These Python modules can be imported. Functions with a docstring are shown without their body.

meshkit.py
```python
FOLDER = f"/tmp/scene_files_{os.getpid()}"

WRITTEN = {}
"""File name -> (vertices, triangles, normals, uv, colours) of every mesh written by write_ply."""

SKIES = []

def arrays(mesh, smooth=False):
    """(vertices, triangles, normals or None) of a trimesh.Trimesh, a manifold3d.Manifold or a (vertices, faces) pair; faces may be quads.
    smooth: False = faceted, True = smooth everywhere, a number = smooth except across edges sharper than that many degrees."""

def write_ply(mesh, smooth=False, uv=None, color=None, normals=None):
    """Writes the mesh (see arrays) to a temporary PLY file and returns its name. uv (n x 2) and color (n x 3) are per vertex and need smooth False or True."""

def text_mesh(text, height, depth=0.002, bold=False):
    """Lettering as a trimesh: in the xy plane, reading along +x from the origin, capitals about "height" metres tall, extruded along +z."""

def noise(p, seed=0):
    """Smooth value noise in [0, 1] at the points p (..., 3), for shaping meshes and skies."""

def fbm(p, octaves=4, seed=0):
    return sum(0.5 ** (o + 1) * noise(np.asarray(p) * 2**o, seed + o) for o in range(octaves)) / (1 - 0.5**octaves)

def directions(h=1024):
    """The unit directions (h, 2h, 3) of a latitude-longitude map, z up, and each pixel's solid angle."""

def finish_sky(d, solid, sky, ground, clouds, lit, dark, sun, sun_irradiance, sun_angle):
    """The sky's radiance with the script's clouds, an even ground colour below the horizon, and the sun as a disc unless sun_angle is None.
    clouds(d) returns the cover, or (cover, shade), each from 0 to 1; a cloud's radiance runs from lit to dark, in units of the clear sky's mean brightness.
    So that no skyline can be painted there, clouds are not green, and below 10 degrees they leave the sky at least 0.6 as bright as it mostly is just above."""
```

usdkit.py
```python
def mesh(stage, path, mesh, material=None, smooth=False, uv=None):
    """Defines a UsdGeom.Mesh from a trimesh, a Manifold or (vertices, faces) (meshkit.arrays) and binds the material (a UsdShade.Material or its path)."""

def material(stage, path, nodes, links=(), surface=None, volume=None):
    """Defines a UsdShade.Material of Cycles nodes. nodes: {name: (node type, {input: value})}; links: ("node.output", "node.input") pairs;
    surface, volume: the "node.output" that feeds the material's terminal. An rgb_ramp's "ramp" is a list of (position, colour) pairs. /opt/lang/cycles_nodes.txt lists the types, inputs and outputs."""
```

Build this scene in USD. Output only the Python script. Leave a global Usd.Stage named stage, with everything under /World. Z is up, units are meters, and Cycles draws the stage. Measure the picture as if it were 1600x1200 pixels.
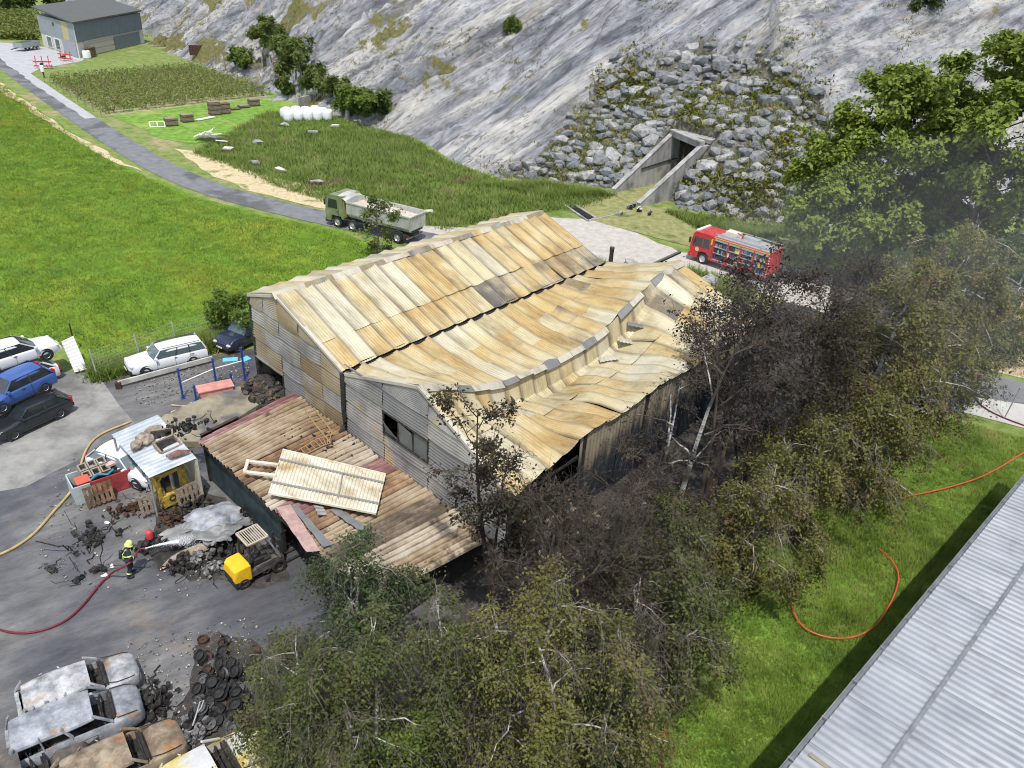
import math, random
import numpy as np, trimesh, usdkit, meshkit
import manifold3d as m3
import shapely.geometry as sg
from shapely import affinity
from pxr import Usd, UsdGeom, UsdLux, UsdShade, Gf, Sdf, Vt
stage = Usd.Stage.CreateInMemory()
UsdGeom.SetStageUpAxis(stage, 'Z'); UsdGeom.SetStageMetersPerUnit(stage, 1.0)
World = UsdGeom.Xform.Define(stage, '/World'); stage.SetDefaultPrim(World.GetPrim())
UsdGeom.Scope.Define(stage, '/World/Looks')
# ------------------------------------------------------------------ camera
CAM_F, CAM_PITCH, CAM_ROLL, CAM_H = 1200.0, math.radians(30.16), math.radians(3.75), 24.1
FWD = np.array([0, math.cos(CAM_PITCH), -math.sin(CAM_PITCH)]); _r0 = np.array([1.0, 0, 0]); _u0 = np.cross(_r0, FWD)
RIGHT = math.cos(CAM_ROLL) * _r0 + math.sin(CAM_ROLL) * _u0
UP = -math.sin(CAM_ROLL) * _r0 + math.cos(CAM_ROLL) * _u0
EYE = np.array([0, 0, CAM_H])
cam = UsdGeom.Camera.Define(stage, '/World/camera')
cam.CreateHorizontalApertureAttr(36.0); cam.CreateFocalLengthAttr(36.0 * CAM_F / 1600)
cam.CreateClippingRangeAttr(Gf.Vec2f(0.5, 5000)); cam.CreateFStopAttr(0.0)
cam.AddTransformOp().Set(Gf.Matrix4d(*RIGHT, 0, *UP, 0, *(-FWD), 0, *EYE, 1))
cam.CreateExposureAttr(0.12)
# ------------------------------------------------------------------ sun and sky
SUN_EL = math.radians(66); SUN_AZ = math.radians(174)          # azimuth = atan2(x, y) of the direction towards the sun
SUN_DIR = np.array([math.sin(SUN_AZ) * math.cos(SUN_EL), math.cos(SUN_AZ) * math.cos(SUN_EL), math.sin(SUN_EL)])
sun = UsdLux.DistantLight.Define(stage, '/World/sun')
sun.CreateIntensityAttr(1.02); sun.CreateAngleAttr(0.8); sun.CreateNormalizeAttr(True); sun.CreateColorAttr(Gf.Vec3f(1.0, 0.965, 0.90))
_z = SUN_DIR; _x = np.cross([0, 0, 1.0], _z); _x /= np.linalg.norm(_x); _y = np.cross(_z, _x)
sun.AddTransformOp().Set(Gf.Matrix4d(*_x, 0, *_y, 0, *_z, 0, *(SUN_DIR * 100), 1))
sky = UsdLux.DomeLight.Define(stage, '/World/sky'); sky.CreateIntensityAttr(1.0)
skym = usdkit.material(stage, '/World/Looks/sky_look', {
    'tc': ('texture_coordinate', {}),
    'sky': ('sky_texture', {'sky_type': 'single_scattering', 'sun_disc': False, 'sun_elevation': SUN_EL, 'sun_rotation': SUN_AZ, 'altitude': 500.0, 'air_density': 1.0, 'aerosol_density': 1.6, 'ozone_density': 1.0}),
    'n': ('noise_texture', {'scale': 2.4, 'detail': 7.0, 'roughness': 0.6}),
    'r': ('rgb_ramp', {'ramp': [(0.44, (0, 0, 0)), (0.66, (0.75, 0.75, 0.75))]}),
    'mx': ('mix_color', {'b': (11.5, 11.5, 11.8)}),
    'bg': ('background_shader', {'strength': 0.15})},
    [('tc.generated', 'n.vector'), ('n.fac', 'r.fac'), ('r.color', 'mx.fac'), ('sky.color', 'mx.a'), ('mx.result', 'bg.color')], surface='bg.background')
UsdShade.MaterialBindingAPI.Apply(sky.GetPrim()).Bind(skym)
sky.GetPrim().SetCustomDataByKey('kind', 'structure')
# ------------------------------------------------------------------ helpers
rng = np.random.default_rng(11)
_names = {}
def numbered(parent, name):
    k = f'{parent}/{name}'; n = _names.get(k, 0); _names[k] = n + 1
    return k if n == 0 else f'{k}_{n:03d}'
def tag(o, label=None, cat=None, group=None, kind=None):
    p = o.GetPrim() if hasattr(o, 'GetPrim') else o
    for k, v in (('label', label), ('category', cat), ('group', group), ('kind', kind)):
        if v: p.SetCustomDataByKey(k, v)
    return p
def thing(name, label, cat, loc=(0, 0, 0), rz=0.0, group=None, rx=0.0, ry=0.0, s=None):
    x = UsdGeom.Xform.Define(stage, numbered('/World', name)); x.AddTranslateOp().Set(Gf.Vec3d(*map(float, loc)))
    if rz: x.AddRotateZOp().Set(math.degrees(rz))
    if ry: x.AddRotateYOp().Set(math.degrees(ry))
    if rx: x.AddRotateXOp().Set(math.degrees(rx))
    if s is not None: x.AddScaleOp().Set(Gf.Vec3f(*([s] * 3 if np.ndim(s) == 0 else s)))
    return tag(x, label, cat, group)
def obj(name, mesh, m, parent=None, smooth=False, label=None, cat=None, group=None, kind=None, uv=None):
    base = '/World' if parent is None else str(parent.GetPath())
    if isinstance(mesh, MB): mesh = mesh.get()
    o = usdkit.mesh(stage, numbered(base, name), mesh, m, smooth=smooth, uv=uv)
    o.CreateDoubleSidedAttr(True)
    return tag(o, label, cat, group, kind)
def copy_of(src, label, loc, rz=0.0, s=None, group=None, rx=0.0, ry=0.0):
    was = src.GetCustomData(); nm = src.GetName(); nm = nm[:-4] if nm[-4:-3] == '_' and nm[-3:].isdigit() else nm
    r = thing(nm, label or was.get('label'), was.get('category'), loc, rz, group or was.get('group'), rx, ry, s)
    r.GetReferences().AddInternalReference(src.GetPath()); r.SetInstanceable(True)
    return r
def rotz(a): c, s = math.cos(a), math.sin(a); return np.array([[c, -s, 0], [s, c, 0], [0, 0, 1.0]])
def rotx(a): c, s = math.cos(a), math.sin(a); return np.array([[1.0, 0, 0], [0, c, -s], [0, s, c]])
def roty(a): c, s = math.cos(a), math.sin(a); return np.array([[c, 0, s], [0, 1.0, 0], [-s, 0, c]])
_BOXF = np.array([[0, 2, 3], [0, 3, 1], [4, 5, 7], [4, 7, 6], [0, 1, 5], [0, 5, 4], [2, 6, 7], [2, 7, 3], [0, 4, 6], [0, 6, 2], [1, 3, 7], [1, 7, 5]])
class MB:
    """collects shapes into one mesh"""
    def __init__(self): self.v, self.f, self.n = [], [], 0
    def add(self, v, f):
        v = np.asarray(v, float); f = np.asarray(f, int)
        if f.shape[1] == 4: f = np.vstack([f[:, [0, 1, 2]], f[:, [0, 2, 3]]])
        self.v.append(v); self.f.append(f + self.n); self.n += len(v); return self
    def box(self, c, s, r=None):
        v = np.array([[x, y, z] for x in (-.5, .5) for y in (-.5, .5) for z in (-.5, .5)]) * s
        if r is not None: v = v @ np.asarray(r).T
        return self.add(v + np.asarray(c, float), _BOXF)
    def bar(self, a, b, w, h=None, up=(0, 0, 1.0)):
        a = np.asarray(a, float); b = np.asarray(b, float); d = b - a; L = np.linalg.norm(d); d = d / L; u = np.asarray(up, float)
        if abs(d @ u) > .98: u = np.array([1.0, 0, 0])
        s = np.cross(u, d); s /= np.linalg.norm(s); u = np.cross(d, s)
        return self.box((a + b) / 2, (L, w, h or w), np.stack([d, s, u], 1))
    def tube(self, p, r, sides=6, caps=True):
        p = np.asarray(p, float); n = len(p); t = np.gradient(p, axis=0); t /= np.linalg.norm(t, axis=1, keepdims=True) + 1e-12
        a = np.cross(t, np.where(np.abs(t[:, 2:]) < .9, [0, 0, 1.0], [1.0, 0, 0])); a /= np.linalg.norm(a, axis=1, keepdims=True) + 1e-12; b = np.cross(t, a)
        g = np.arange(sides) * 2 * np.pi / sides
        v = p[:, None] + np.broadcast_to(r, (n,))[:, None, None] * (np.cos(g)[None, :, None] * a[:, None] + np.sin(g)[None, :, None] * b[:, None])
        i, j = np.meshgrid(np.arange(n - 1), np.arange(sides), indexing='ij')
        q = np.stack([i * sides + j, i * sides + (j + 1) % sides, (i + 1) * sides + (j + 1) % sides, (i + 1) * sides + j], -1).reshape(-1, 4)
        self.add(v.reshape(-1, 3), q)
        if caps:
            for e in (0, n - 1):
                ring = v[e]; self.add(np.vstack([ring, p[e]]), [[k, (k + 1) % sides, sides] for k in range(sides)])
        return self
    def cyl(self, a, b, r, sides=12): return self.tube([a, b], r, sides)
    def grid(self, P):
        P = np.asarray(P, float); n, m = P.shape[:2]; i, j = np.meshgrid(np.arange(n - 1), np.arange(m - 1), indexing='ij')
        return self.add(P.reshape(-1, 3), np.stack([i * m + j, (i + 1) * m + j, (i + 1) * m + j + 1, i * m + j + 1], -1).reshape(-1, 4))
    def lathe(self, prof, sides=16, c=(0, 0, 0), r=None):
        """profile of (radius, height), about z"""
        g = np.arange(sides + 1) * 2 * np.pi / sides; prof = np.asarray(prof, float)
        P = np.stack([prof[:, :1] * np.cos(g), prof[:, :1] * np.sin(g), np.repeat(prof[:, 1:], sides + 1, 1)], -1)
        if r is not None: P = P @ np.asarray(r).T
        return self.grid(P + np.asarray(c, float))
    def tm(self, m, M=None):
        v = np.array(m.vertices)
        if M is not None: v = v @ M[:3, :3].T + M[:3, 3]
        return self.add(v, m.faces)
    def prism(self, poly, z0, z1, M=None):
        m = trimesh.creation.extrude_polygon(sg.Polygon(poly) if not isinstance(poly, sg.Polygon) else poly, z1 - z0, engine='earcut')
        v = np.array(m.vertices) + [0, 0, z0]
        if M is not None: v = v @ np.asarray(M)[:3, :3].T + (np.asarray(M)[:3, 3] if np.shape(M)[1] == 4 else 0)
        return self.add(v, m.faces)
    def get(self):
        return (np.vstack(self.v), np.vstack(self.f)) if self.v else (np.zeros((3, 3)), np.array([[0, 1, 2]]))
def ray(px, py): return (px - 800) / CAM_F * RIGHT - (py - 600) / CAM_F * UP + FWD
def G(px, py, z=0.0):
    """the point at height z that the photograph shows at this pixel"""
    d = ray(px, py); return EYE + d * ((z - CAM_H) / d[2])
def heading(p, q): return math.atan2(q[1] - p[1], q[0] - p[0])
def poly_mesh(pts, z=0.0, rough=0.0, step=None, seed=0, hole=None):
    """flat sheet with an uneven edge"""
    pts = np.asarray([p[:2] for p in pts], float)
    if step:
        out = []
        for a, b in zip(pts, np.roll(pts, -1, 0)):
            k = max(1, int(np.linalg.norm(b - a) / step)); out += [a + (b - a) * t for t in np.arange(k) / k]
        pts = np.array(out)
        if rough:
            q = np.c_[pts * .45, np.zeros(len(pts))]; pts = pts + rough * 2 * np.stack([meshkit.fbm(q + 5, 3, seed) - .5, meshkit.fbm(q + 90, 3, seed + 7) - .5], 1)
    pg = sg.Polygon(pts).buffer(0)
    if pg.geom_type != 'Polygon': pg = max(pg.geoms, key=lambda g: g.area)
    v, f = trimesh.creation.triangulate_polygon(pg, engine='earcut')
    return np.c_[v, np.full(len(v), z)], f
def smooth_line(pts, n=60):
    from scipy.interpolate import CubicSpline
    pts = np.asarray(pts, float); d = np.r_[0, np.cumsum(np.linalg.norm(np.diff(pts, axis=0), axis=1))]
    return CubicSpline(d, pts)(np.linspace(0, d[-1], n))
# ------------------------------------------------------------------ materials
def pm(name, ramp, scale=2.0, rough=.8, bump=0.0, bscale=None, metal=0.0, spec=.4, detail=6.0, nrough=.6, local=False, stretch=None, axes=None, island=0.0, ramp2=None, scale2=.3, mask2=(.45, .6), ramp3=None, scale3=1.0, mask3=(.5, .6), trans=0.0, coat=0.0, bdist=.05, wet=None, lap=None):
    """colour from a noise ramp, broken up by up to two more ramps in patches; relief from another noise"""
    N = {'g': ('geometry', {}), 't': ('texture_coordinate', {}), 'n': ('noise_texture', {'scale': scale, 'detail': detail, 'roughness': nrough}), 'r': ('rgb_ramp', {'ramp': ramp}),
         'p': ('principled_bsdf', {'roughness': rough, 'metallic': metal, 'specular_ior_level': spec, 'coat_weight': coat})}
    src = 't.object' if local else 'g.position'; L = []
    if axes is not None:
        for k, a in zip('xyz', axes):
            N['d' + k] = ('vector_math', {'math_type': 'dot_product', 'vector2': a}); L.append((src, f'd{k}.vector1'))
        N['cx'] = ('combine_xyz', {}); L += [(f'd{k}.value', f'cx.{k}') for k in 'xyz']; vec = 'cx.vector'
    elif stretch is not None:
        N['m'] = ('mapping', {'scale': stretch}); L.append((src, 'm.vector')); vec = 'm.vector'
    else: vec = src
    L += [(vec, 'n.vector'), ('n.fac', 'r.fac')]; col = 'r.color'
    for k, rp, sc, mk in (('2', ramp2, scale2, mask2), ('3', ramp3, scale3, mask3)):
        if rp is None: continue
        N['a' + k] = ('noise_texture', {'scale': sc, 'detail': 5.0, 'roughness': .6}); N['k' + k] = ('rgb_ramp', {'ramp': [(mk[0], (0, 0, 0)), (mk[1], (1, 1, 1))]})
        N['o' + k] = ('vector_math', {'math_type': 'add', 'vector2': (17.3 * int(k), 5.1, 9.7)}); N['r' + k] = ('rgb_ramp', {'ramp': rp}); N['x' + k] = ('mix_color', {})
        L += [(src, f'o{k}.vector1'), (f'o{k}.vector', f'a{k}.vector'), (f'a{k}.fac', f'k{k}.fac'), ('n.fac', f'r{k}.fac'), (f'k{k}.color', f'x{k}.fac'), (col, f'x{k}.a'), (f'r{k}.color', f'x{k}.b')]; col = f'x{k}.result'
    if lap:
        # scorch plus shading painted in along each sheet overlap, its edge broken by noise
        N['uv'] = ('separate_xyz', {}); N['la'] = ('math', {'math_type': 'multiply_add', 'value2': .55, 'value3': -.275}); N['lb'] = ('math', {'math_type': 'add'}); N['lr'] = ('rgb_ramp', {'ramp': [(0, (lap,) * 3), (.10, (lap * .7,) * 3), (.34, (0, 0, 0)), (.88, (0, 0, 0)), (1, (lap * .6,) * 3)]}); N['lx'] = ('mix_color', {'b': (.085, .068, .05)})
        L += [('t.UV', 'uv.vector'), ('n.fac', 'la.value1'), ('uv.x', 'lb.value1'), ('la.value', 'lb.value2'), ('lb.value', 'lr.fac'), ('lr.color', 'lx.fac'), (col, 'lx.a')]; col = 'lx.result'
    if wet:
        N['wr'] = ('map_range', {'from_min': 0.0, 'from_max': 1.0, 'to_min': rough, 'to_max': wet}); L += [('k2.color', 'wr.value'), ('wr.result', 'p.roughness')]
    if island:
        N['h'] = ('hsv', {}); N['mr'] = ('map_range', {'from_min': 0.0, 'from_max': 1.0, 'to_min': 1 - island, 'to_max': 1 + island}); N['mh'] = ('map_range', {'from_min': 0.0, 'from_max': 1.0, 'to_min': .5 - island * .06, 'to_max': .5 + island * .06})
        L += [('g.random_per_island', 'mr.value'), ('mr.result', 'h.value'), ('g.random_per_island', 'mh.value'), ('mh.result', 'h.hue'), (col, 'h.color')]; col = 'h.color'
    L.append((col, 'p.base_color'))
    if bump:
        N['b'] = ('noise_texture', {'scale': bscale or scale * 4, 'detail': 4.0, 'roughness': .65}); N['bp'] = ('bump', {'strength': bump, 'distance': bdist})
        L += [(vec if axes is not None or stretch is not None else src, 'b.vector'), ('b.fac', 'bp.height'), ('bp.normal', 'p.normal')]
    surf = 'p.BSDF'
    if trans:
        N['tl'] = ('translucent_bsdf', {}); N['mc'] = ('mix_closure', {'fac': trans}); L += [(col, 'tl.color'), ('p.BSDF', 'mc.closure1'), ('tl.BSDF', 'mc.closure2')]; surf = 'mc.closure'
    return usdkit.material(stage, f'/World/Looks/{name}', N, L, surface=surf)
def flat(name, c, rough=.5, metal=0.0, var=.12, scale=6.0, bump=0.0, **k):
    c = np.array(c, float); return pm(name, [(.3, tuple(c * (1 - var))), (.7, tuple(np.minimum(c * (1 + var), 1)))], scale, rough, bump, metal=metal, **k)
def glass_mat(name, tint=(.85, .9, .9), dark=0.0):
    return usdkit.material(stage, f'/World/Looks/{name}', {'f': ('fresnel', {'IOR': 1.5}), 't': ('transparent_bsdf', {'color': tint}), 'g': ('glossy_bsdf', {'color': (.9, .95, 1), 'roughness': .03}), 'm': ('mix_closure', {})},
        [('f.fac', 'm.fac'), ('t.BSDF', 'm.closure1'), ('g.BSDF', 'm.closure2')], surface='m.closure')
# ================================================================== terrain and ground
FOOT = np.array([(-190, 262), (-130, 240), (-100, 205), (-84, 178), (-74, 166), (-60, 151), (-49, 135), (-40, 124), (-30, 117.5), (-23, 111), (-15, 105.5), (-9, 95.5), (-3, 89.3), (3, 86.5), (10, 85.3), (16, 80.5), (22, 77.5), (29, 76.2), (36, 79), (46, 84), (60, 87), (90, 90), (130, 96)], float)
FOOT = smooth_line(FOOT, 220)
def foot_dist(x, y):
    """signed distance behind the foot of the slope, and how far along it"""
    x = np.asarray(x, float); y = np.asarray(y, float); best = np.full(x.shape, 1e9); along = np.zeros(x.shape); side = np.zeros(x.shape); s0 = 0.0
    for a, b in zip(FOOT[:-1], FOOT[1:]):
        d = b - a; L = np.hypot(*d); t = np.clip(((x - a[0]) * d[0] + (y - a[1]) * d[1]) / L ** 2, 0, 1)
        qx = x - a[0] - t * d[0]; qy = y - a[1] - t * d[1]; q = np.hypot(qx, qy); m = q < best
        best = np.where(m, q, best); along = np.where(m, s0 + t * L, along); side = np.where(m, np.sign(d[0] * qy - d[1] * qx), side); s0 += L
    return best * side, along
RIP = [G(848, 292), G(960, 304), G(1006, 318), G(1062, 338), G(1170, 350), G(1235, 352)]
L1 = np.array([.80, .36, .48]); L1 /= np.linalg.norm(L1); NS = np.array([.05, -.58, .81]); NS -= (NS @ L1) * L1; NS /= np.linalg.norm(NS); L2 = np.cross(NS, L1)
PX0 = G(960, 302); PAX = np.array([.7176, .6964, 0]); PN = np.array([PAX[1], -PAX[0], 0])      # the culvert's axis
# the apron of blasted stone: a fan over the smooth slab, its outline on the plan
RIPX = np.array([-2.5, 2, 10, 19.5, 27, 33, 37, 41]); RIPT = np.array([0.0, 5, 15.5, 24.5, 21, 14, 6, 0.0])
def rip_t(x): return np.interp(x, RIPX, RIPT, left=0, right=0)
def terrain(x, y):
    x = np.asarray(x, float); y = np.asarray(y, float); d, s = foot_dist(x, y)
    sl = .80 + .10 * np.sin(s * .045) - .12 * np.clip((-30 - x) / 30, 0, 1)
    dd = np.maximum(d, 0); h = sl * dd
    h = h - .25 * sl * 4 * (1 - np.exp(-dd / 4))
    left = np.clip((4 - x) / 26, 0, 1)
    P = np.stack([x, y, h], -1); e = np.stack([P @ L1 * .055, P @ L2 * .42, P @ NS * .25], -1)
    r1 = 1 - 2 * np.abs(meshkit.fbm(e * [1, .7, 1] + 40, 5, 3) - .5); r2 = meshkit.fbm(e * [3, 2.6, 1] + 80, 3, 9)
    rel = (r1 ** 3 * 1.5 - .9) * (.34 + 1.1 * left) + (r2 - .5) * (.35 + .65 * left)
    b = meshkit.fbm(np.stack([x * .05, y * .05, 0 * x], -1) + 7, 3, 21) - .5
    ledge = np.floor(meshkit.fbm(e * 1.1 + 11, 3, 33) * 8) / 8 - .5
    crk = meshkit.fbm(np.stack([P @ L1 * .25, P @ L2 * 1.3, P @ NS], -1) + 60, 2, 5) - .5
    slabs = np.abs(((P @ L2) * .16 + 1.3 * meshkit.fbm(np.stack([P @ L1 * .035, P @ L2 * .1, 0 * x], -1) + 3, 3, 51)) % 1.0 - .5)
    h = h + (rel + (slabs - .25) * (.8 + 2.8 * left) + b * 7 * left + b * 1.6 + ledge * (1.3 + 5.0 * left) + crk * (.22 + .9 * left)) * np.clip(dd / 3.0, 0, 1)
    rip = rip_t(x); dy = y - np.interp(x, FOOT[:, 0], FOOT[:, 1]); inrip = np.clip((rip + .5 - dy) / 3.5, 0, 1) * (d > -1) * (rip > 0); inrip = inrip ** .6
    hr = dd * .585 + .9 * np.clip(dd / 2, 0, 1)
    h = h * (1 - inrip) + np.minimum(h + .4, np.maximum(hr, 0)) * inrip if False else h * (1 - inrip) + (np.minimum(dd * .60, 5.4 + (dd - 9) * .85) + .1) * inrip
    rx = x - PX0[0]; ry = y - PX0[1]; n_ = rx * PN[0] + ry * PN[1]; a_ = rx * PAX[0] + ry * PAX[1]
    h = np.where((n_ > -.35) & (n_ < 4.85) & (a_ < 10.9) & (a_ > -3), -.4, h)
    return np.where(d > 0, h, np.maximum(-.6, d * .25))
def T1(p): return float(terrain(np.array([p[0]]), np.array([p[1]]))[0])
def hit(px, py, extra=0.0):
    """first point of the hillside (or the valley floor) that a pixel of the photograph shows"""
    d = ray(px, py); t = np.arange(20, 330, .25); Q = EYE + t[:, None] * d
    hh = np.maximum(terrain(Q[:, 0], Q[:, 1]), 0) + extra; k = np.argmax(Q[:, 2] <= hh)
    return Q[k] * [1, 1, 0] + [0, 0, hh[k]]
def rock_material():
    N = {'g': ('geometry', {}), 'p': ('principled_bsdf', {'roughness': .85, 'specular_ior_level': .3}), 'bp': ('bump', {'strength': .6, 'distance': .4}), 'bp2': ('bump', {'strength': .8, 'distance': .12})}; L = []
    def coords(tag_, k1, k2, k3):
        for c, a in zip('xyz', (L1 * k1, L2 * k2, NS * k3)): N[tag_ + c] = ('vector_math', {'math_type': 'dot_product', 'vector2': tuple(a)}); L.append(('g.position', f'{tag_}{c}.vector1'))
        N[tag_] = ('combine_xyz', {}); L.extend((f'{tag_}{c}.value', f'{tag_}.{c}') for c in 'xyz'); return f'{tag_}.vector'
    def noise(n, vec, sc, det, ro, dist=0.0, **k): N[n] = ('noise_texture', {'scale': sc, 'detail': det, 'roughness': ro, 'distortion': dist, **k}); L.append((vec, n + '.vector'))
    def ramp(n, src, st): N[n] = ('rgb_ramp', {'ramp': st}); L.append((src, n + '.fac'))
    def mix(n, f, a, b): N[n] = ('mix_color', {}); L.extend([(f, n + '.fac'), (a, n + '.a') , (b, n + '.b')])
    c1 = coords('c', .30, .62, .5); c2 = coords('e', .13, .95, .4); c3 = coords('f', .05, .22, .2)
    noise('n1', c1, 1.0, 10, .70, .6); noise('n2', c2, 1.0, 8, .66, .4); noise('n3', c3, 1.0, 5, .6); noise('n4', 'g.position', 1.6, 8, .75)
    ramp('r1', 'n1.fac', [(.30, (.10, .105, .12)), (.44, (.20, .205, .225)), (.56, (.285, .29, .31)), (.74, (.39, .392, .40))])
    ramp('r2', 'n1.fac', [(.30, (.22, .215, .205)), (.5, (.36, .352, .335)), (.74, (.48, .465, .43))])
    ramp('k3', 'n3.fac', [(.46, (0, 0, 0)), (.60, (1, 1, 1))]); mix('m0', 'k3.color', 'r1.color', 'r2.color')
    c7 = coords('v', .05, .42, .3); noise('n7', c7, 1.0, 7, .68, .5); ramp('r7', 'n7.fac', [(.36, (.30, .31, .345)), (.45, (.70, .71, .74)), (.54, (1.0, 1.0, 1.0)), (.70, (1.22, 1.20, 1.16))]); N['m1'] = ('mix_color', {'blend_type': 'multiply', 'fac': 1.0, 'use_clamp': False}); L.extend([('m0.result', 'm1.a'), ('r7.color', 'm1.b')])
    # open joints along the bedding: thin dark lines where the noise crosses its middle
    N['cr'] = ('math', {'math_type': 'subtract', 'value2': .5}); N['ab'] = ('math', {'math_type': 'absolute'}); L += [('n2.fac', 'cr.value1'), ('cr.value', 'ab.value1')]
    ramp('k2', 'ab.value', [(.0, (1, 1, 1)), (.013, (.75, .75, .75)), (.030, (0, 0, 0))]); ramp('d', 'n4.fac', [(.3, (.03, .03, .032)), (.7, (.10, .098, .09))]); N['jm'] = ('mix_color', {'blend_type': 'multiply', 'fac': 1.0}); ramp('k4', 'n4.fac', [(.42, (0, 0, 0)), (.56, (1, 1, 1))]); L.extend([('k2.color', 'jm.a'), ('k4.color', 'jm.b')]); mix('m2', 'jm.result', 'm1.result', 'd.color')
    # ochre staining and thin turf in patches
    noise('n5', c3, 2.6, 6, .66); ramp('k5', 'n5.fac', [(.57, (0, 0, 0)), (.72, (.55, .55, .55))]); ramp('o', 'n4.fac', [(.3, (.26, .21, .14)), (.7, (.46, .39, .28))]); mix('m3', 'k5.color', 'm2.result', 'o.color')
    noise('n6', 'g.position', .11, 7, .68); N['sx'] = ('separate_xyz', {}); N['lf'] = ('map_range', {'from_min': 5.0, 'from_max': -60.0, 'to_min': -.075, 'to_max': .055, 'clamp': True}); N['ad'] = ('math', {'math_type': 'add'}); L += [('g.position', 'sx.vector'), ('sx.x', 'lf.value'), ('n6.fac', 'ad.value1'), ('lf.result', 'ad.value2')]
    ramp('k6', 'ad.value', [(.565, (0, 0, 0)), (.60, (1, 1, 1))]); ramp('t', 'n4.fac', [(.3, (.055, .065, .018)), (.5, (.12, .115, .04)), (.7, (.20, .17, .085))]); mix('m4', 'k6.color', 'm3.result', 't.color')
    L.extend([('m4.result', 'p.base_color'), ('n1.fac', 'bp.height'), ('n4.fac', 'bp2.height'), ('bp.normal', 'bp2.normal'), ('bp2.normal', 'p.normal')])
    return usdkit.material(stage, '/World/Looks/rock_look', N, L, surface='p.BSDF')
rock_m = rock_material()
gx = np.arange(-150, 84.1, .5); gy = np.arange(70, 262, .5); X, Y = np.meshgrid(gx, gy, indexing='ij'); D, _ = foot_dist(X, Y); Z = terrain(X, Y)
keep = (D > -1.2) & (Z < 27); idx = -np.ones(X.shape, int)
q = np.stack(np.meshgrid(np.arange(len(gx) - 1), np.arange(len(gy) - 1), indexing='ij'), -1).reshape(-1, 2)
ok = keep[q[:, 0], q[:, 1]] & keep[q[:, 0] + 1, q[:, 1]] & keep[q[:, 0], q[:, 1] + 1] & keep[q[:, 0] + 1, q[:, 1] + 1]; q = q[ok]; W_ = len(gy)
f4 = np.stack([q[:, 0] * W_ + q[:, 1], (q[:, 0] + 1) * W_ + q[:, 1], (q[:, 0] + 1) * W_ + q[:, 1] + 1, q[:, 0] * W_ + q[:, 1] + 1], 1)
V_t = np.stack([X, Y, Z], -1).reshape(-1, 3); Dm = (Y - np.interp(X, FOOT[:, 0], FOOT[:, 1])).reshape(-1)[f4].mean(1); Xm = X.reshape(-1)[f4].mean(1); isap = (Dm < rip_t(Xm) - .2 + 2.4 * (meshkit.fbm(np.stack([Xm * .5, Dm * .5, 0 * Xm], -1), 2, 5) - .5)) & (rip_t(Xm) > .5)
apron_m = pm('apron_soil_look', [(.3, (.045, .045, .03)), (.5, (.11, .105, .08)), (.7, (.22, .21, .18))], 1.2, .95, .8, 6, bdist=.1)
for nm, ff, mm in (('rock_hillside', f4[~isap], rock_m), ('stone_apron', f4[isap], apron_m)):
    used, inv = np.unique(ff, return_inverse=True); obj(nm, (V_t[used], inv.reshape(-1, 4)), mm, smooth=True, kind='structure')
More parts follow.
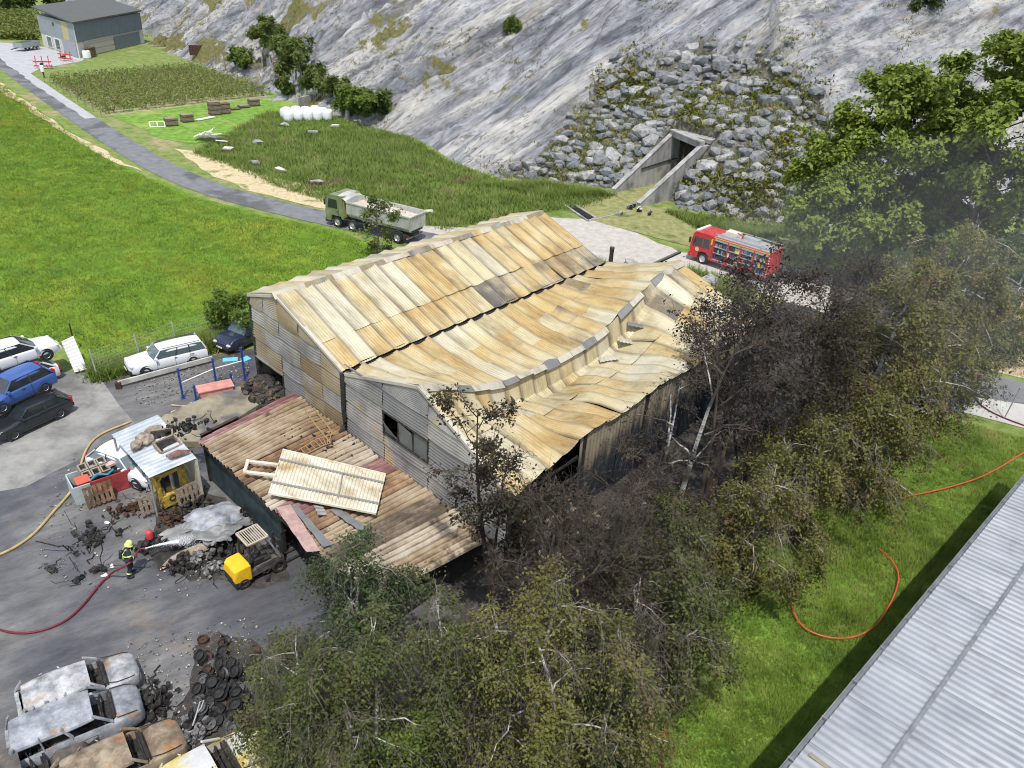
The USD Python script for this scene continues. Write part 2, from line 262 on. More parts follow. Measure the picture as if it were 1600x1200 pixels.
# --- the valley floor
grass_ramp = [(.3, (.035, .075, .010)), (.5, (.075, .145, .016)), (.7, (.14, .20, .03))]
ground_m = pm('ground_look', [(.3, (0.075, 0.128, 0.022)), (.5, (0.150, 0.210, 0.045)), (.7, (0.255, 0.240, 0.090))], .9, .95, .8, 6, bdist=.1, ramp2=[(.3, (0.210, 0.173, 0.090)), (.7, (0.360, 0.300, 0.180))], scale2=.16, mask2=(.56, .7))
meadow_m = pm('meadow_look', [(.3, (0.069, 0.144, 0.007)), (.5, (0.119, 0.225, 0.010)), (.7, (0.194, 0.294, 0.022))], .55, .95, 1.0, 9, bdist=.12, nrough=.72, ramp2=[(.3, (0.163, 0.237, 0.015)), (.7, (0.288, 0.312, 0.025))], scale2=.12, mask2=(.5, .72), ramp3=[(.3, (0.062, 0.150, 0.013)), (.7, (0.138, 0.250, 0.015))], scale3=.5, mask3=(.5, .7))
lawn_m = pm('lawn_look', [(.3, (0.057, 0.138, 0.017)), (.5, (0.138, 0.268, 0.029)), (.7, (0.260, 0.390, 0.065))], 1.1, .95, 1.0, 8, bdist=.12, nrough=.7, ramp2=[(.3, (0.195, 0.277, 0.048)), (.7, (0.325, 0.358, 0.098))], scale2=.22, mask2=(.52, .68))
tall_m = pm('rough_grass_look', [(.3, (.06, .11, .015)), (.5, (.12, .19, .03)), (.7, (.20, .25, .06))], .8, .95, 1.0, 6, bdist=.15, nrough=.7, ramp2=[(.3, (.14, .12, .05)), (.7, (.25, .21, .10))], scale2=.2, mask2=(.57, .68))
straw_m = pm('straw_look', [(.3, (.36, .28, .15)), (.45, (.52, .42, .25)), (.6, (.64, .54, .35)), (.75, (.72, .63, .46))], 2.2, .95, 1.0, 9, bdist=.15, detail=10, nrough=.75, ramp2=[(.3, (.14, .17, .04)), (.7, (.30, .30, .11))], scale2=.5, mask2=(.56, .66))
asphalt_m = pm('asphalt_look', [(.3, (0.119, 0.122, 0.131)), (.7, (0.188, 0.191, 0.200))], 1.2, .85, .3, 30, bdist=.02, ramp2=[(.3, (0.069, 0.071, 0.077)), (.7, (0.106, 0.109, 0.112))], scale2=.25, mask2=(.5, .6))
pale_m = pm('pale_concrete_look', [(.3, (.30, .305, .32)), (.7, (.40, .405, .42))], .8, .85, .2, 20, bdist=.02)
gravel_m = pm('gravel_look', [(.25, (.27, .25, .22)), (.5, (.40, .37, .335)), (.75, (.53, .50, .46))], 1.3, .95, .35, 25, bdist=.05, nrough=.8, ramp2=[(.3, (.10, .13, .04)), (.7, (.22, .22, .10))], scale2=.22, mask2=(.62, .74))
wet = [(.3, (.040, .040, .044)), (.7, (.085, .084, .088))]
yard_m = pm('yard_look', [(.25, (0.055, 0.054, 0.055)), (.42, (0.101, 0.099, 0.098)), (.56, (0.156, 0.152, 0.148)), (.75, (0.265, 0.257, 0.246))], .8, .62, .6, 16, bdist=.03, detail=11, nrough=.78, axes=[(.35, .25, 0), (-.7, .95, 0), (0, 0, 1)], ramp2=[(.3, (0.039, 0.039, 0.045)), (.7, (0.105, 0.107, 0.117))], scale2=.13, mask2=(.44, .60), ramp3=[(.3, (0.125, 0.101, 0.074)), (.7, (0.211, 0.183, 0.148))], scale3=.35, mask3=(.60, .72), wet=.24)
slab_m = pm('slab_look', [(.28, (0.120, 0.117, 0.112)), (.5, (0.239, 0.235, 0.221)), (.72, (0.330, 0.321, 0.303))], .6, .85, .3, 18, bdist=.02, nrough=.72, ramp2=[(.3, (0.078, 0.078, 0.078)), (.7, (0.138, 0.136, 0.129))], scale2=.16, mask2=(.48, .64))
soot_m = pm('soot_ground_look', [(.3, (0.022, 0.020, 0.020)), (.55, (0.060, 0.055, 0.050)), (.75, (0.156, 0.144, 0.132))], 1.6, .9, 1.0, 9, bdist=.12, nrough=.75)
obj('ground', (np.array([[-900, -300, -.05], [900, -300, -.05], [900, 1500, -.05], [-900, 1500, -.05]]), [[0, 1, 2, 3]]), ground_m, kind='structure')
def sheet(name, pxs, z, m, rough=0.3, step=1.5, seed=1, extra=()): return obj(name, poly_mesh([G(*p) for p in pxs] + list(extra), z, rough, step, seed), m, kind='structure')
road_c = smooth_line([G(*p)[:2] for p in [(-60, 42), (0, 96), (60, 140), (120, 182), (180, 222), (250, 263), (330, 297), (420, 322), (505, 342), (590, 360), (680, 378)]], 120)
def strip(c, o0, o1, z, m, name, jag=0.0, seed=0, kind='structure'):
    t = np.gradient(c, axis=0); t /= np.linalg.norm(t, axis=1, keepdims=True); n = np.stack([t[:, 1], -t[:, 0]], 1)     # n points right of the direction of travel
    j0 = jag * (meshkit.fbm(np.c_[c * .35, np.zeros(len(c))], 3, seed)[:, None] - .5) * 2
    a = c + n * (o0 + j0); b = c + n * (o1 + j0 * 0); P = np.stack([np.c_[a, np.full(len(c), z)], np.c_[b, np.full(len(c), z)]], 1)
    return obj(name, MB().grid(P), m, kind=kind)
meadow_edge = [(-60, 120), (0, 128), (60, 170), (130, 218), (200, 262), (300, 305), (400, 333), (500, 352), (560, 372), (600, 395), (500, 440), (392, 470), (395, 520), (330, 530), (260, 552), (190, 572), (140, 580), (118, 545), (60, 540), (-100, 560)]
sheet('meadow', meadow_edge, -.030, meadow_m, .5, 2.0)
sheet('rough_grass', [(300, 232), (420, 160), (530, 185), (640, 215), (700, 252), (780, 280), (960, 306), (900, 330), (780, 345), (690, 362), (660, 352), (520, 325), (430, 300), (350, 262)], -.026, tall_m, .6, 2.0)
sheet('grass_by_bales', [(150, 168), (330, 140), (430, 140), (560, 190), (520, 205), (400, 205), (300, 225), (250, 215)], -.022, lawn_m, .5, 2.0)
sheet('straw_verge', [(275, 232), (300, 236), (380, 262), (470, 288), (508, 300), (512, 326), (470, 318), (400, 300), (335, 276)], -.018, straw_m, .6, 1.0, 4)
sheet('straw_strip', [(-40, 100), (20, 145), (60, 172), (130, 218), (200, 256), (228, 275), (215, 268), (150, 240), (90, 200), (40, 168), (-40, 120)], -.018, straw_m, .8, 1.5, 8)
sheet('farm_yard', [(-60, 60), (60, 72), (135, 84), (128, 95), (60, 108), (40, 120), (-40, 92)], -.014, pale_m, .2, 2)
strip(road_c, -2.0, 1.3, -.008, asphalt_m, 'road')
strip(road_c[:74], -.5, -2.0, -.004, pale_m, 'pale_road_edge', .5, 5)
sheet('gravel_track', [(650, 352), (760, 356), (860, 338), (940, 345), (1010, 372), (1060, 392), (1150, 400), (1300, 430), (1300, 490), (1160, 450), (1080, 428), (1000, 428), (930, 425), (860, 395), (760, 400), (680, 382)], -.012, gravel_m, .7, 1.2)
dry_m = pm('dry_grass_look', [(.3, (.13, .15, .045)), (.5, (.22, .22, .085)), (.7, (.32, .29, .14))], 1.3, .95, .8, 8, bdist=.08, nrough=.7, ramp2=[(.3, (.05, .09, .02)), (.7, (.11, .15, .04))], scale2=.3, mask2=(.58, .68))
sheet('dry_grass_apron', [(880, 318), (960, 303), (1010, 300), (1010, 320), (1080, 340), (1170, 352), (1150, 368), (1080, 385), (1010, 368), (930, 346)], -.010, dry_m, .4, 1.2)
sheet('lawn', [(1010, 1000), (1150, 900), (1300, 780), (1420, 690), (1480, 655), (1620, 690), (1680, 720), (1400, 1100), (1230, 1260), (850, 1260)], -.022, lawn_m, .3, 1.5)
sheet('straw_field', [(1420, 470), (1700, 440), (1760, 640), (1600, 590), (1530, 572), (1440, 560)], -.020, straw_m, .4, 1.2, 3)
sheet('side_road', [(1330, 545), (1440, 560), (1530, 580), (1600, 597), (1760, 645), (1760, 690), (1600, 630), (1520, 622), (1330, 600)], -.014, asphalt_m, .15, 1.0)
sheet('pale_apron', [(1330, 600), (1520, 618), (1600, 632), (1760, 695), (1700, 700), (1600, 668), (1500, 642), (1400, 650), (1330, 640)], -.010, pm('apron_look', [(.3, (.34, .33, .31)), (.7, (.47, .46, .44))], .9, .85, .3, 15, bdist=.02), .15, 1.0)
sheet('burnt_soil', [(780, 770), (900, 700), (1150, 520), (1300, 420), (1420, 440), (1400, 640), (1200, 830), (1000, 1000), (850, 1260), (300, 1260), (400, 1000), (560, 960)], -.018, soot_m, .8, 1.5)
sheet('yard', [(-200, 600), (140, 582), (196, 572), (395, 545), (430, 590), (640, 800), (700, 960), (560, 1010), (420, 990), (430, 1260), (-300, 1260)], -.014, yard_m, .3, 1.5)
sheet('concrete_slab', [(-200, 640), (0, 590), (140, 578), (152, 590), (176, 618), (200, 648), (212, 664), (180, 690), (120, 720), (40, 760), (-200, 800)], -.006, slab_m, .12, 1.0)
sheet('soot_patch', [(292, 1010), (330, 985), (385, 1000), (410, 1030), (430, 1160), (300, 1175), (270, 1140), (300, 1080)], -.010, soot_m, .5, .4, 9)
sheet('soot_patch', [(235, 800), (300, 770), (345, 780), (460, 900), (400, 920), (330, 905), (250, 880), (225, 850)], -.010, soot_m, .7, .4, 19)
# ================================================================== burnt hall
HA = np.array([math.sin(math.radians(39.7)), math.cos(math.radians(39.7)), 0]); HB = np.array([math.cos(math.radians(43)), -math.sin(math.radians(43)), 0]); HO = np.array([-15.23, 39.72, 0.0]); HL = 22.6
def hp(a, u, z): a, u, z = np.broadcast_arrays(np.asarray(a, float), u, z); return HO + a[..., None] * HA + u[..., None] * HB + np.stack([0 * z, 0 * z, z], -1)
CREAM = [(.25, (0.165, 0.137, 0.084)), (.40, (0.351, 0.298, 0.178)), (.55, (0.490, 0.430, 0.267)), (.72, (0.514, 0.473, 0.342))]
OCHRE = [(.25, (0.141, 0.090, 0.039)), (.43, (0.341, 0.228, 0.090)), (.58, (0.459, 0.340, 0.148)), (.75, (0.487, 0.411, 0.251))]
RUST = [(.25, (0.149, 0.081, 0.035)), (.45, (0.354, 0.193, 0.073)), (.6, (0.474, 0.318, 0.136)), (.75, (0.486, 0.402, 0.243))]
SOOTY = [(.25, (0.035, 0.031, 0.025)), (.45, (0.128, 0.112, 0.083)), (.6, (0.294, 0.254, 0.178)), (.75, (0.451, 0.391, 0.268))]
PALE = [(.25, (0.315, 0.284, 0.210)), (.45, (0.515, 0.479, 0.370)), (.6, (0.635, 0.596, 0.471)), (.75, (0.587, 0.508, 0.328))]
GREY = [(.25, (.075, .075, .075)), (.45, (.20, .197, .187)), (.6, (.31, .30, .275)), (.75, (.40, .37, .30))]
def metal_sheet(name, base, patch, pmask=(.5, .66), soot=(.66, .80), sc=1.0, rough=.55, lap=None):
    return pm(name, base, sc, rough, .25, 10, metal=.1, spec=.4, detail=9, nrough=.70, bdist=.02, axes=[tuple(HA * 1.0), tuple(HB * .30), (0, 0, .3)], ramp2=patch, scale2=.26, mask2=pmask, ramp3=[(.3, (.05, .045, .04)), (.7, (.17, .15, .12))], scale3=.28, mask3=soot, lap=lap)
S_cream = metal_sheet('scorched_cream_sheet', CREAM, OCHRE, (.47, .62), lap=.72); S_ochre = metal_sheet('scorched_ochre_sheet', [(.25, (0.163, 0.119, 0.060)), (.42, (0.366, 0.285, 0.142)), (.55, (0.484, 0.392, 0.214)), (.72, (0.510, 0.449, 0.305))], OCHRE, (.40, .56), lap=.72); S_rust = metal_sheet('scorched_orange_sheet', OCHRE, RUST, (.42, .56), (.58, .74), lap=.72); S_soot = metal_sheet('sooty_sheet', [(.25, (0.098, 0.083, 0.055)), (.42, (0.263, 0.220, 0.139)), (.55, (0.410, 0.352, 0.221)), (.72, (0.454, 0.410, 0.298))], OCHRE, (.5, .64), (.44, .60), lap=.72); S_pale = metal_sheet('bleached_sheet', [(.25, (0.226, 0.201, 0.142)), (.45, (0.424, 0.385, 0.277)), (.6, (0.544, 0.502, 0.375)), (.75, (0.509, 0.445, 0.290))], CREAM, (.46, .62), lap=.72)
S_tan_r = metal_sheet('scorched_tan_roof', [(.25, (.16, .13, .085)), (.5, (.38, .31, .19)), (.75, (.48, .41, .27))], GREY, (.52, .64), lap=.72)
S_flash = metal_sheet('pale_flashing', [(.25, (.20, .18, .14)), (.5, (.42, .39, .32)), (.75, (.54, .51, .44))], OCHRE, (.55, .7))
S_grey = metal_sheet('galvanised_sheet', GREY, OCHRE, (.60, .70), (.60, .75)); S_tan = metal_sheet('scorched_tan_sheet', [(.25, (0.102, 0.083, 0.054)), (.5, (0.243, 0.198, 0.122)), (.75, (0.307, 0.262, 0.173))], GREY, (.52, .64)); S_lite = metal_sheet('pale_galvanised_sheet', [(.3, (0.133, 0.136, 0.138)), (.7, (0.215, 0.215, 0.210))], GREY, (.55, .68))
charred = pm('charred_look', [(.3, (.010, .010, .010)), (.55, (.028, .026, .024)), (.75, (.075, .07, .065))], 3, .85, .8, 14)
charsteel = pm('charred_steel_look', [(.3, (.012, .012, .012)), (.55, (.036, .033, .031)), (.75, (.13, .115, .10))], 4, .7, .5, 16, metal=.3)
def g_(x): return np.asarray(x, float)
RS = np.array([(-.2, 6.63), (1.8, 5.84), (3.5, 5.1), (5.9, 4.45), (8, 4.3), (10.1, 4.2), (12.2, 4.22), (14.3, 4.5), (15.8, 5.05), (18, 5.85), (20.5, 6.6), (23, 6.68)])
def ridge2(a): return np.interp(a, RS[:, 0], RS[:, 1])
def z_h1l(a, u): return 5.79 + (6.82 - 5.79) * u / 3.05
def z_h1r(a, u): return 6.82 + (4.78 - 6.82) * (u - 3.05) / 6.1
def z_h2l(a, u):
    t = (u - 9.25) / 5.95; zr = ridge2(a); return 4.72 + (zr - 4.72) * t ** 1.15 - .35 * np.sin(math.pi * t) * np.exp(-((a - 9) / 6.5) ** 2)
EU = 21.1
def eave2(a): return 4.72 - .75 * np.exp(-(g_(a) / 3.2) ** 2)
def kcur(a):
    s = np.clip((a - .6) / 5.5, 0, 1) * np.clip((20.5 - a) / 4.5, 0, 1); return s * s * (3 - 2 * s)
def z_h2r(a, u):
    t = np.clip((u - 15.2) / (EU - 15.2), 0, 1); zr = ridge2(a); ze = eave2(a); k = kcur(g_(a)); lin = zr + (ze - zr) * t - .45 * np.sin(math.pi * t) * np.clip((6 - a) / 6, 0, 1)
    dip = zr - 1.25; tb = np.maximum(t - .14, 0); pr = np.where(t < .07, zr - 1.15 * (t / .07), np.where(t < .14, zr - 1.15 - .1 * (t - .07) / .07, dip + (ze - dip) * (tb / .86) ** .85 + .12 * np.sin(9 * t + a)))
    return lin * (1 - k) + pr * k
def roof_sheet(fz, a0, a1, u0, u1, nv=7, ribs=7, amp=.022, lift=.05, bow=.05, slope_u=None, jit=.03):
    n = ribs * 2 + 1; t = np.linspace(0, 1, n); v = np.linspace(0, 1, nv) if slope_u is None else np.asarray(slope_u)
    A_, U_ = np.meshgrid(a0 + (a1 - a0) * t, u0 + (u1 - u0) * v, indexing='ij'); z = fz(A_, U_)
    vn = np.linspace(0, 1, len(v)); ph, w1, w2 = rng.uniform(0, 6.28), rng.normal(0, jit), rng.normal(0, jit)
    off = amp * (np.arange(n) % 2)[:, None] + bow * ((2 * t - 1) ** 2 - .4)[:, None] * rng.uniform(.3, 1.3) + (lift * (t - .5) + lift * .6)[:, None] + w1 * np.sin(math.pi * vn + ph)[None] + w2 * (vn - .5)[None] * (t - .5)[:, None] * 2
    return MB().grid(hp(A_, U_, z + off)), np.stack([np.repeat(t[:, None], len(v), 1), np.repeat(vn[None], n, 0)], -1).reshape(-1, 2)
hall = thing('industrial_hall', 'twin gabled corrugated metal hall, scorched ochre and sagging after a fire', 'building')
NS_ = 20; da = HL / NS_
def pick(ws): return [S_cream, S_ochre, S_rust, S_soot, S_pale][rng.choice(5, p=np.array(ws) / sum(ws))]
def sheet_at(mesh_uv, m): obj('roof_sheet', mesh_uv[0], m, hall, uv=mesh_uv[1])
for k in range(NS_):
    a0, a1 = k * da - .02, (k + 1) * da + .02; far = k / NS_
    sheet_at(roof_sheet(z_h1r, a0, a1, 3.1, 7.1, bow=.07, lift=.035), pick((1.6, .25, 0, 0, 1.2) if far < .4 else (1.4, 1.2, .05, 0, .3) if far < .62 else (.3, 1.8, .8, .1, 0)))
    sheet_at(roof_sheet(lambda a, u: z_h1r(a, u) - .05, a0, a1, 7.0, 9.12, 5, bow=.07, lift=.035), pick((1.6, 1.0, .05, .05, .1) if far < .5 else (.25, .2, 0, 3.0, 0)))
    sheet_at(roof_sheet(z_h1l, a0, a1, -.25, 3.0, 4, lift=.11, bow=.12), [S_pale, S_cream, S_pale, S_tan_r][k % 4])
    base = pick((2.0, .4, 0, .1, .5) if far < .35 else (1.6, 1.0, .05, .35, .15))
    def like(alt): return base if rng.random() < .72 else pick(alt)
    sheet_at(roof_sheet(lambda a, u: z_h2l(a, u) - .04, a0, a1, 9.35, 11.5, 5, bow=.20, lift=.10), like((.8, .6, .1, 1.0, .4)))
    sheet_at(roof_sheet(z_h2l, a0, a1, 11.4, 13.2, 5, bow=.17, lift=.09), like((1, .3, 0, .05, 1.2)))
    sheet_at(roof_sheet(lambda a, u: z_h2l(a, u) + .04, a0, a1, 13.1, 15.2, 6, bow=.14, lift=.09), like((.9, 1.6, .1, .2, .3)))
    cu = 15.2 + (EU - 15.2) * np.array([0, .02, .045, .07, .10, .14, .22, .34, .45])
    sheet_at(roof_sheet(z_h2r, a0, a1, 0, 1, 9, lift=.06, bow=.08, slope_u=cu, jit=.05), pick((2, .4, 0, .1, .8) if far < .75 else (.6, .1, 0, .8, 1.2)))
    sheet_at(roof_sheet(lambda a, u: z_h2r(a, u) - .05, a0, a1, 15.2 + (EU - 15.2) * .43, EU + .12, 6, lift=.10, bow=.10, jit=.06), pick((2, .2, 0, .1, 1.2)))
def cap(fr, u, a0, a1, w=.34, tilt=0.0, m=None, drop=.13):
    a = np.linspace(a0, a1, 4); P = np.stack([hp(a, np.full(4, u - w), fr(a) + .05 - drop + tilt), hp(a, np.full(4, u), fr(a) + .15), hp(a, np.full(4, u + w), fr(a) + .05 - drop - tilt)], 1); return MB().grid(P)
for k in range(12):
    obj('ridge_cap', cap(lambda a: 6.82 + 0 * a, 3.05, k * HL / 12 - .05 - .15 * (k == 0), (k + 1) * HL / 12, .3, rng.normal(0, .03)), [S_flash, S_tan][k % 2], hall)
for k in range(20):
    if k in (13, 16): continue
    obj('ridge_cap', cap(ridge2, 15.2, k * da - .03, (k + 1) * da - .04, .30, rng.normal(0, .05), drop=.10), [S_flash, S_flash, S_lite][k % 3], hall)
# torn caps and sheets hanging where the ridge has broken
for a, u, dz, L, w, ry, rz in ((15.6, 16.3, .25, 1.2, .3, .2, .9), (13.6, 16.4, .2, 1.1, .28, -.2, .8), (16.8, 16.1, .3, 1.3, .28, .15, .75)):
    t = np.linspace(-1, 1, 11); P = np.stack([np.stack([t * L / 2, np.full(11, y), .04 * (np.arange(11) % 2) - .25 * y * y], -1) for y in np.linspace(-w, w, 4)], 1)
    obj('torn_sheet', MB().grid(P @ (rotz(rz - .7) @ roty(ry)).T + hp(a, u, float(z_h2r(g_(a), g_(u))) + dz)), [S_lite, S_flash][int(a) % 2], hall)
# gable wall
def top1(u): return np.where(u < 3.05, 5.75 + 1.0 * u / 3.05, 6.78 - 2.05 * (u - 3.05) / 6.1) - .06
def top2(u): return np.where(u < 15.2, 4.68 + 1.95 * (u - 9.3) / 5.9, 6.6 - 2.55 * (u - 15.2) / 5.9) - .08
def gable_sheet(u0, u1, z0, z1, top, a=0.0, ribs=None, bow=.05):
    nu = 7; nz = max(3, 2 * int((z1 - z0) / .15) + 1); u = np.linspace(u0, u1, nu); s = np.linspace(0, 1, nz); tp = np.minimum(z1, top(u)); tp = np.maximum(tp, z0 + .02)
    Z_ = z0 + (tp - z0)[:, None] * s[None]; U_ = np.repeat(u[:, None], nz, 1); sag = .10 * np.sin(math.pi * (U_ - u0) / (u1 - u0)) * rng.uniform(.2, 1.2); Z_ = Z_ - sag * (1 - s)[None] * (z0 > .3)
    n = .024 * (np.arange(nz) % 2)[None] + bow * rng.uniform(-.4, 1.2) * np.sin(math.pi * s)[None] + .05 * (1 - s)[None]
    return MB().grid(hp(np.full(U_.shape, a) - n, U_, Z_))
zr = [0, 1.05, 2.1, 3.15, 4.2, 5.25, 7.0]
for ci, (u0, u1) in enumerate(((0, 1.55), (1.55, 3.1), (3.1, 5.2), (5.2, 7.2), (7.2, 9.15))):
    for r in range(6):
        z0, z1 = zr[r], zr[r + 1] + .06
        if ci < 2 and r < 2: z0 = 1.75
        if ci < 2 and r == 0: continue
        if top1(np.linspace(u0, u1, 7)).max() < z0 + .1: continue
        m = S_lite if (ci == 2 and r < 2) else [S_tan, S_grey, S_tan][(ci + r) % 3] if ci < 2 else [S_tan, S_ochre, S_grey, S_tan][(ci * 2 + r) % 4] if r > 0 else S_grey
        obj('wall_sheet', gable_sheet(u0 + .01, u1, z0, z1, top1), m, hall)
for ci, (u0, u1) in enumerate(((9.35, 12.5), (12.5, 15.85), (15.85, 18.6), (18.6, 21.05))):
    for r in range(6):
        z0, z1 = zr[r], zr[r + 1] + .06
        if ci == 1:
            if r == 2: z1 = 2.78
            if r == 3: z0 = 4.05; z1 = 4.26
        if z1 - z0 < .12 or top2(np.linspace(u0, u1, 7)).max() < z0 + .1: continue
        obj('wall_sheet', gable_sheet(u0 + .01, u1, z0, z1, top2), [S_grey, S_lite, S_grey, S_grey][(ci + r) % 4], hall)
# verge flashings along the gable, posts, valley gutter, downpipe
for u0, u1, top in ((-.1, 3.05, top1), (3.05, 9.2, top1), (9.3, 15.2, top2), (15.2, 21.1, top2)):
    u = np.linspace(u0, u1, 6); P = hp(np.full(6, -.08), u, top(u) + .12)
    m = MB().grid(np.stack([P, P + HA * .2 + [0, 0, .03]], 1)); m.grid(np.stack([P, P - [0, 0, .16]], 1)); obj('verge_flashing', m, S_flash, hall)
u = np.linspace(0, HL + .2, 24)
g = np.stack([hp(u, np.full(24, 9.2 + o), np.full(24, z)) for o, z in ((-.2, 4.80), (-.14, 4.60), (.14, 4.60), (.2, 4.78))], 1); obj('valley_gutter', MB().grid(g), charred, hall)
m = MB().tube([hp(-.1, 9.22, 4.7), hp(-.14, 9.22, 2.5), hp(-.13, 9.25, 1.9), hp(-.3, 9.3, 1.45), hp(-.55, 9.2, 1.22)], [.14, .13, .12, .14, .1], 8); obj('downpipe', m, charred, hall)
for a, u, zt in ((.05, .06, 5.7), (.1, 3.0, 3.2), (.1, 9.25, 4.6), (.1, 21.0, 4.0), (5.2, 21.0, 4.6), (10.5, 21.0, 4.6), (16, 21.0, 4.6), (22.3, 21.0, 4.6), (22.3, .1, 5.7), (22.3, 9.2, 4.6), (11, .1, 5.7), (11, 9.25, 4.55)):
    obj('post', MB().box(hp(a, u, zt / 2), (.24, .24, zt), np.stack([HA, np.cross([0, 0, 1], HA), [0, 0, 1]], 1)), charsteel, hall)
# window with bent panes
win = obj('window', MB().bar(hp(-.04, 12.45, 4.03), hp(-.04, 15.9, 4.03), .1, .09).bar(hp(-.04, 12.45, 2.8), hp(-.04, 15.9, 2.8), .1, .09).bar(hp(-.04, 12.5, 2.8), hp(-.04, 12.5, 4.03), .09).bar(hp(-.04, 15.85, 2.8), hp(-.04, 15.85, 4.03), .09).bar(hp(-.03, 13.65, 2.8), hp(-.03, 13.65, 4.03), .07).bar(hp(-.03, 14.75, 2.8), hp(-.03, 14.75, 4.03), .07), charsteel, hall)
pane_m = flat('sooted_pane', (.10, .115, .11), .3, scale=2)
for u0, u1, b in ((12.56, 13.6, .45), (13.7, 14.7, .12), (14.8, 15.8, .0)):
    s = np.linspace(0, 1, 6); U_, V_ = np.meshgrid(u0 + (u1 - u0) * s, s, indexing='ij'); top_ = 4.0 - b * 1.2 * ((U_ - u0) / (u1 - u0)); Z_ = 2.84 + (top_ - 2.84 - (b > .3) * .25) * V_
    obj('pane', MB().grid(hp(-.02 - b * .5 * V_ ** 2, U_, Z_)), pane_m, win)
# long wall on the tree side: ribbed sheets, soot rising from the ground
def soot_wall(name):
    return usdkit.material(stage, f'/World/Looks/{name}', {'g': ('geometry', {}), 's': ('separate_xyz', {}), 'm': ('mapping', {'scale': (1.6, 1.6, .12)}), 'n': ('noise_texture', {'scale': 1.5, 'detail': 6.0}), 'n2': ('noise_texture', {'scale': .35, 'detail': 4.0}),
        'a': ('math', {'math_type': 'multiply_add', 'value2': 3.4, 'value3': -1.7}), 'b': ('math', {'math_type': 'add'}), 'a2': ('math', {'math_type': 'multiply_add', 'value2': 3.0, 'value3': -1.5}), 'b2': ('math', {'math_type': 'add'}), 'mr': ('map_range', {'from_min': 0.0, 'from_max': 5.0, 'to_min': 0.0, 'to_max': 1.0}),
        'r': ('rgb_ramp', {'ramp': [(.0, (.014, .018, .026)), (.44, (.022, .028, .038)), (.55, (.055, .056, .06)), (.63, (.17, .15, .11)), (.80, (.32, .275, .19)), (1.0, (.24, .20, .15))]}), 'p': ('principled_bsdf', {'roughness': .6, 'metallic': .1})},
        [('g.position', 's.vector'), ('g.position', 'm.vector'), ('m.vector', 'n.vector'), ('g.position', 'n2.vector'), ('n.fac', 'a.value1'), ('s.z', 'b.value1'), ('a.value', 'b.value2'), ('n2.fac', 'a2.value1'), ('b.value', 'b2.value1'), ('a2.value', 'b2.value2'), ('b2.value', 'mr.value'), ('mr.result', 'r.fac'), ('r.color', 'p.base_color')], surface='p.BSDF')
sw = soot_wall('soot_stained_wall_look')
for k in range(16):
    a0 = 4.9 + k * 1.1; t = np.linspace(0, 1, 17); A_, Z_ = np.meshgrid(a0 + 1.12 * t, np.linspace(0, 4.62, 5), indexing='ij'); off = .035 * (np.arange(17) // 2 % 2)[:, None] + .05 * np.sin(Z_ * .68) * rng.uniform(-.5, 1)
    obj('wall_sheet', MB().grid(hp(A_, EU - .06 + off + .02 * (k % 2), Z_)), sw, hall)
for k in range(9):   # far gable and the meadow-side wall
    A_, Z_ = np.meshgrid(np.linspace(k * 2.5, k * 2.5 + 2.52, 3), np.linspace(0, 5.7, 3), indexing='ij'); obj('wall_sheet', MB().grid(hp(A_, -.02 * (k % 2), Z_)), S_tan, hall)
for u0, u1, tp in ((0, 3.05, top1), (3.05, 9.2, top1), (9.3, 15.2, top2), (15.2, 21.0, lambda u: top2(u) + .5 * (u - 15.2) / 6)):
    u = np.linspace(u0, u1, 6); P = np.stack([hp(np.full(6, HL - .05), u, 0 * u), hp(np.full(6, HL - .05), u, tp(u) - .05)], 1); obj('wall_sheet', MB().grid(P), S_tan, hall)
# burnt-out bay: charred purlins and frame seen through the missing wall
m = MB()
for z in (1.2, 2.4, 3.4): m.bar(hp(0, EU - .2, z), hp(5.2, EU - .2, z + rng.normal(0, .15)), .1, .14)
obj('purlin', m, charsteel, hall)
for a in (1.8, 3.4): obj('charred_stud', MB().bar(hp(a, EU - .2, 0), hp(a + .3, EU - .5, 3.9), .09), charsteel, hall)
obj('hall_floor', (np.array([hp(-.3, -.2, -.002), hp(23, -.2, -.002), hp(23, 21.3, -.002), hp(-.3, 21.3, -.002)]), [[0, 1, 2, 3]]), soot_m, kind='structure')
# ================================================================== lean-to in front of the gable
can = thing('lean_to_shed', 'low lean-to with a rusty ribbed metal roof against the gable wall', 'shed')
def can_z(a, u): t = np.clip(-a / 6.9, 0, 1); return 1.12 + (2.4 - 1.12) * t ** .8 - .12 * np.sin(math.pi * t) * np.clip((u - 8) / 8, 0, 1)
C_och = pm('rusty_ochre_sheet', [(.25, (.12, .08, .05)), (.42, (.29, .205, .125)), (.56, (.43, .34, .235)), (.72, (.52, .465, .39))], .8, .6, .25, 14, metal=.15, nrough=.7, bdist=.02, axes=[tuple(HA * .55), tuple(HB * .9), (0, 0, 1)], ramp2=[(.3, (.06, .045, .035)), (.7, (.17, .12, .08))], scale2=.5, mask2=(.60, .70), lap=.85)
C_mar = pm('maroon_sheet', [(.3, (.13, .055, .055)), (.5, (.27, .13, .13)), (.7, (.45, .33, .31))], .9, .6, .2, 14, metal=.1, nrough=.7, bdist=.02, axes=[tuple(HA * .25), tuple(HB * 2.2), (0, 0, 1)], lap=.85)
C_pal = pm('bleached_lean_to_sheet', [(.3, (.22, .17, .11)), (.5, (.46, .39, .30)), (.7, (.63, .58, .50))], .9, .6, .2, 14, metal=.1, nrough=.7, bdist=.02, axes=[tuple(HA * .55), tuple(HB * .9), (0, 0, 1)], ramp2=[(.3, (.05, .04, .035)), (.7, (.13, .10, .07))], scale2=.6, mask2=(.60, .68), lap=.85)
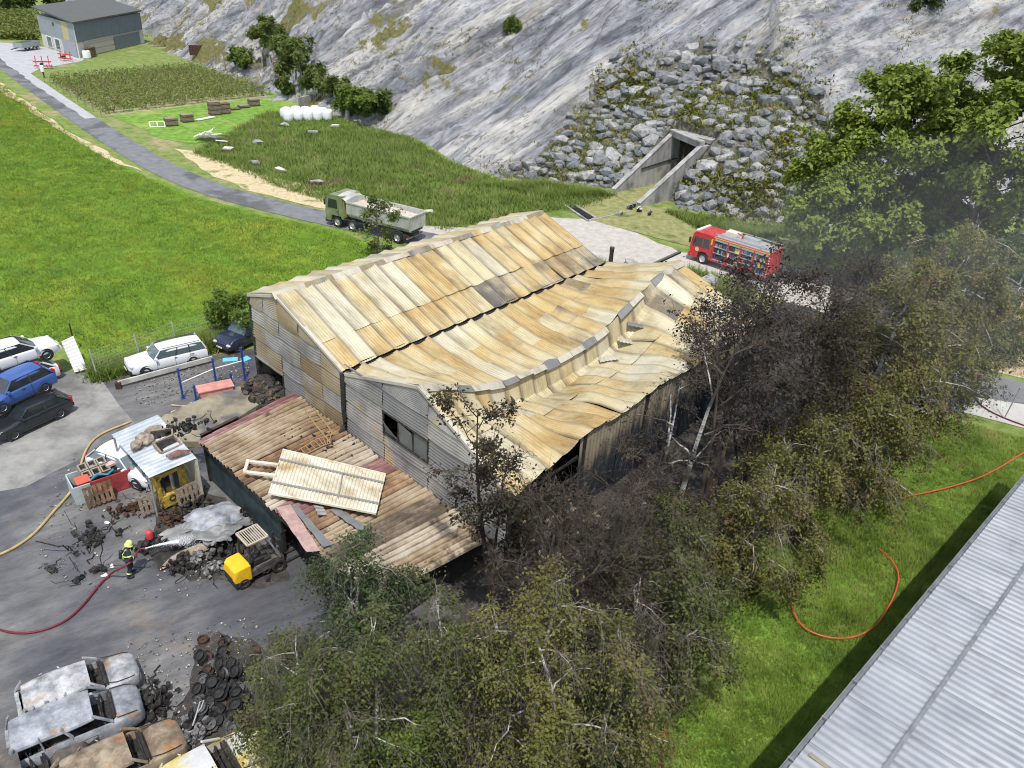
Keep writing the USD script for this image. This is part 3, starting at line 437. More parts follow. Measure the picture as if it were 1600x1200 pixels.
C_rst = pm('rusty_brown_sheet', [(.25, (.07, .045, .03)), (.45, (.22, .125, .07)), (.6, (.38, .25, .15)), (.75, (.48, .37, .26))], .9, .65, .25, 14, metal=.1, nrough=.72, bdist=.02, axes=[tuple(HA * .55), tuple(HB * .9), (0, 0, 1)], lap=.85)
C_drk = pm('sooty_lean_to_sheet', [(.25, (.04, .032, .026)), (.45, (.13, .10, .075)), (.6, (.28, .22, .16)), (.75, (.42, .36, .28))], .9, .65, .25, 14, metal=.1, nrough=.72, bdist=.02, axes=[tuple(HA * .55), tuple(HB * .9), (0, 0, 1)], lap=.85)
def left_edge(a): return 4.25 + (6.6 - 4.25) * np.clip(-a / 6.9, 0, 1)
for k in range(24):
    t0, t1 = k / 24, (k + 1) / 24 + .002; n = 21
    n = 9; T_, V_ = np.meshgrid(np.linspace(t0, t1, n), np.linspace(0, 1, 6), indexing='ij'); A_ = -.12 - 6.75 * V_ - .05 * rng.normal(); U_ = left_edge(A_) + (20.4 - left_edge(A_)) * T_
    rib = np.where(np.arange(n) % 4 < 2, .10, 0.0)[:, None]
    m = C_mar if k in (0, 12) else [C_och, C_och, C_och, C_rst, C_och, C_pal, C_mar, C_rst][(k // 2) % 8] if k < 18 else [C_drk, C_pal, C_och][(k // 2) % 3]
    obj('roof_sheet', MB().grid(hp(A_, U_, can_z(A_, U_) + rib + .035 * (k % 2) + rng.normal(0, .03) * V_ + .16 * (meshkit.fbm(np.stack([A_ * .5, U_ * .9, 0 * U_], -1), 2, 3) - .5))), m, can, uv=np.repeat(np.array([.55, .75, .08, .08])[np.arange(n) % 4][:, None, None] * [[[1, 0]]], 6, 1).reshape(-1, 2))  # uv darkens the rib troughs: shade painted into the sheet colour
wall_t = pm('dark_teal_wall_look', [(.3, (.012, .018, .02)), (.55, (.025, .045, .05)), (.75, (.06, .07, .07))], 1.5, .7, .4, 12)
for k in range(5):
    u0 = 6.75 + k * 1.35; obj('wall_panel', MB().box(hp(-6.6, u0 + .66, 1.1), (.06, 1.33, 2.2), np.stack([HA, HB, [0, 0, 1]], 1)), wall_t, can)
for k in range(4):
    a0 = -6.5 + k * 1.6; zt = float(can_z(a0 + .8, 8)) - .15; obj('wall_panel', MB().box(hp(a0 + .8, left_edge(a0 + .8) + .15, zt / 2), (1.58, .06, zt), np.stack([HA, HB, [0, 0, 1]], 1)), wall_t, can)
for u in (6.7, 13.6, 17, 20.2): obj('post', MB().box(hp(-6.65, u, 1.15), (.14, .14, 2.3), np.stack([HA, np.cross([0, 0, 1], HA), [0, 0, 1]], 1)), charsteel, can)
obj('edge_beam', MB().bar(hp(-6.8, 6.65, 2.26), hp(-6.8, 20.3, 2.26), .08, .2), charsteel, can)
obj('edge_beam', MB().bar(hp(-6.8, 20.3, 2.2), hp(-.3, 20.2, 1.1), .08, .2), charsteel, can)
obj('wall_panel', MB().grid(np.stack([hp(np.linspace(-6.7, -.3, 4), np.full(4, 20.1), np.zeros(4)), hp(np.linspace(-6.7, -.3, 4), np.full(4, 20.1), can_z(np.linspace(-6.7, -.3, 4), 20) - .1)], 1)), charred, can)
# ================================================================== warehouse at the lower right
WZ = 4.6; WE = G(1232, 1200, WZ); WA = np.array([math.sin(math.radians(44.8)), math.cos(math.radians(44.8)), 0]); WB = np.array([WA[1], -WA[0], 0])
ware = thing('warehouse', 'large warehouse with a pale grey ribbed metal roof beside the lawn', 'building')
W_m = pm('ribbed_roof_look', [(.3, (0.275, 0.288, 0.311)), (.7, (0.373, 0.386, 0.408))], .7, .42, .1, 20, metal=.35, bdist=.01, ramp2=[(.3, (0.196, 0.200, 0.209)), (.7, (0.302, 0.311, 0.324))], scale2=1.4, mask2=(.55, .7))
W_m2 = pm('ribbed_roof_worn_look', [(.3, (0.248, 0.262, 0.284)), (.7, (0.355, 0.368, 0.391))], .9, .46, .1, 20, metal=.35, bdist=.01)
def wz(t): return WZ + .075 * t
for k in range(-8, 22):
    for t0, t1 in ((0, 1.84), (1.84, 9.0)):
        s = k * 1.2 + np.array([0, .05, .09, .29, .33, .35, .39, .59, .63, .65, .69, .89, .93, .95, .99, 1.2]); h = np.array([.0, .0, .045, .0, .0, .0, .045, .0, .0, .0, .045, .0, .0, .0, .045, .0]); s = k * 1.2 + np.arange(17) * .075; h = np.array([0, .05, .05, 0] * 4 + [0])
        P = np.stack([WE + s[:, None] * WA + t * WB + np.stack([0 * s, 0 * s, h + wz(t) - WZ + .012 * (k % 2) + (.02 if t0 == 0 else 0)], 1) for t in np.linspace(t0 - (.05 if t0 else 0), t1, 3)], 1)
        obj('roof_sheet', MB().grid(P), [W_m, W_m, W_m2][(k * 7 + int(t0)) % 3], ware)
gut = pm('zinc_gutter_look', [(.3, (.16, .17, .18)), (.7, (.30, .31, .32))], 2, .5, .1, metal=.5)
m = MB(); s = np.linspace(-9.6, 26.4, 30); m.grid(np.stack([WE + s[:, None] * WA + o * WB + [0, 0, z] for o, z in ((.02, -.02), (-.02, -.12), (-.16, -.12), (-.18, .0), (-.15, .0))], 1)); obj('gutter', m, gut, ware)
for k in range(-4, 13): obj('gutter_bracket', MB().box(WE + WA * (k * 2.0 + .3) + WB * -.09 + [0, 0, .015], (.05, .2, .03), np.stack([WA, WB, [0, 0, 1]], 1)), gut, ware)
obj('joint_flashing', MB().bar(WE + WA * -9.6 + WB * 1.84 + [0, 0, wz(1.84) - WZ + .09], WE + WA * 26.4 + WB * 1.84 + [0, 0, wz(1.84) - WZ + .09], .12, .07), gut, ware)
obj('worn_flashing', MB().box(WE + WA * .75 + WB * .75 + [0, 0, wz(.75) - WZ + .07], (.14, 1.1, .03), np.stack([WA, WB, [0, 0, 1]], 1)), flat('brown_flashing', (.22, .19, .14), .7), ware, label='brown weathered strip of flashing near the eave')
wall_w = pm('warehouse_wall_look', [(.3, (.11, .12, .12)), (.7, (.2, .21, .21))], 1, .7)
c0 = WE + WA * -9.5 + WB * .05; c1 = WE + WA * 26.3 + WB * .05; c2 = c1 + WB * 8.8; c3 = c0 + WB * 8.8
for p, q in ((c0, c1), (c1, c2), (c2, c3), (c3, c0)): obj('wall', MB().grid([[p * [1, 1, 0], p * [1, 1, 0] + [0, 0, WZ - .03]], [q * [1, 1, 0], q * [1, 1, 0] + [0, 0, WZ - .03]]]), wall_w, ware)
# ================================================================== vegetation
def tubes(P, Rr, sides=3):
    """many thin tubes at once: P (n, k, 3), Rr (n, k)"""
    n, k = P.shape[:2]; t = np.gradient(P, axis=1); t /= np.linalg.norm(t, axis=2, keepdims=True) + 1e-9
    a = np.cross(t, np.where(np.abs(t[..., 2:]) < .9, [0, 0, 1.0], [1.0, 0, 0])); a /= np.linalg.norm(a, axis=2, keepdims=True) + 1e-9; b = np.cross(t, a); g = np.arange(sides) * 2 * np.pi / sides
    v = P[:, :, None] + Rr[:, :, None, None] * (np.cos(g)[:, None] * a[:, :, None] + np.sin(g)[:, None] * b[:, :, None])
    i, j = np.meshgrid(np.arange(k - 1), np.arange(sides), indexing='ij'); q = np.stack([i * sides + j, i * sides + (j + 1) % sides, (i + 1) * sides + (j + 1) % sides, (i + 1) * sides + j], -1).reshape(-1, 4)
    return v.reshape(-1, 3), (q[None] + (np.arange(n) * k * sides)[:, None, None]).reshape(-1, 4)
def unit(v): return v / (np.linalg.norm(v, axis=-1, keepdims=True) + 1e-9)
def leaf_quads(P, size, r, bias=None, long=1.7):
    """one small folded leaf at every point; bias is the way the blades tend to face"""
    n = len(P); nn = unit(r.normal(size=(n, 3)) * .60 + (np.array([0, 0, .55]) if bias is None else bias)); d = unit(np.cross(nn, r.normal(size=(n, 3)))); d = unit(d + [0, 0, -.25]); u = unit(np.cross(nn, d)); s = size * r.uniform(.55, 1.4, (n, 1)); w = np.cross(d, u)
    v = np.stack([P, P + d * s * .5 * long + u * s * .5 + w * s * .12, P + d * s * long, P + d * s * .5 * long - u * s * .5 + w * s * .12], 1)
    return v.reshape(-1, 3), np.arange(4 * n).reshape(-1, 4)
def tree_parts(Ht, Rc, seed, limbs=22, sub=7, tw=5, lo=.22, droop=.35, leafn=9000, leaf=.12, shape=1.0, lean=(0, 0), trunk_r=None, rise=.8, strands=.5, leafmask=None, stems=1, twlen=.8, top=1.0, twr=.006):
    r = np.random.default_rng(seed); tr = trunk_r or .012 * Ht + .02; T, BR = MB(), []
    ends, endr = [], []
    for st in range(stems):
        k = 9; z = np.linspace(0, 1, k); off = np.array(lean) * Ht; sp = r.normal(0, .09, 2) * (stems > 1) * Ht
        P = np.stack([off[0] * z ** 1.3 + sp[0] * z + .02 * Ht * np.sin(z * 5 + r.uniform(0, 6)) * z, off[1] * z ** 1.3 + sp[1] * z + .02 * Ht * np.sin(z * 4 + r.uniform(0, 6)) * z, z * Ht * (1 if st == 0 else r.uniform(.75, .95))], 1)
        T.tube(P, tr * (1 - .88 * z) * (1 if st == 0 else .75), 7)
        nl = limbs // stems; f = np.clip(lo + (1 - lo) * (np.arange(nl) + r.uniform(0, 1, nl)) / nl, 0, .99); az = np.arange(nl) * 2.4 + r.uniform(0, .8, nl)
        prof = np.clip(np.sin(np.pi * np.clip((f - lo) / (1.08 - lo), 0, 1) ** (.75 / shape)), .22, 1) ** .8 * top
        L = Rc * prof * r.uniform(.75, 1.15, nl); base = np.stack([np.interp(f, z, P[:, c]) for c in range(3)], 1)
        h = np.stack([np.cos(az), np.sin(az), 0 * az], 1); t = np.linspace(0, 1, 6)[None, :, None]
        up = rise * r.uniform(.6, 1.4, (nl, 1, 1)); LP = base[:, None] + h[:, None] * L[:, None, None] * t + np.array([0, 0, 1.0]) * L[:, None, None] * (up * t - (up * .5 + droop) * t ** 2 * .8) + np.cumsum(r.normal(0, .035, (nl, 6, 3)), 1) * L[:, None, None]
        lr = tr * .42 * (1 - .6 * f)[:, None] * (1 - .8 * t[..., 0]); T.add(*tubes(LP, lr, 4))
        # second order
        ns = nl * sub; li = np.repeat(np.arange(nl), sub); tt = np.clip(.25 + .75 * (np.tile(np.arange(sub), nl) + r.uniform(0, 1, ns)) / sub, 0, 1)
        idx = np.clip((tt * 5).astype(int), 0, 4); fr = (tt * 5 - idx)[:, None]; b2 = LP[li, idx] * (1 - fr) + LP[li, idx + 1] * fr; d1 = unit(LP[li, idx + 1] - LP[li, idx])
        d2 = unit(d1 * .7 + r.normal(0, .65, (ns, 3)) + [0, 0, .25]); L2_ = (L[li] * .42 * r.uniform(.5, 1.2, ns) * (1.15 - .5 * tt))[:, None, None]; t4 = np.linspace(0, 1, 4)[None, :, None]
        SP = b2[:, None] + d2[:, None] * L2_ * t4 + np.array([0, 0, -1.0]) * L2_ * droop * t4 ** 2; BR.append(tubes(SP, tr * .10 * (1.15 - tt)[:, None] * (1 - .7 * t4[..., 0]) + .006, 3))
        nt = ns * tw; si = np.repeat(np.arange(ns), tw); t3 = r.uniform(.25, 1, nt); i3 = np.clip((t3 * 3).astype(int), 0, 2); f3 = (t3 * 3 - i3)[:, None]; b3 = SP[si, i3] * (1 - f3) + SP[si, i3 + 1] * f3
        d3 = unit(d2[si] * .5 + r.normal(0, .8, (nt, 3)) + [0, 0, .15 - droop]); l3 = (twlen * r.uniform(.5, 1.3, nt))[:, None, None]; TP = b3[:, None] + d3[:, None] * l3 * t4 + np.array([0, 0, -1.0]) * l3 * droop * 1.3 * t4 ** 2
        BR.append(tubes(TP[:, [0, 2, 3]], np.broadcast_to(twr * (1 - .75 * t4[..., 0]) + .0012, (nt, 4))[:, [0, 2, 3]], 3)); ends.append(TP)
    TP = np.vstack(ends); bm = MB()
    for v, f in BR: bm.add(v, f)
    lm = None
    if leafn:
        wgt = np.repeat(r.gamma(.7, 1.0, len(TP) // tw + 1), tw)[:len(TP)] * np.repeat(r.uniform(.3, 1.6, len(TP) // (tw * sub) + 1), tw * sub)[:len(TP)]; k = r.choice(len(TP), leafn, p=wgt / wgt.sum())
        if leafmask is not None:
            w = leafmask(TP[:, -1] / [Rc, Rc, Ht]); w = np.maximum(w, 0); k = r.choice(len(TP), leafn, p=w / w.sum())
        t = r.uniform(0, 3, leafn); i = np.clip(t.astype(int), 0, 2); fr = (t - i)[:, None]; P = TP[k, i] * (1 - fr) + TP[k, i + 1] * fr + r.normal(0, .07 + leaf * .5, (leafn, 3))
        P[:, 2] -= strands * np.abs(r.normal(0, 1, leafn)) * (r.uniform(0, 1, leafn) < .5); out_ = unit(P - np.array([0, 0, Ht * .42])); lm = MB().add(*leaf_quads(P, leaf, r, out_ * .55 + [0, 0, .45]))
    return T, bm, lm
def leafm(name, c0, c1, c2, brown=None, bmask=(.52, .64), bscale=.5, trans=.25, rough=.6, isl=.42):
    return pm(name, [(.3, c0), (.5, c1), (.7, c2)], .8, rough, 0, spec=.35, detail=4, island=isl, trans=trans, ramp2=brown, scale2=bscale, mask2=bmask)
LF_fresh = leafm('fresh_leaf', (0.127, 0.231, 0.028), (0.231, 0.382, 0.051), (0.359, 0.497, 0.081), trans=.3)
LF_birch = leafm('birch_leaf', (.060, .095, .020), (.105, .150, .034), (.17, .21, .06), [(.3, (.10, .085, .035)), (.7, (.18, .15, .06))], (.56, .68))
LF_olive = leafm('olive_leaf', (0.106, 0.130, 0.028), (0.190, 0.215, 0.046), (0.306, 0.306, 0.081), [(.3, (0.181, 0.123, 0.051)), (.7, (0.296, 0.207, 0.084))], (.57, .68))
LF_brown = leafm('scorched_leaf', (.026, .024, .013), (.058, .050, .025), (.105, .088, .042), [(.3, (.045, .058, .018)), (.7, (.09, .10, .035))], (.50, .62))
LF_black = leafm('burnt_leaf', (0.012, 0.011, 0.010), (0.026, 0.023, 0.018), (0.060, 0.046, 0.031), [(.3, (0.036, 0.034, 0.017)), (.7, (0.072, 0.060, 0.030))], (.56, .66), trans=.05)
LF_dark = leafm('dark_green_leaf', (0.037, 0.076, 0.024), (0.071, 0.133, 0.041), (0.128, 0.196, 0.065))
LF_bright = leafm('bright_shrub_leaf', (0.072, 0.160, 0.019), (0.136, 0.272, 0.032), (0.224, 0.368, 0.056), trans=.3)
LF_shrub = leafm('shrub_leaf', (0.058, 0.117, 0.023), (0.129, 0.222, 0.042), (0.234, 0.328, 0.070), [(.3, (0.234, 0.257, 0.047)), (.7, (0.421, 0.398, 0.070))], (.58, .7))
bark_w = pm('birch_bark', [(.36, (.035, .032, .03)), (.46, (.30, .29, .27)), (.6, (.52, .50, .47))], 2.2, .85, .4, 14, stretch=(1, 1, 3.0), ramp2=[(.3, (.03, .026, .024)), (.7, (.09, .075, .06))], scale2=.5, mask2=(.46, .56))
bark_b = pm('burnt_bark', [(.3, (.012, .011, .010)), (.5, (.045, .034, .026)), (.7, (.14, .095, .062))], 1.2, .9, .5, 14)
bark_r = pm('burnt_twig', [(.3, (.016, .013, .011)), (.5, (.042, .032, .025)), (.7, (.11, .082, .06))], 1.0, .85)
bark_g = pm('grey_bark', [(.3, (.06, .05, .042)), (.7, (.18, .155, .13))], 2, .9, .5, 14)
def tree(name, label, base, Ht, Rc, seed, leafm_, bark, twig, group=None, cat='tree', **k):
    t = thing(name, label, cat, base, 0, group); T, b, l = tree_parts(Ht, Rc, seed, **k)
    obj('trunk', T, bark, t); obj('branches', b, twig, t, kind='stuff')
    if l is not None: obj('crown', l, leafm_, t)
    return t
def top_h(base, py):
    lo, hi = .05, 30.0
    for _ in range(40):
        m = (lo + hi) / 2; q = base + [0, 0, m] - EYE
        if 600 - CAM_F * (q @ UP) / (q @ FWD) > py: lo = m
        else: hi = m
    return lo
BURNT = [  # base pixel, top row, radius, label, leaf kind, leaf number
    ((772, 1005), 650, 1.9, 'small charred birch with a dry brown leafy top in front of the gable corner', LF_brown, 5200, dict(lo=.5, limbs=20, stems=2, twlen=.45, droop=.1, rise=1.2, strands=.1)),
    ((868, 1050), 742, 2.9, 'bare reddish brown burnt tree beside the end of the lean-to roof', LF_brown, 1400, dict(lo=.12, limbs=30, sub=9, tw=6, droop=.02, rise=1.3, stems=3, strands=.1, twlen=.7)),
    ((940, 985), 735, 2.5, 'leafless burnt tree with rust coloured branches before the missing wall bay', LF_brown, 1200, dict(lo=.15, limbs=28, sub=9, tw=6, droop=.05, rise=1.1, stems=2, strands=.1)),
    ((1012, 905), 500, 2.3, 'charred birch with a white spotted trunk and bare upper limbs', LF_black, 500, dict(lo=.45, limbs=13, sub=5, tw=4, droop=.05, rise=1.5, stems=2, strands=.1)),
    ((1085, 845), 455, 2.7, 'tall blackened tree with upright forked limbs against the sooty wall', LF_black, 2200, dict(lo=.52, limbs=18, sub=5, droop=.05, rise=1.5, stems=3, strands=.15, tw=5)),
    ((1150, 800), 440, 3.0, 'black burnt tree with a dense dead crown behind the forked one', LF_black, 7500, dict(lo=.42, limbs=24, droop=.15, rise=1.3, stems=2, strands=.25)),
    ((1215, 765), 470, 3.2, 'dark charred tree with a wide twiggy crown in the middle of the row', LF_brown, 9500, dict(lo=.25, limbs=30, droop=.2, rise=1.0, strands=.3)),
    ((1262, 700), 412, 3.2, 'scorched brown black birch nearest to the rear of the fire engine', LF_brown, 8500, dict(lo=.25, limbs=28, droop=.35, rise=.8, strands=.5)),
    ((975, 940), 760, 2.0, 'low burnt thicket with rusty twigs among the ash at the foot of the white trunk', LF_brown, 1200, dict(lo=.08, limbs=26, sub=8, tw=6, droop=.05, rise=1.2, stems=3, strands=.1, twlen=.6)),
    ((830, 985), 770, 1.9, 'low leafless thicket between the lean-to corner and the rusty burnt tree', LF_brown, 700, dict(lo=.08, limbs=26, sub=8, tw=6, droop=.05, rise=1.2, stems=3, strands=.1, twlen=.6)),
    ((1130, 700), 455, 2.2, 'thin black tree reaching above the far end of the hall roof', LF_black, 4200, dict(lo=.5, limbs=22, sub=6, tw=5, droop=.05, rise=1.4, stems=2, strands=.1)),
]
for i, (bp, ty, Rc, lab, lf, ln, kw) in enumerate(BURNT):
    b = G(*bp); tree('burnt_tree', lab, b, top_h(b, ty), Rc, 100 + i, lf, bark_w if i in (3,) else bark_b, bark_r if i in (1, 2) else bark_b, 'burnt trees along the hall', leafn=ln, leaf=.085, **kw)
ROW = [
    ((1320, 730), 395, 4.0, 'brown olive drooping birch in the middle of the tree row', LF_olive, 13000, .12),
    ((1400, 690), 390, 3.7, 'yellowish olive drooping birch beyond the charred trees', LF_olive, 12000, .12),
    ((1340, 640), 400, 3.6, 'olive birch in the second line behind the brown one of the middle', LF_olive, 11000, .12),
    ((1440, 610), 330, 4.0, 'olive brown birch beside the foot of the large fresh green tree', LF_olive, 10000, .12),
    ((1485, 640), 400, 3.0, 'drooping green birch hanging over the edge of the side road', LF_birch, 11000, .11),
    ((1545, 545), 285, 4.2, 'dark green birch at the right end of the row above the straw field', LF_dark, 13000, .13),
    ((1335, 800), 610, 3.0, 'low olive birch by the brightest patch of the lawn', LF_olive, 11000, .105),
    ((1235, 850), 660, 3.0, 'light olive birch hanging over the lawn beyond the orange hose loop', LF_olive, 12000, .105),
    ((1140, 920), 730, 2.7, 'green and brown birch in the lawn side row, by the red hose', LF_olive, 11500, .10),
    ((1062, 985), 800, 2.4, 'olive green birch whose crown hides the charred trunks behind it', LF_birch, 11500, .10),
    ((1020, 1070), 880, 1.9, 'rounded green birch over the dark shaded piece of lawn', LF_birch, 9500, .095),
    ((555, 1075), 850, 2.1, 'dark green leafy tree beside the burnt forklift', LF_dark, 9500, .085),
    ((470, 1190), 985, 1.9, 'green birch overhanging the heap of bare wheel rims', LF_birch, 10500, .08),
    ((590, 1250), 1000, 2.0, 'mixed green birch in the bottom middle, left of the bright bush', LF_birch, 12000, .08),
    ((700, 1180), 930, 2.0, 'birch with pale fallen limbs below the lean-to roof corner', LF_birch, 8500, .085),
    ((815, 1230), 905, 2.0, 'brownish drooping birch in the bottom middle of the foreground', LF_olive, 9500, .085),
    ((905, 1290), 985, 1.9, 'olive drooping birch at the bottom, between the brown one and the lawn', LF_olive, 11000, .08),
    ((950, 1240), 1000, 1.7, 'green birch with a thin white branch beside the orange hose end', LF_birch, 10500, .08),
    ((955, 1110), 905, 1.8, 'grey brown half dead birch in the gap of the foreground row', LF_brown, 5500, .085),
]
for i, (bp, ty, Rc, lab, lf, ln, ls) in enumerate(ROW):
    b = G(*bp); tree('birch_tree', lab, b, top_h(b, ty), Rc, 300 + i, lf, bark_w, bark_g, 'birches between the hall and the lawn', leafn=int(ln * 1.35), leaf=ls * .80, limbs=26, sub=7, tw=5, lo=.12, droop=.45, rise=.7, strands=.45, stems=2)
for bp, ty, Rc, lab, seed, ln in (((1345, 425), 130, 5.6, 'large fresh green tree beside the boulder slope', 41, 48000), ((1475, 455), 80, 6.4, 'largest fresh green tree with yellowish clumps in the upper right', 42, 58000), ((1610, 450), 130, 5.0, 'fresh green tree cut by the right edge of the picture', 43, 36000), ((1268, 432), 250, 3.8, 'smaller hazy green tree standing low beside the fire engine', 44, 34000), ((1430, 410), 165, 5.2, 'fresh green tree between the two largest ones, farther back', 46, 40000)):
    b = G(*bp); tree('broadleaf_tree', lab, b, top_h(b, ty), Rc, seed, LF_fresh, bark_g, bark_g, 'fresh green trees at the foot of the rock', leafn=ln, leaf=.23, limbs=34, sub=9, tw=5, lo=.08, droop=.10, rise=.9, strands=.1, trunk_r=.25, twlen=.9)
b = G(592, 402); tree('young_tree', 'thin young tree standing in front of the dump truck', b, top_h(b, 308), 1.5, 51, LF_shrub, bark_g, bark_g, leafn=2600, leaf=.13, limbs=16, sub=5, tw=4, lo=.05, droop=.1, strands=.1, twlen=.5)
# bush at the hall corner and shrubs on the rock
def bush(name, label, base, Ht, Rc, seed, lf, n, leaf, group=None):
    return tree(name, label, base, Ht, Rc, seed, lf, bark_g, bark_g, group, 'bush', leafn=n, leaf=leaf, limbs=16, sub=5, tw=4, lo=.02, droop=.1, rise=.8, strands=.05, stems=3, twlen=.5, trunk_r=.05)
bush('leafy_bush', 'bright green bush at the meadow corner of the hall', G(372, 528), 3.3, 1.5, 61, LF_bright, 5000, .12)
bush('leafy_bush', 'vivid fresh green bush at the bottom edge among the birches', G(648, 1235), 3.3, 1.15, 62, LF_bright, 6500, .075)
for i, (p, h, rc, lab, lf) in enumerate([((432, 88), 5.0, 3.8, 'largest dark green shrub on the rock above the white bales', LF_shrub), ((470, 118), 4.6, 3.0, 'round shrub just below the largest one on the rock', LF_shrub), ((498, 150), 3.4, 2.6, 'shrub half way down the fence line', LF_shrub), ((535, 165), 3.4, 2.8, 'shrub behind the wooden fence', LF_shrub), ((415, 70), 4.0, 3.0, 'shrub at the upper left of the hedge on the rock', LF_shrub), ((452, 104), 4.0, 3.0, 'shrub between the two largest ones on the rock', LF_shrub), ((552, 178), 3.0, 2.4, 'small shrub just below the one behind the wooden fence', LF_bright), ((590, 178), 2.4, 2.2, 'low shrub at the right end of the hedge by the rock slab', LF_shrub), ((572, 182), 3.2, 2.6, 'lowest shrub by the end of the wooden fence', LF_bright), ((378, 108), 2.6, 2.2, 'light green bush at the top end of the vineyard', LF_bright), ((445, 150), 4.2, 1.2, 'slim shrub beside the concrete wall', LF_shrub), ((800, 50), 1.5, .9, 'lone shrub high on the slab left of the boulder slope', LF_shrub)]):
    q = hit(*p); bush('shrub', lab, q - [0, 0, .2], h, rc, 70 + i, lf, 7000, .24)
for i, (p, h, rc, lab) in enumerate([((38, 12), 7, 5, 'dark tree at the top left behind the far vineyard'), ((85, 14), 6, 5, 'rounded tree behind the roof of the grey building'), ((12, 22), 5, 3.5, 'small tree at the top left corner by the far straw field')]):
    q = G(*p); tree('far_tree', lab, q, h, rc, 90 + i, LF_shrub, bark_g, bark_g, 'far trees', leafn=3500, leaf=.55, limbs=16, sub=5, tw=3, lo=.05, droop=.1, strands=.1)
b = hit(1450, 8); tree('rock_top_pine', 'dark drooping pine branches at the top edge right of centre', b + [0, 0, .2], 2.6, 2.4, 95, LF_dark, bark_g, bark_g, leafn=2500, leaf=.22, limbs=14, sub=5, tw=4, lo=.1, droop=.5, strands=.4)
# --- tufts and tall grass as one mass each
def tuft_mesh(P, hgt, r, blades=7, spread=.16, w=.02):
    n = len(P) * blades; b = np.repeat(P, blades, 0) + np.c_[r.normal(0, spread, (n, 2)), np.zeros(n)]; hh = np.repeat(np.broadcast_to(hgt, (len(P),)), blades) * r.uniform(.5, 1.2, n); az = r.uniform(0, 6.283, n); lean = r.uniform(.4, 1.3, n) * hh
    d = np.stack([np.cos(az), np.sin(az), 0 * az], 1); s = np.stack([-np.sin(az), np.cos(az), 0 * az], 1) * (w * r.uniform(.6, 1.5, n))[:, None]
    v = np.stack([b - s, b + s, b + d * lean[:, None] + [0, 0, 1] * hh[:, None]], 1); return v.reshape(-1, 3), np.arange(3 * n).reshape(-1, 3)
def scatter(pxs, n, r, edge=0):
    pg = sg.Polygon([G(*p)[:2] for p in pxs]).buffer(-edge); x0, y0, x1, y1 = pg.bounds; out = []
    import shapely
    while len(out) < n:
        c = np.c_[r.uniform(x0, x1, 4 * n), r.uniform(y0, y1, 4 * n)]; m = shapely.contains_xy(pg, c[:, 0], c[:, 1]); out += list(c[m])
    return np.c_[np.array(out[:n]), np.zeros(n)]
r = np.random.default_rng(5)
BL_lawn = pm('lawn_blade', [(.3, (0.108, 0.238, 0.026)), (.5, (0.216, 0.400, 0.047)), (.7, (0.389, 0.562, 0.108))], .5, .6, island=.4, trans=.3, detail=5, ramp2=[(.3, (0.281, 0.367, 0.086)), (.7, (0.475, 0.497, 0.151))], scale2=.25, mask2=(.52, .66))
BL_mead = pm('meadow_blade', [(.3, (0.081, 0.176, 0.009)), (.5, (0.142, 0.270, 0.014)), (.7, (0.230, 0.338, 0.030))], .4, .6, island=.35, trans=.3, detail=5, ramp2=[(.3, (0.203, 0.257, 0.014)), (.7, (0.324, 0.324, 0.027))], scale2=.14, mask2=(.53, .66))
BL_tall = pm('rough_blade', [(.3, (.10, .19, .025)), (.5, (.17, .29, .045)), (.7, (.29, .37, .10))], .3, .7, island=.35, trans=.2, detail=5, ramp2=[(.3, (.20, .175, .07)), (.7, (.34, .29, .14))], scale2=.2, mask2=(.57, .68))
BL_straw = pm('straw_blade', [(.3, (.56, .45, .24)), (.5, (.70, .59, .36)), (.7, (.80, .70, .48))], .5, .8, island=.3, trans=.2, ramp2=[(.3, (.22, .24, .06)), (.7, (.36, .34, .12))], scale2=.6, mask2=(.58, .68))
LAWN = [(1005, 1000), (1150, 900), (1300, 780), (1420, 690), (1480, 655), (1620, 690), (1660, 720), (1400, 1100), (1250, 1230), (900, 1230)]
P = scatter(LAWN, 23000, r); hv = .10 + .34 * meshkit.fbm(P * .35, 3, 4) ** 1.6; obj('lawn_grass', MB().add(*tuft_mesh(P, hv, r, 6, .10, .012)), BL_lawn, kind='stuff')
P = scatter(meadow_edge, 27000, r, .5); near = np.linalg.norm(P[:, :2], axis=1); obj('meadow_grass', MB().add(*tuft_mesh(P, .10 + .10 * meshkit.fbm(P * .2, 2, 6), r, 5, .22, .022)), BL_mead, kind='stuff')
P = scatter([(300, 240), (420, 175), (530, 185), (640, 215), (700, 252), (780, 282), (960, 306), (900, 325), (780, 340), (690, 360), (660, 348), (520, 320), (430, 290), (350, 255)], 11500, r); obj('rough_grass_blades', MB().add(*tuft_mesh(P, .25 + .5 * meshkit.fbm(P * .25, 3, 8), r, 6, .3, .035)), BL_tall, kind='stuff')
P = np.vstack([scatter([(1430, 475), (1690, 450), (1750, 630), (1600, 588), (1530, 570), (1445, 560)], 5000, r)])
obj('straw_stubble', MB().add(*tuft_mesh(P, .14, r, 6, .25, .03)), BL_straw, kind='stuff')
# rank weeds: along the fence, the track, the foot of the rock
P = np.vstack([scatter([(140, 572), (260, 545), (390, 500), (396, 530), (330, 548), (230, 575), (150, 596)], 2200, r), scatter([(1010, 432), (1080, 425), (1180, 452), (1150, 490), (1090, 465)], 1500, r), scatter([(830, 285), (960, 305), (860, 312), (760, 290)], 1800, r), scatter([(1040, 330), (1150, 350), (1260, 365), (1170, 372), (1100, 360)], 2000, r), scatter([(905, 405), (1000, 430), (960, 440), (930, 428)], 500, r)])
obj('weeds', MB().add(*tuft_mesh(P, .35 + .5 * meshkit.fbm(P * .5, 2, 3), r, 7, .25, .03)), BL_tall, kind='stuff')
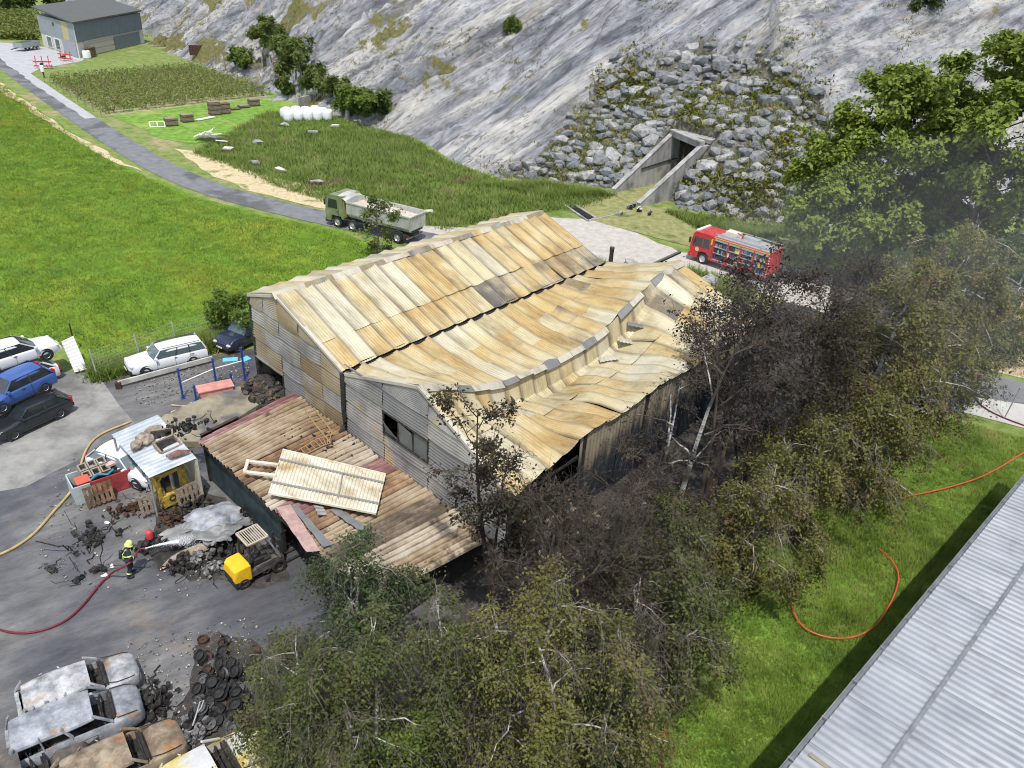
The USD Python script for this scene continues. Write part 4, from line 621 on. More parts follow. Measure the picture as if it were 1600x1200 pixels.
# low growth on the ledges of the rock face and between the boulders
c = np.c_[r.uniform(-110, 75, 30000), r.uniform(76, 230, 30000)]; d_, s_ = foot_dist(c[:, 0], c[:, 1]); e = np.c_[c * .13, 0 * c[:, 0]]
w = meshkit.fbm(e, 3, 77) + .10 * np.clip((-25 - c[:, 0]) / 40, 0, 1); k = (d_ > .5) & (d_ < 32) & (w > .555) & (rip_t(c[:, 0]) < d_); c = c[k]; P = np.c_[c, terrain(c[:, 0], c[:, 1])]
BL_rock = pm('rock_growth_blade', [(.3, (0.096, 0.120, 0.024)), (.5, (0.192, 0.200, 0.048)), (.7, (0.336, 0.288, 0.112))], .2, .8, island=.4, detail=4)
obj('rock_growth', MB().add(*tuft_mesh(P, .35, r, 9, .35, .05)), BL_rock, kind='stuff')
# --- boulders of the apron
def boulder(seed):
    q = np.random.default_rng(seed); p = q.normal(size=(26, 3)); p /= np.linalg.norm(p, axis=1, keepdims=True); p = np.sign(p) * np.abs(p) ** .75 * [1.0, .78, .62] * q.uniform(.85, 1.1, (26, 1)); h = trimesh.convex.convex_hull(p); return np.array(h.vertices), np.array(h.faces)
B_m = [pm(f'boulder_look_{k}', [(.3, tuple(np.array(a) * .45)), (.5, a), (.7, tuple(np.minimum(np.array(a) * 1.5, .68)))], 1.3, .9, .9, 5, local=True, bdist=.2, nrough=.7, ramp2=[(.3, (.16, .14, .10)), (.7, (.34, .30, .23))], scale2=.8, mask2=(.58, .7)) for k, a in (('grey', (.22, .225, .23)), ('pale', (.31, .31, .305)), ('blue', (.17, .18, .195)))]
protos = []
pts = []
xs = np.arange(-1.8, 41, 1.08)
q = np.random.default_rng(8)
for row in range(34):
    tt = .5 + row * .86
    for x in xs + (row % 2) * .6 + q.normal(0, .3, len(xs)):
        if tt < rip_t(x) + q.normal(0, .4):
            yb = np.interp(x, FOOT[:, 0], FOOT[:, 1]); p = np.array([x + q.normal(0, .14), yb + tt * 1.0 + q.normal(0, .14), 0]); rel = p - PX0; a_, n_ = rel @ PAX, rel @ PN
            if -1.0 < n_ < 5.6 and a_ < 11.5: continue
            pts.append(p)
pts = np.array(pts); pts[:, 2] = terrain(pts[:, 0], pts[:, 1])
dv = np.linalg.norm(pts - EYE, axis=1); sz = np.clip(q.lognormal(-.36, .32, len(pts)), .35, 1.35); order = np.argsort(dv / sz); first = order[:290]
for n, i in enumerate(first):
    k = int(q.integers(0, 9)); ang = q.normal(.2, .5); sc = sz[i] * np.array([1, q.uniform(.8, 1.1), q.uniform(.8, 1.15)])
    if n < 9:
        o = thing('boulder', 'grey angular boulder stacked on the stone apron around the culvert portal', 'boulder', pts[i] + [0, 0, .18], ang, 'boulders of the stone apron', s=sc); obj('stone', boulder(200 + n), B_m[n % 3], o); protos.append(o)
    else: copy_of(protos[k], None, pts[i] + [0, 0, .18], ang + q.choice([0, math.pi]), sc, rx=q.normal(0, .3), ry=q.normal(0, .25))
m = MB()
for i in order[290:]:
    v, f = boulder(int(q.integers(200, 209))); m.add((v * sz[i]) @ rotz(q.normal(.2, .5)).T + pts[i] + [0, 0, .15], f)
for i in range(700):   # smaller stones filling the joints
    p = pts[q.integers(0, len(pts))] + np.r_[q.normal(0, .6, 2), 0]; p[2] = T1(p); v, f = boulder(int(q.integers(200, 209))); rel = p - PX0
    if -1.0 < rel @ PN < 5.6 and rel @ PAX < 11.5: continue
    m.add((v * q.uniform(.18, .36)) @ rotz(q.uniform(0, 6)).T + p, f)
obj('small_boulders', m, B_m[0], kind='stuff')
c = pts[q.integers(0, len(pts), 5200)] + np.c_[q.normal(0, .6, (5200, 2)), np.zeros(5200)]; w = meshkit.fbm(c * .22, 3, 31); rel = c - PX0; c = c[(w > .5) & ~((rel @ PN > -.8) & (rel @ PN < 5.4) & (rel @ PAX < 11))]; c[:, 2] = terrain(c[:, 0], c[:, 1]) + .25
BL_apron = pm('apron_growth_blade', [(.3, (0.112, 0.160, 0.024)), (.5, (0.208, 0.256, 0.048)), (.7, (0.352, 0.352, 0.080))], .3, .8, island=.4, ramp2=[(.3, (0.480, 0.400, 0.032)), (.7, (0.672, 0.544, 0.048))], scale2=.3, mask2=(.60, .68))
obj('apron_growth', MB().add(*tuft_mesh(c, .45, q, 8, .28, .045)), BL_apron, kind='stuff')
c = pts[q.integers(0, len(pts), 9000)] + np.c_[q.normal(0, .7, (9000, 2)), np.zeros(9000)]; w = meshkit.fbm(c * .16 + 3, 3, 35); rel = c - PX0; c = c[(w > .53) & ~((rel @ PN > -.8) & (rel @ PN < 5.4) & (rel @ PAX < 11))]; c[:, 2] = terrain(c[:, 0], c[:, 1]) + .4
c = np.repeat(c, 5, 0) + q.normal(0, .3, (5 * len(c), 3)) * [1, 1, .7]; LF_apron = leafm('apron_leaf', (.09, .13, .015), (.17, .22, .03), (.27, .31, .05), [(.3, (.32, .30, .02)), (.7, (.48, .44, .04))], (.57, .66), .28)
obj('apron_foliage', MB().add(*leaf_quads(c, .24, q)), LF_apron, kind='stuff')
# ================================================================== vehicles
paint = lambda n, c, **k: flat(n, c, .28, 0.0, .05, 1.5, coat=.6, **k)
P_white = paint('white_car_paint', (.62, .63, .64)); P_silver = paint('silver_car_paint', (.58, .60, .63)); P_blue = paint('blue_car_paint', (.035, .085, .27)); P_navy = paint('dark_blue_car_paint', (.018, .022, .045)); P_black = paint('black_car_paint', (.012, .014, .016))
glassd = flat('dark_glass', (.015, .02, .022), .06, spec=.9); glassg = flat('greenish_glass', (.07, .10, .10), .06, spec=.9)
rubber = flat('rubber', (.018, .018, .019), .85); rim_m = flat('rim_metal', (.38, .39, .40), .4, .6); plastic = flat('dark_plastic', (.03, .031, .033), .6); red_l = flat('tail_light_red', (.42, .012, .012), .2); lamp = flat('head_lamp', (.55, .57, .58), .12, .3); chrome = flat('bright_trim', (.5, .51, .52), .25, .8)
ash_m = pm('ash_grey_shell', [(.28, (.10, .10, .105)), (.45, (.27, .275, .285)), (.6, (.46, .465, .47)), (.75, (.60, .59, .57))], 1.6, .75, .5, 18, metal=.1, nrough=.7, local=True, bdist=.02, ramp2=[(.3, (.20, .12, .065)), (.7, (.42, .30, .19))], scale2=1.1, mask2=(.57, .66))
ash_b = pm('blue_grey_shell', [(.28, (.09, .095, .105)), (.45, (.20, .215, .24)), (.6, (.34, .355, .385)), (.75, (.50, .51, .52))], 1.5, .7, .5, 18, metal=.1, nrough=.7, local=True, bdist=.02, ramp2=[(.3, (.16, .11, .075)), (.7, (.34, .25, .17))], scale2=1.2, mask2=(.60, .68))
ash_r = pm('rust_brown_shell', [(.28, (.07, .055, .043)), (.45, (.19, .145, .10)), (.6, (.32, .26, .185)), (.75, (.40, .35, .28))], 1.6, .8, .5, 18, metal=.1, nrough=.7, local=True, bdist=.02, ramp2=[(.3, (.26, .10, .035)), (.7, (.42, .20, .075))], scale2=.9, mask2=(.54, .64))
ash_y = pm('yellow_white_shell', [(.28, (.12, .09, .04)), (.42, (.42, .32, .07)), (.55, (.52, .46, .22)), (.72, (.58, .57, .52))], 1.3, .75, .5, 18, nrough=.7, local=True, bdist=.02, ramp2=[(.3, (.40, .41, .41)), (.7, (.58, .58, .57))], scale2=.8, mask2=(.48, .58))
def wheel_mesh(r=.31, w=.2):
    tyre = MB().lathe([(r * .62, -w / 2), (r * .93, -w / 2), (r, -w * .32), (r, w * .32), (r * .93, w / 2), (r * .62, w / 2), (r * .6, 0)], 20, r=rotx(math.pi / 2))
    rim = MB().lathe([(.01, w * .30), (r * .18, w * .36), (r * .22, w * .28), (r * .5, w * .22), (r * .62, w * .46), (r * .63, -w * .46), (r * .4, -w * .3), (.01, -w * .3)], 20, r=rotx(-math.pi / 2))
    return tyre, rim
def wheel(parent, at, r=.31, w=.2, burnt=False, flip=False, tm=None, rm=None):
    ty, ri = wheel_mesh(r, w); M_ = rotz(math.pi if flip else 0)
    v, f = ri.get(); rim = MB().add(v @ M_.T + at, f)
    if burnt: return obj('wheel', rim, rm or charsteel, parent, smooth=40)
    v, f = ty.get(); o = obj('wheel', MB().add(v @ M_.T + at, f), tm or rubber, parent, smooth=40); obj('rim', rim, rm or rim_m, o, smooth=40); return o
def car(name, label, loc, rz, paint_m, L=4.4, Wd=1.74, zb=.92, hood=.80, nose=.66, trunk=.92, zt=1.42, xf0=.20, xf1=.06, xr1=-.30, xr0=-.40, glass=None, burnt=False, group=None, ry=0.0, rx=0.0, sill=.24, tail_z=.80, wheels=True, roof_m=None, hood_m=None, two_door=False, rails=False, wr=.31, round_=0.0):
    t = thing(name, label, 'car', loc, rz, group, rx, ry); glass = glass or glassd; h = Wd / 2
    X = np.array([.5, .487, .455, .40, .30, xf0, .05, -.15, xr0, (xr0 - .5) / 2, -.46, -.492, -.5]) * L
    rear = trunk if xr0 > -.45 else zb
    Zt = np.array([nose - .16, nose, nose + .06, hood - .03, hood + .01, zb - .02, zb, zb, zb if xr0 < -.44 else (zb + rear) / 2, rear, rear - .01, tail_z, tail_z - .22]) + round_ * np.array([-.1, -.06, 0, .06, .08, .02, 0, 0, .02, 0, -.04, -.1, -.14])
    Wf = np.array([.56, .76, .89, .965, 1, 1, 1, 1, 1, .98, .93, .83, .66]); Zb = np.array([.34, .26, .22, .2, .2, .2, .2, .2, .2, .22, .24, .30, .40])
    sec = []
    for x, zt_, wf, z0 in zip(X, Zt, Wf, Zb):
        w = h * wf; hh = zt_ - z0
        half = [(0, z0), (w * .86, z0), (w * .96, z0 + .06), (w, z0 + hh * .35), (w * .995, z0 + hh * .62), (w * .965, z0 + hh * .86), (w * .90, z0 + hh * .97), (w * .6, zt_ + .012), (0, zt_ + .025)]
        full = half + [(-y, z) for y, z in half[-2:0:-1]] + [half[0]]; sec.append([(x, y, z) for y, z in full])
    sec = np.array(sec)
    if burnt: sec[5:9, [7, 8, 9]] *= [1, 1.36, 1]; sec[5:9, [7, 8, 9], 2] = .48; sec = sec + (meshkit.fbm(sec * 2.6 + loc[0], 3, 6)[..., None] - .5) * [.10, .12, .16]
    body = MB().grid(sec)
    for s_ in (sec[0], sec[-1]): c = s_.mean(0); body.add(np.vstack([s_, c]), [[k, k + 1, len(s_)] for k in range(len(s_) - 1)])
    obj('body', body, paint_m, t, smooth=38)
    if hood_m is not None:
        obj('bonnet', MB().grid(sec[1:6, 6:11] * [1, .97, 1] + [0, 0, .012]), hood_m, t, smooth=True)
    gb, gt = h * .91, h * (.81 if burnt else .76); F0, F1, R1, R0 = xf0 * L, xf1 * L, xr1 * L, xr0 * L; zb_, zr_ = zb - .01, zt - .05
    # roof as a crowned shell
    u = np.linspace(0, 1, 7); v = np.linspace(-1, 1, 7); U_, V_ = np.meshgrid(u, v, indexing='ij'); xx = F1 + .06 + (R1 - F1 - .1) * U_; yy = gt * 1.03 * V_ * (1 - .06 * (2 * U_ - 1) ** 2); zz = zt - .06 * V_ ** 4 - .045 * (2 * U_ - 1) ** 2 - .03 * V_ ** 2 - (.10 * (meshkit.fbm(np.stack([U_ * 3 + loc[0], V_ * 2, 0 * U_], -1), 2, 3)) if burnt else 0)
    rf = MB().grid(np.stack([xx, yy, zz], -1)); ring = np.concatenate([np.stack([xx, yy, zz], -1)[0], np.stack([xx, yy, zz], -1)[:, -1], np.stack([xx, yy, zz], -1)[-1][::-1], np.stack([xx, yy, zz], -1)[::-1, 0]]); rf.grid(np.stack([ring, ring * [1.015, 1.045, 1] - [0, 0, .07], ring * [1.0, 1.03, 1] - [0, 0, .11]], 1)); obj('roof', rf, roof_m or paint_m, t, smooth=35)
    def C(x, s, z, wf): return np.array([x, s * wf, z])
    for s in (-1, 1):
        A0, A1, B0, B1 = C(F0, s, zb_, gb), C(F1 + .02, s, zr_, gt), C(R0, s, zb_, gb), C(R1 - .02, s, zr_, gt); pw = .085 if burnt else .055
        obj('pillar', MB().bar(A0, A1, pw, .045), paint_m, t); obj('pillar', MB().bar(B0, B1, pw * (1.6 if not two_door else 2.4), .05), paint_m, t)
        mids = (.52,) if two_door else (.46, .80) if xr0 > -.42 else (.40, .68)
        for q_ in mids:
            p0 = A0 + (B0 - A0) * q_; p1 = A1 + (B1 - A1) * q_; obj('pillar', MB().bar(p0, p1, .11 if burnt else .07, .035), paint_m if burnt else plastic, t)
        if not burnt:
            n_ = 5; e = np.linspace(0, 1, n_)[:, None]; lo_ = A0 + (B0 - A0) * e; hi_ = A1 + (B1 - A1) * e; obj('side_window', MB().grid(np.stack([lo_, hi_], 1) * [1, .985, 1]), glass, t)
            obj('mirror', MB().box(C(F0 - .12, s, zb + .06, gb + .12), (.12, .2, .12)), paint_m, t)
            for q_ in ((.34,) if two_door else (.40, .72)):
                p = A0 + (B0 - A0) * q_; obj('door_handle', MB().box([p[0], s * (h * .985), zb - .12], (.18, .03, .03)), plastic, t)
            x0, x1 = F0 - .1, F0 - 1.15
            for x in ((F0 - .12, F0 - 1.2, F0 - 2.1) if not two_door else (F0 - .12, F0 - 1.35)): obj('door_seam', MB().box([x, s * h * .985, .62], (.012, .04, .5)), plastic, t)
            obj('sill_trim', MB().box([-.02 * L, s * h * .985, .27], (L * .46, .03, .08)), plastic, t)
        for xw in (.31, -.29):
            if not burnt: obj('wheel_arch', MB().lathe([(.0, 0), (wr + .07, 0), (wr + .07, .02)], 22, (xw * L, s * (h - .012 if s > 0 else h - .012), wr + .02), rotx(-s * math.pi / 2)), plastic, t)
            if wheels: wheel(t, np.array([xw * L, s * (h - .09), wr if not burnt else wr * .72]), wr if not burnt else wr * .8, .2, burnt, flip=s < 0)
    if not burnt:
        obj('windscreen', MB().grid([[C(F0, -1, zb_, gb * .97), C(F1 + .03, -1, zr_ + .02, gt)], [C(F0 + .09, 0, zb_ + .01, gb), C(F1 + .08, 0, zt - .05, gt)], [C(F0, 1, zb_, gb * .97), C(F1 + .03, 1, zr_ + .02, gt)]]), glass, t)
        obj('rear_window', MB().grid([[C(R0, -1, zb_, gb * .95), C(R1 - .03, -1, zr_ + .02, gt)], [C(R0 - .05, 0, zb_ + .01, gb), C(R1 - .06, 0, zt - .05, gt)], [C(R0, 1, zb_, gb * .95), C(R1 - .03, 1, zr_ + .02, gt)]]), glass, t)
        for s in (-1, 1):
            obj('headlight', MB().add(*_ball((.12, .19, .09), (.462 * L, s * h * .70, nose + .0))), lamp, t, smooth=True); obj('tail_light', MB().box([-.482 * L, s * h * .80, tail_z - .02], (.10, .22, .20 if xr0 > -.44 else .30)), red_l, t)
        obj('bumper', MB().box([.492 * L, 0, .42], (.12, Wd * .84, .16)), plastic if paint_m is not P_silver else paint_m, t); obj('bumper', MB().box([-.495 * L, 0, .46], (.12, Wd * .86, .16)), plastic, t)
        obj('number_plate', MB().box([.505 * L + .05, 0, .44], (.02, .5, .11)), flat_w, t)
        if rails:
            for s in (-1, 1): obj('roof_rail', MB().bar([F1 - .1, s * gt * .92, zt + .03], [R1 + .1, s * gt * .92, zt + .03], .03), plastic, t)
    else:
        rg = np.random.default_rng(int(abs(loc[0] * 77 + loc[1] * 31))); m = MB().box([(xf0 + xr0) / 2 * L, 0, .50], ((xf0 - xr0) * L * .98, Wd * .86, .05)).box([F0 - .02, 0, .66], (.05, Wd * .84, .36)).box([R0 + .02, 0, .66], (.05, Wd * .84, .36))
        obj('burnt_interior', m, charred, t)
        for sx in (.0, -.2):
            for s in (-1, 1):
                c = np.array([sx * L, s * .36, .56]); m = MB().tube([c + [.05, -.22, 0], c + [-.12, -.21, .42], c + [-.14, 0, .52], c + [-.12, .21, .42], c + [.05, .22, 0]], .018, 5)
                for z in (.12, .24, .36): m.bar(c + [.02 - z * .3, -.2, z], c + [.02 - z * .3, .2, z], .012)
                m.box(c + [.2, 0, .02], (.4, .42, .03)); obj('seat_frame', m, charsteel, t)
        m = MB().tube([[F0 - .30, .52, zb + .0], [F0 - .36, .36, zb + .16], [F0 - .3, .2, zb + .0], [F0 - .24, .36, zb - .12], [F0 - .30, .52, zb]], .014, 6); m.tube([[F0 - .22, -.7, zb - .12], [F0 - .30, -.3, zb - .06], [F0 - .30, .3, zb - .06], [F0 - .22, .7, zb - .12]], .035, 6); obj('dashboard_frame', m, charsteel, t)
        m = MB()
        for _ in range(70): m.box([rg.uniform(R0 + .2, F0 - .2), rg.uniform(-.6, .6), .54 + rg.uniform(0, .12)], rg.uniform(.04, .26, 3) * [1, 1, .4], rotz(rg.uniform(0, 3)) @ rotx(rg.normal(0, .6)))
        obj('burnt_debris', m, charred, t, kind='stuff')
        for s in (-1, 1): obj('bonnet_gap', MB().tube([(x, s * h * w_, z + .035) for x, w_, z in ((xf0 * L + .12, .80, zb), (.30 * L, .82, hood + .01), (.40 * L, .80, hood - .03), (.45 * L, .74, nose + .07))], .016, 5), charred, t)
        obj('cowl', MB().box([xf0 * L + .06, 0, zb - .02], (.08, Wd * .76, .04)), charred, t)
        for s in (-1, 1):
            n_ = 4; obj('door_opening', MB().box([-.05 * L, s * h * .99, .6], (L * .36, .03, .3)), ash_d, t)
    return t
def _ball(s, c, sub=2):
    b = trimesh.creation.icosphere(sub); return np.array(b.vertices) * s + c, b.faces
flat_w = flat('white_plate', (.7, .7, .68), .5); ash_d = pm('dark_burnt_panel', [(.3, (.03, .028, .027)), (.6, (.11, .095, .085)), (.8, (.2, .18, .17))], 2.5, .8, .4, 14, local=True)
def face(p, q): a, b = G(*p), G(*q); return heading(a, b)
est = G(262, 570); car('parked_car', 'old white estate car parked by the wire fence', est, face((322, 562), (208, 590)), P_white, L=4.6, Wd=1.74, xr1=-.44, xr0=-.485, zt=1.43, xf0=.19, xf1=.09, hood=.84, nose=.74, tail_z=.84, rails=True, glass=glassg)
car('parked_car', 'dark blue rounded small car half hidden by the hall corner', G(384, 533), face((430, 515), (352, 552)), P_navy, L=4.1, Wd=1.72, zt=1.5, xf0=.17, xf1=.04, xr1=-.2, xr0=-.36, hood=.86, nose=.60, trunk=.86, round_=1.0, two_door=True, glass=glassg)
hd = face((-40, 622), (150, 560))
car('stacked_car', 'white car at the bottom of the stack, beneath the silver saloon', G(30, 603), hd + math.pi, P_white, L=4.3, Wd=1.72, two_door=True, xr0=-.44, xr1=-.30, zt=1.36)
car('stacked_car', 'silver saloon stacked on top of a white car', G(33, 598) + [0, 0, 1.30], hd - .02, P_silver, L=4.7, Wd=1.8, zt=1.45, xf0=.24, xf1=.08, ry=-.03)
hd2 = face((-30, 700), (125, 628))
car('stacked_car', 'black car crushed at the bottom beneath the blue hatchback', G(48, 662), hd2 + math.pi, P_black, L=4.2, Wd=1.7, two_door=True, zt=1.34, xr0=-.45, xr1=-.32)
car('stacked_car', 'metallic blue hatchback stacked on a black car', G(36, 651) + [0, 0, 1.22], hd2 + math.pi + .03, P_blue, L=3.9, Wd=1.7, zt=1.46, two_door=True, xr0=-.475, xr1=-.36, xf0=.22, xf1=.08, tail_z=.95, ry=.03)
car('parked_car', 'white car under the tin roofed shelter, only its rear showing', G(205, 740), face((176, 728), (240, 752)), P_white, L=4.0, Wd=1.68, xr0=-.47, xr1=-.34, two_door=True, glass=flat('pale_window', (.16, .2, .23), .1, spec=.9))
bh = face((22, 1140), (232, 1052)); 
car('burnt_car', 'pale grey burnt out saloon, the farthest one of the row of wrecks', G(131, 1092), bh, ash_m, burnt=True, L=3.75, Wd=1.58, zt=1.34, xr1=-.42, xr0=-.485, xf1=.08, xf0=.19, group='burnt out cars')
car('burnt_car', 'blue grey burnt out people carrier with a long roof, second of the row of wrecks', G(128, 1152), bh - .03, ash_b, burnt=True, L=3.95, Wd=1.62, zt=1.56, zb=1.0, hood=.95, nose=.78, xf0=.26, xf1=.12, xr1=-.44, xr0=-.485, group='burnt out cars')
car('burnt_car', 'rusty brown burnt out car with an orange stained roof, third of the row of wrecks', G(196, 1208), bh + .04, ash_r, burnt=True, L=3.8, Wd=1.6, zt=1.36, xr1=-.40, xr0=-.48, xf1=.06, xf0=.17, group='burnt out cars')
car('burnt_car', 'burnt out car with a yellow and white bonnet at the bottom edge', G(325, 1232), bh + .10, ash_y, burnt=True, L=4.2, Wd=1.72, zt=1.40, group='burnt out cars')
car('burnt_car', 'dark burnt out wreck in the bottom left corner, nearest to the camera', G(30, 1236), bh + .05, ash_d, burnt=True, L=4.2, Wd=1.72, zt=1.42, group='burnt out cars')
# ------------------------------------------------------------------ dump truck
grn = pm('olive_cab_paint', [(.3, (.11, .145, .07)), (.7, (.19, .23, .12))], 2, .45, ramp2=[(.3, (.22, .22, .16)), (.7, (.30, .29, .21))], scale2=1.2, mask2=(.54, .68)); gry = pm('dusty_grey_body', [(.3, (.28, .285, .27)), (.7, (.46, .46, .43))], 1.5, .6, .2, 12, local=True); sand = pm('pale_sand_load', [(.3, (.36, .32, .25)), (.7, (.56, .51, .42))], 3, .95, .8, 14, local=True); chass = flat('chassis_dark', (.04, .042, .04), .7)
a, b = G(528, 355), G(621, 380); dh = heading(b, a); side = np.array([-math.sin(dh), math.cos(dh), 0]); toL = 1.0 if side[1] < 0 else -1.0
dc = (a + b) / 2 - side * toL * 1.12
t = thing('dump_truck', 'olive cabbed tipper truck with a grey body full of sand on the road', 'truck', dc, dh)
WB_ = float(np.linalg.norm(a - b)); xf, xr = WB_ / 2, -WB_ / 2; FX = xf + 1.25; TX = xr - 1.35
cab = [(FX, .55), (FX + .06, 1.5), (FX - .05, 1.75), (FX - .22, 2.85), (FX - .5, 2.98), (FX - 2.0, 3.0), (FX - 2.05, .9), (xf - .62, .9), (xf - .55, 1.12), (xf + .55, 1.12), (xf + .68, .55)]
Mside = np.array([[1, 0, 0, 0], [0, 0, -1.0, 1.22], [0, 1.0, 0, 0]])
obj('cab', MB().prism(cab, 0, 2.44, Mside), grn, t)
for s in (-1, 1):
    obj('side_window', MB().prism([(FX - .28, 1.78), (FX - .42, 2.6), (FX - 1.35, 2.6), (FX - 1.4, 1.78)], 0, .02, np.array([[1, 0, 0, 0], [0, 0, -1.0, s * 1.235 + .01], [0, 1.0, 0, 0]])), glassd, t)
    obj('mirror', MB().box([FX - .1, s * 1.42, 2.25], (.1, .16, .5)), plastic, t); obj('door_handle', MB().box([FX - 1.4, s * 1.24, 1.55], (.2, .03, .05)), plastic, t); obj('door_seam', MB().box([FX - 1.5, s * 1.222, 1.75], (.02, .02, 1.7)), plastic, t); obj('headlight', MB().box([FX + .04, s * .92, .85], (.08, .4, .2)), lamp, t)
    obj('step', MB().box([xf + .95, s * 1.1, .42], (.5, .2, .12)), chass, t)
obj('windscreen', MB().add([[FX - .01, -1.1, 1.8], [FX - .01, 1.1, 1.8], [FX - .2, 1.05, 2.75], [FX - .2, -1.05, 2.75]], [[0, 1, 2, 3]]), glassd, t)
obj('grille', MB().box([FX + .06, 0, 1.15], (.05, 1.5, .6)), plastic, t); obj('bumper', MB().box([FX + .02, 0, .5], (.2, 2.4, .3)), chass, t); obj('roof_hatch', MB().box([FX - 1.1, 0, 3.02], (.7, .8, .05)), grn, t); obj('chassis', MB().box([(FX + TX) / 2 - .3, 0, .85], (FX - TX - .8, .9, .28)), chass, t)
obj('rear_panel', MB().box([FX - 2.07, 0, 2.0], (.04, 2.3, 1.9)), flat('cab_back_yellow', (.35, .30, .10), .5), t)
B0, B1 = FX - 2.45, TX; t_ = MB()
sec = lambda w, zt_: [(-w, zt_), (-w * .96, 1.55), (-w * .62, 1.12), (w * .62, 1.12), (w * .96, 1.55), (w, zt_)]
P = np.array([[(x, y, z + .0) for y, z in sec(1.24, 2.62)] for x in (B0, (B0 + B1) / 2, B1)]); t_.grid(P); Q = np.array([[(x, y, z + .05) for y, z in sec(1.15, 2.60)] for x in (B0 - .03, (B0 + B1) / 2, B1 + .06)]); t_.grid(Q)
for s in (-1, 1): t_.bar([B0, s * 1.22, 2.62], [B1, s * 1.22, 2.62], .14, .12)
obj('tipper_body', t_, gry, t)
hp_ = [(B0 + .95, 0)]; e = np.linspace(-1, 1, 9); U_, V_ = np.meshgrid(np.linspace(0, 1, 6), e, indexing='ij'); obj('headboard', MB().grid(np.stack([B0 + .05 + .95 * U_, 1.22 * V_, 2.68 + .30 * np.sin(U_ * 1.6) + .16 * (1 - V_ ** 2)], -1)).grid(np.stack([np.full((2, 9), B0), 1.22 * np.array([e, e]), np.array([np.full(9, 1.5), 2.72 + .16 * (1 - e ** 2)])], -1)), gry, t, smooth=40)
tg = MB().box([B1 - .03, 0, 1.98], (.07, 2.36, 1.25))
for y in np.linspace(-.95, .95, 5): tg.box([B1 - .09, y, 1.98], (.06, .07, 1.2))
tg.bar([B1 - .08, -1.2, 2.6], [B1 - .08, 1.2, 2.6], .1); obj('tailgate', tg, gry, t)
U_, V_ = np.meshgrid(np.linspace(0, 1, 22), np.linspace(-1, 1, 12), indexing='ij'); zz = 2.22 + .34 * (1 - V_ ** 2) * np.clip(np.sin(U_ * math.pi * 1.05), 0, 1) - .5 * np.exp(-((U_ - .82) / .1) ** 2 - (V_ / .7) ** 2) + .16 * meshkit.fbm(np.stack([U_ * 9, V_ * 4, 0 * U_], -1), 3, 2); obj('sand_load', MB().grid(np.stack([B0 + .1 + (B1 - B0 - .15) * U_, 1.14 * V_, zz], -1)), sand, t, smooth=True)
for s in (-1, 1):
    for x in (B0 - .6, (B0 + B1) / 2, B1 + .9): obj('body_rib', MB().box([x, s * 1.25, 2.1], (.08, .06, .95)), gry, t)
    for x, nm in ((xf, 1), (xf - 1.75, 1), (xr, 2)): wheel(t, np.array([x, s * 1.02, .52]), .52, .32, rm=flat_g if False else None, flip=s < 0)
    obj('mudguard', MB().tube([[xr + .68, s * 1.05, .62], [xr + .5, s * 1.05, 1.0], [xr, s * 1.05, 1.16], [xr - .5, s * 1.05, 1.0], [xr - .66, s * 1.05, .65]], .05, 5), chass, t); obj('tail_light', MB().box([TX + .25, s * .95, .72], (.06, .35, .14)), red_l, t)
obj('rear_bar', MB().bar([TX + .3, -1.15, .6], [TX + .3, 1.15, .6], .1), gry, t)
# ------------------------------------------------------------------ fire engine
fred = pm('fire_engine_red', [(.3, (.36, .018, .02)), (.55, (.50, .018, .022)), (.75, (.52, .04, .035))], 1.6, .35, coat=.4, ramp2=[(.3, (.30, .07, .05)), (.7, (.42, .10, .07))], scale2=1.3, mask2=(.56, .72)); alu = flat('aluminium', (.48, .49, .50), .4, .5); yel = flat('yellow_stripe', (.75, .50, .03), .5); loc_d = flat('locker_dark', (.06, .062, .065), .7); cream = flat('pale_hose', (.55, .50, .42), .8)
a, b = G(1096, 412), G(1164, 435); fh = heading(b, a); side = np.array([-math.sin(fh), math.cos(fh), 0]); sg_ = 1.0 if side[1] < 0 else -1.0; fc = (a + b) / 2 - side * sg_ * 1.12
t = thing('fire_engine', 'red fire engine with its side lockers open on the gravel track', 'fire engine', fc, fh)
WB_ = float(np.linalg.norm(a - b)); xf, xr = WB_ / 2, -WB_ / 2; FX, TX = xf + 1.35, xr - 1.75; CB = xf - .75; N_ = sg_
obj('cab', MB().prism([(FX, .45), (FX + .05, 1.35), (FX - .12, 2.5), (FX - .3, 2.72), (CB, 2.75), (CB, .55), (xf - .56, .55), (xf - .5, .95), (xf - .25, 1.1), (xf + .25, 1.1), (xf + .5, .95), (xf + .56, .45)], 0, 2.4, np.array([[1, 0, 0, 0], [0, 0, -1.0, 1.2], [0, 1.0, 0, 0]])), fred, t)
for s in (-1, 1):
    obj('side_window', MB().prism([(FX - .16, 1.5), (FX - .30, 2.3), (CB + .35, 2.3), (CB + .3, 1.5)], 0, .02, np.array([[1, 0, 0, 0], [0, 0, -1.0, s * 1.215 + .01], [0, 1.0, 0, 0]])), glassd, t)
    obj('mirror', MB().box([FX + .05, s * 1.38, 1.9], (.12, .18, .5)), plastic, t); obj('headlight', MB().box([FX + .03, s * .9, .75], (.08, .4, .18)), lamp, t)
    obj('window_pillar', MB().box([xf + .18, s * 1.225, 1.9], (.06, .02, .8)), fred, t)
    for x in (xf, xr): wheel(t, np.array([x, s * 1.03, .48]), .48, .3, rm=alu, flip=s < 0)
    for k in range(5): obj('reflective_mark', MB().box([FX - .2 - .09 * k * 0, s * 1.222, .62 + .11 * k * 0], (.05, .015, .05)), yel, t) if k == 0 else None
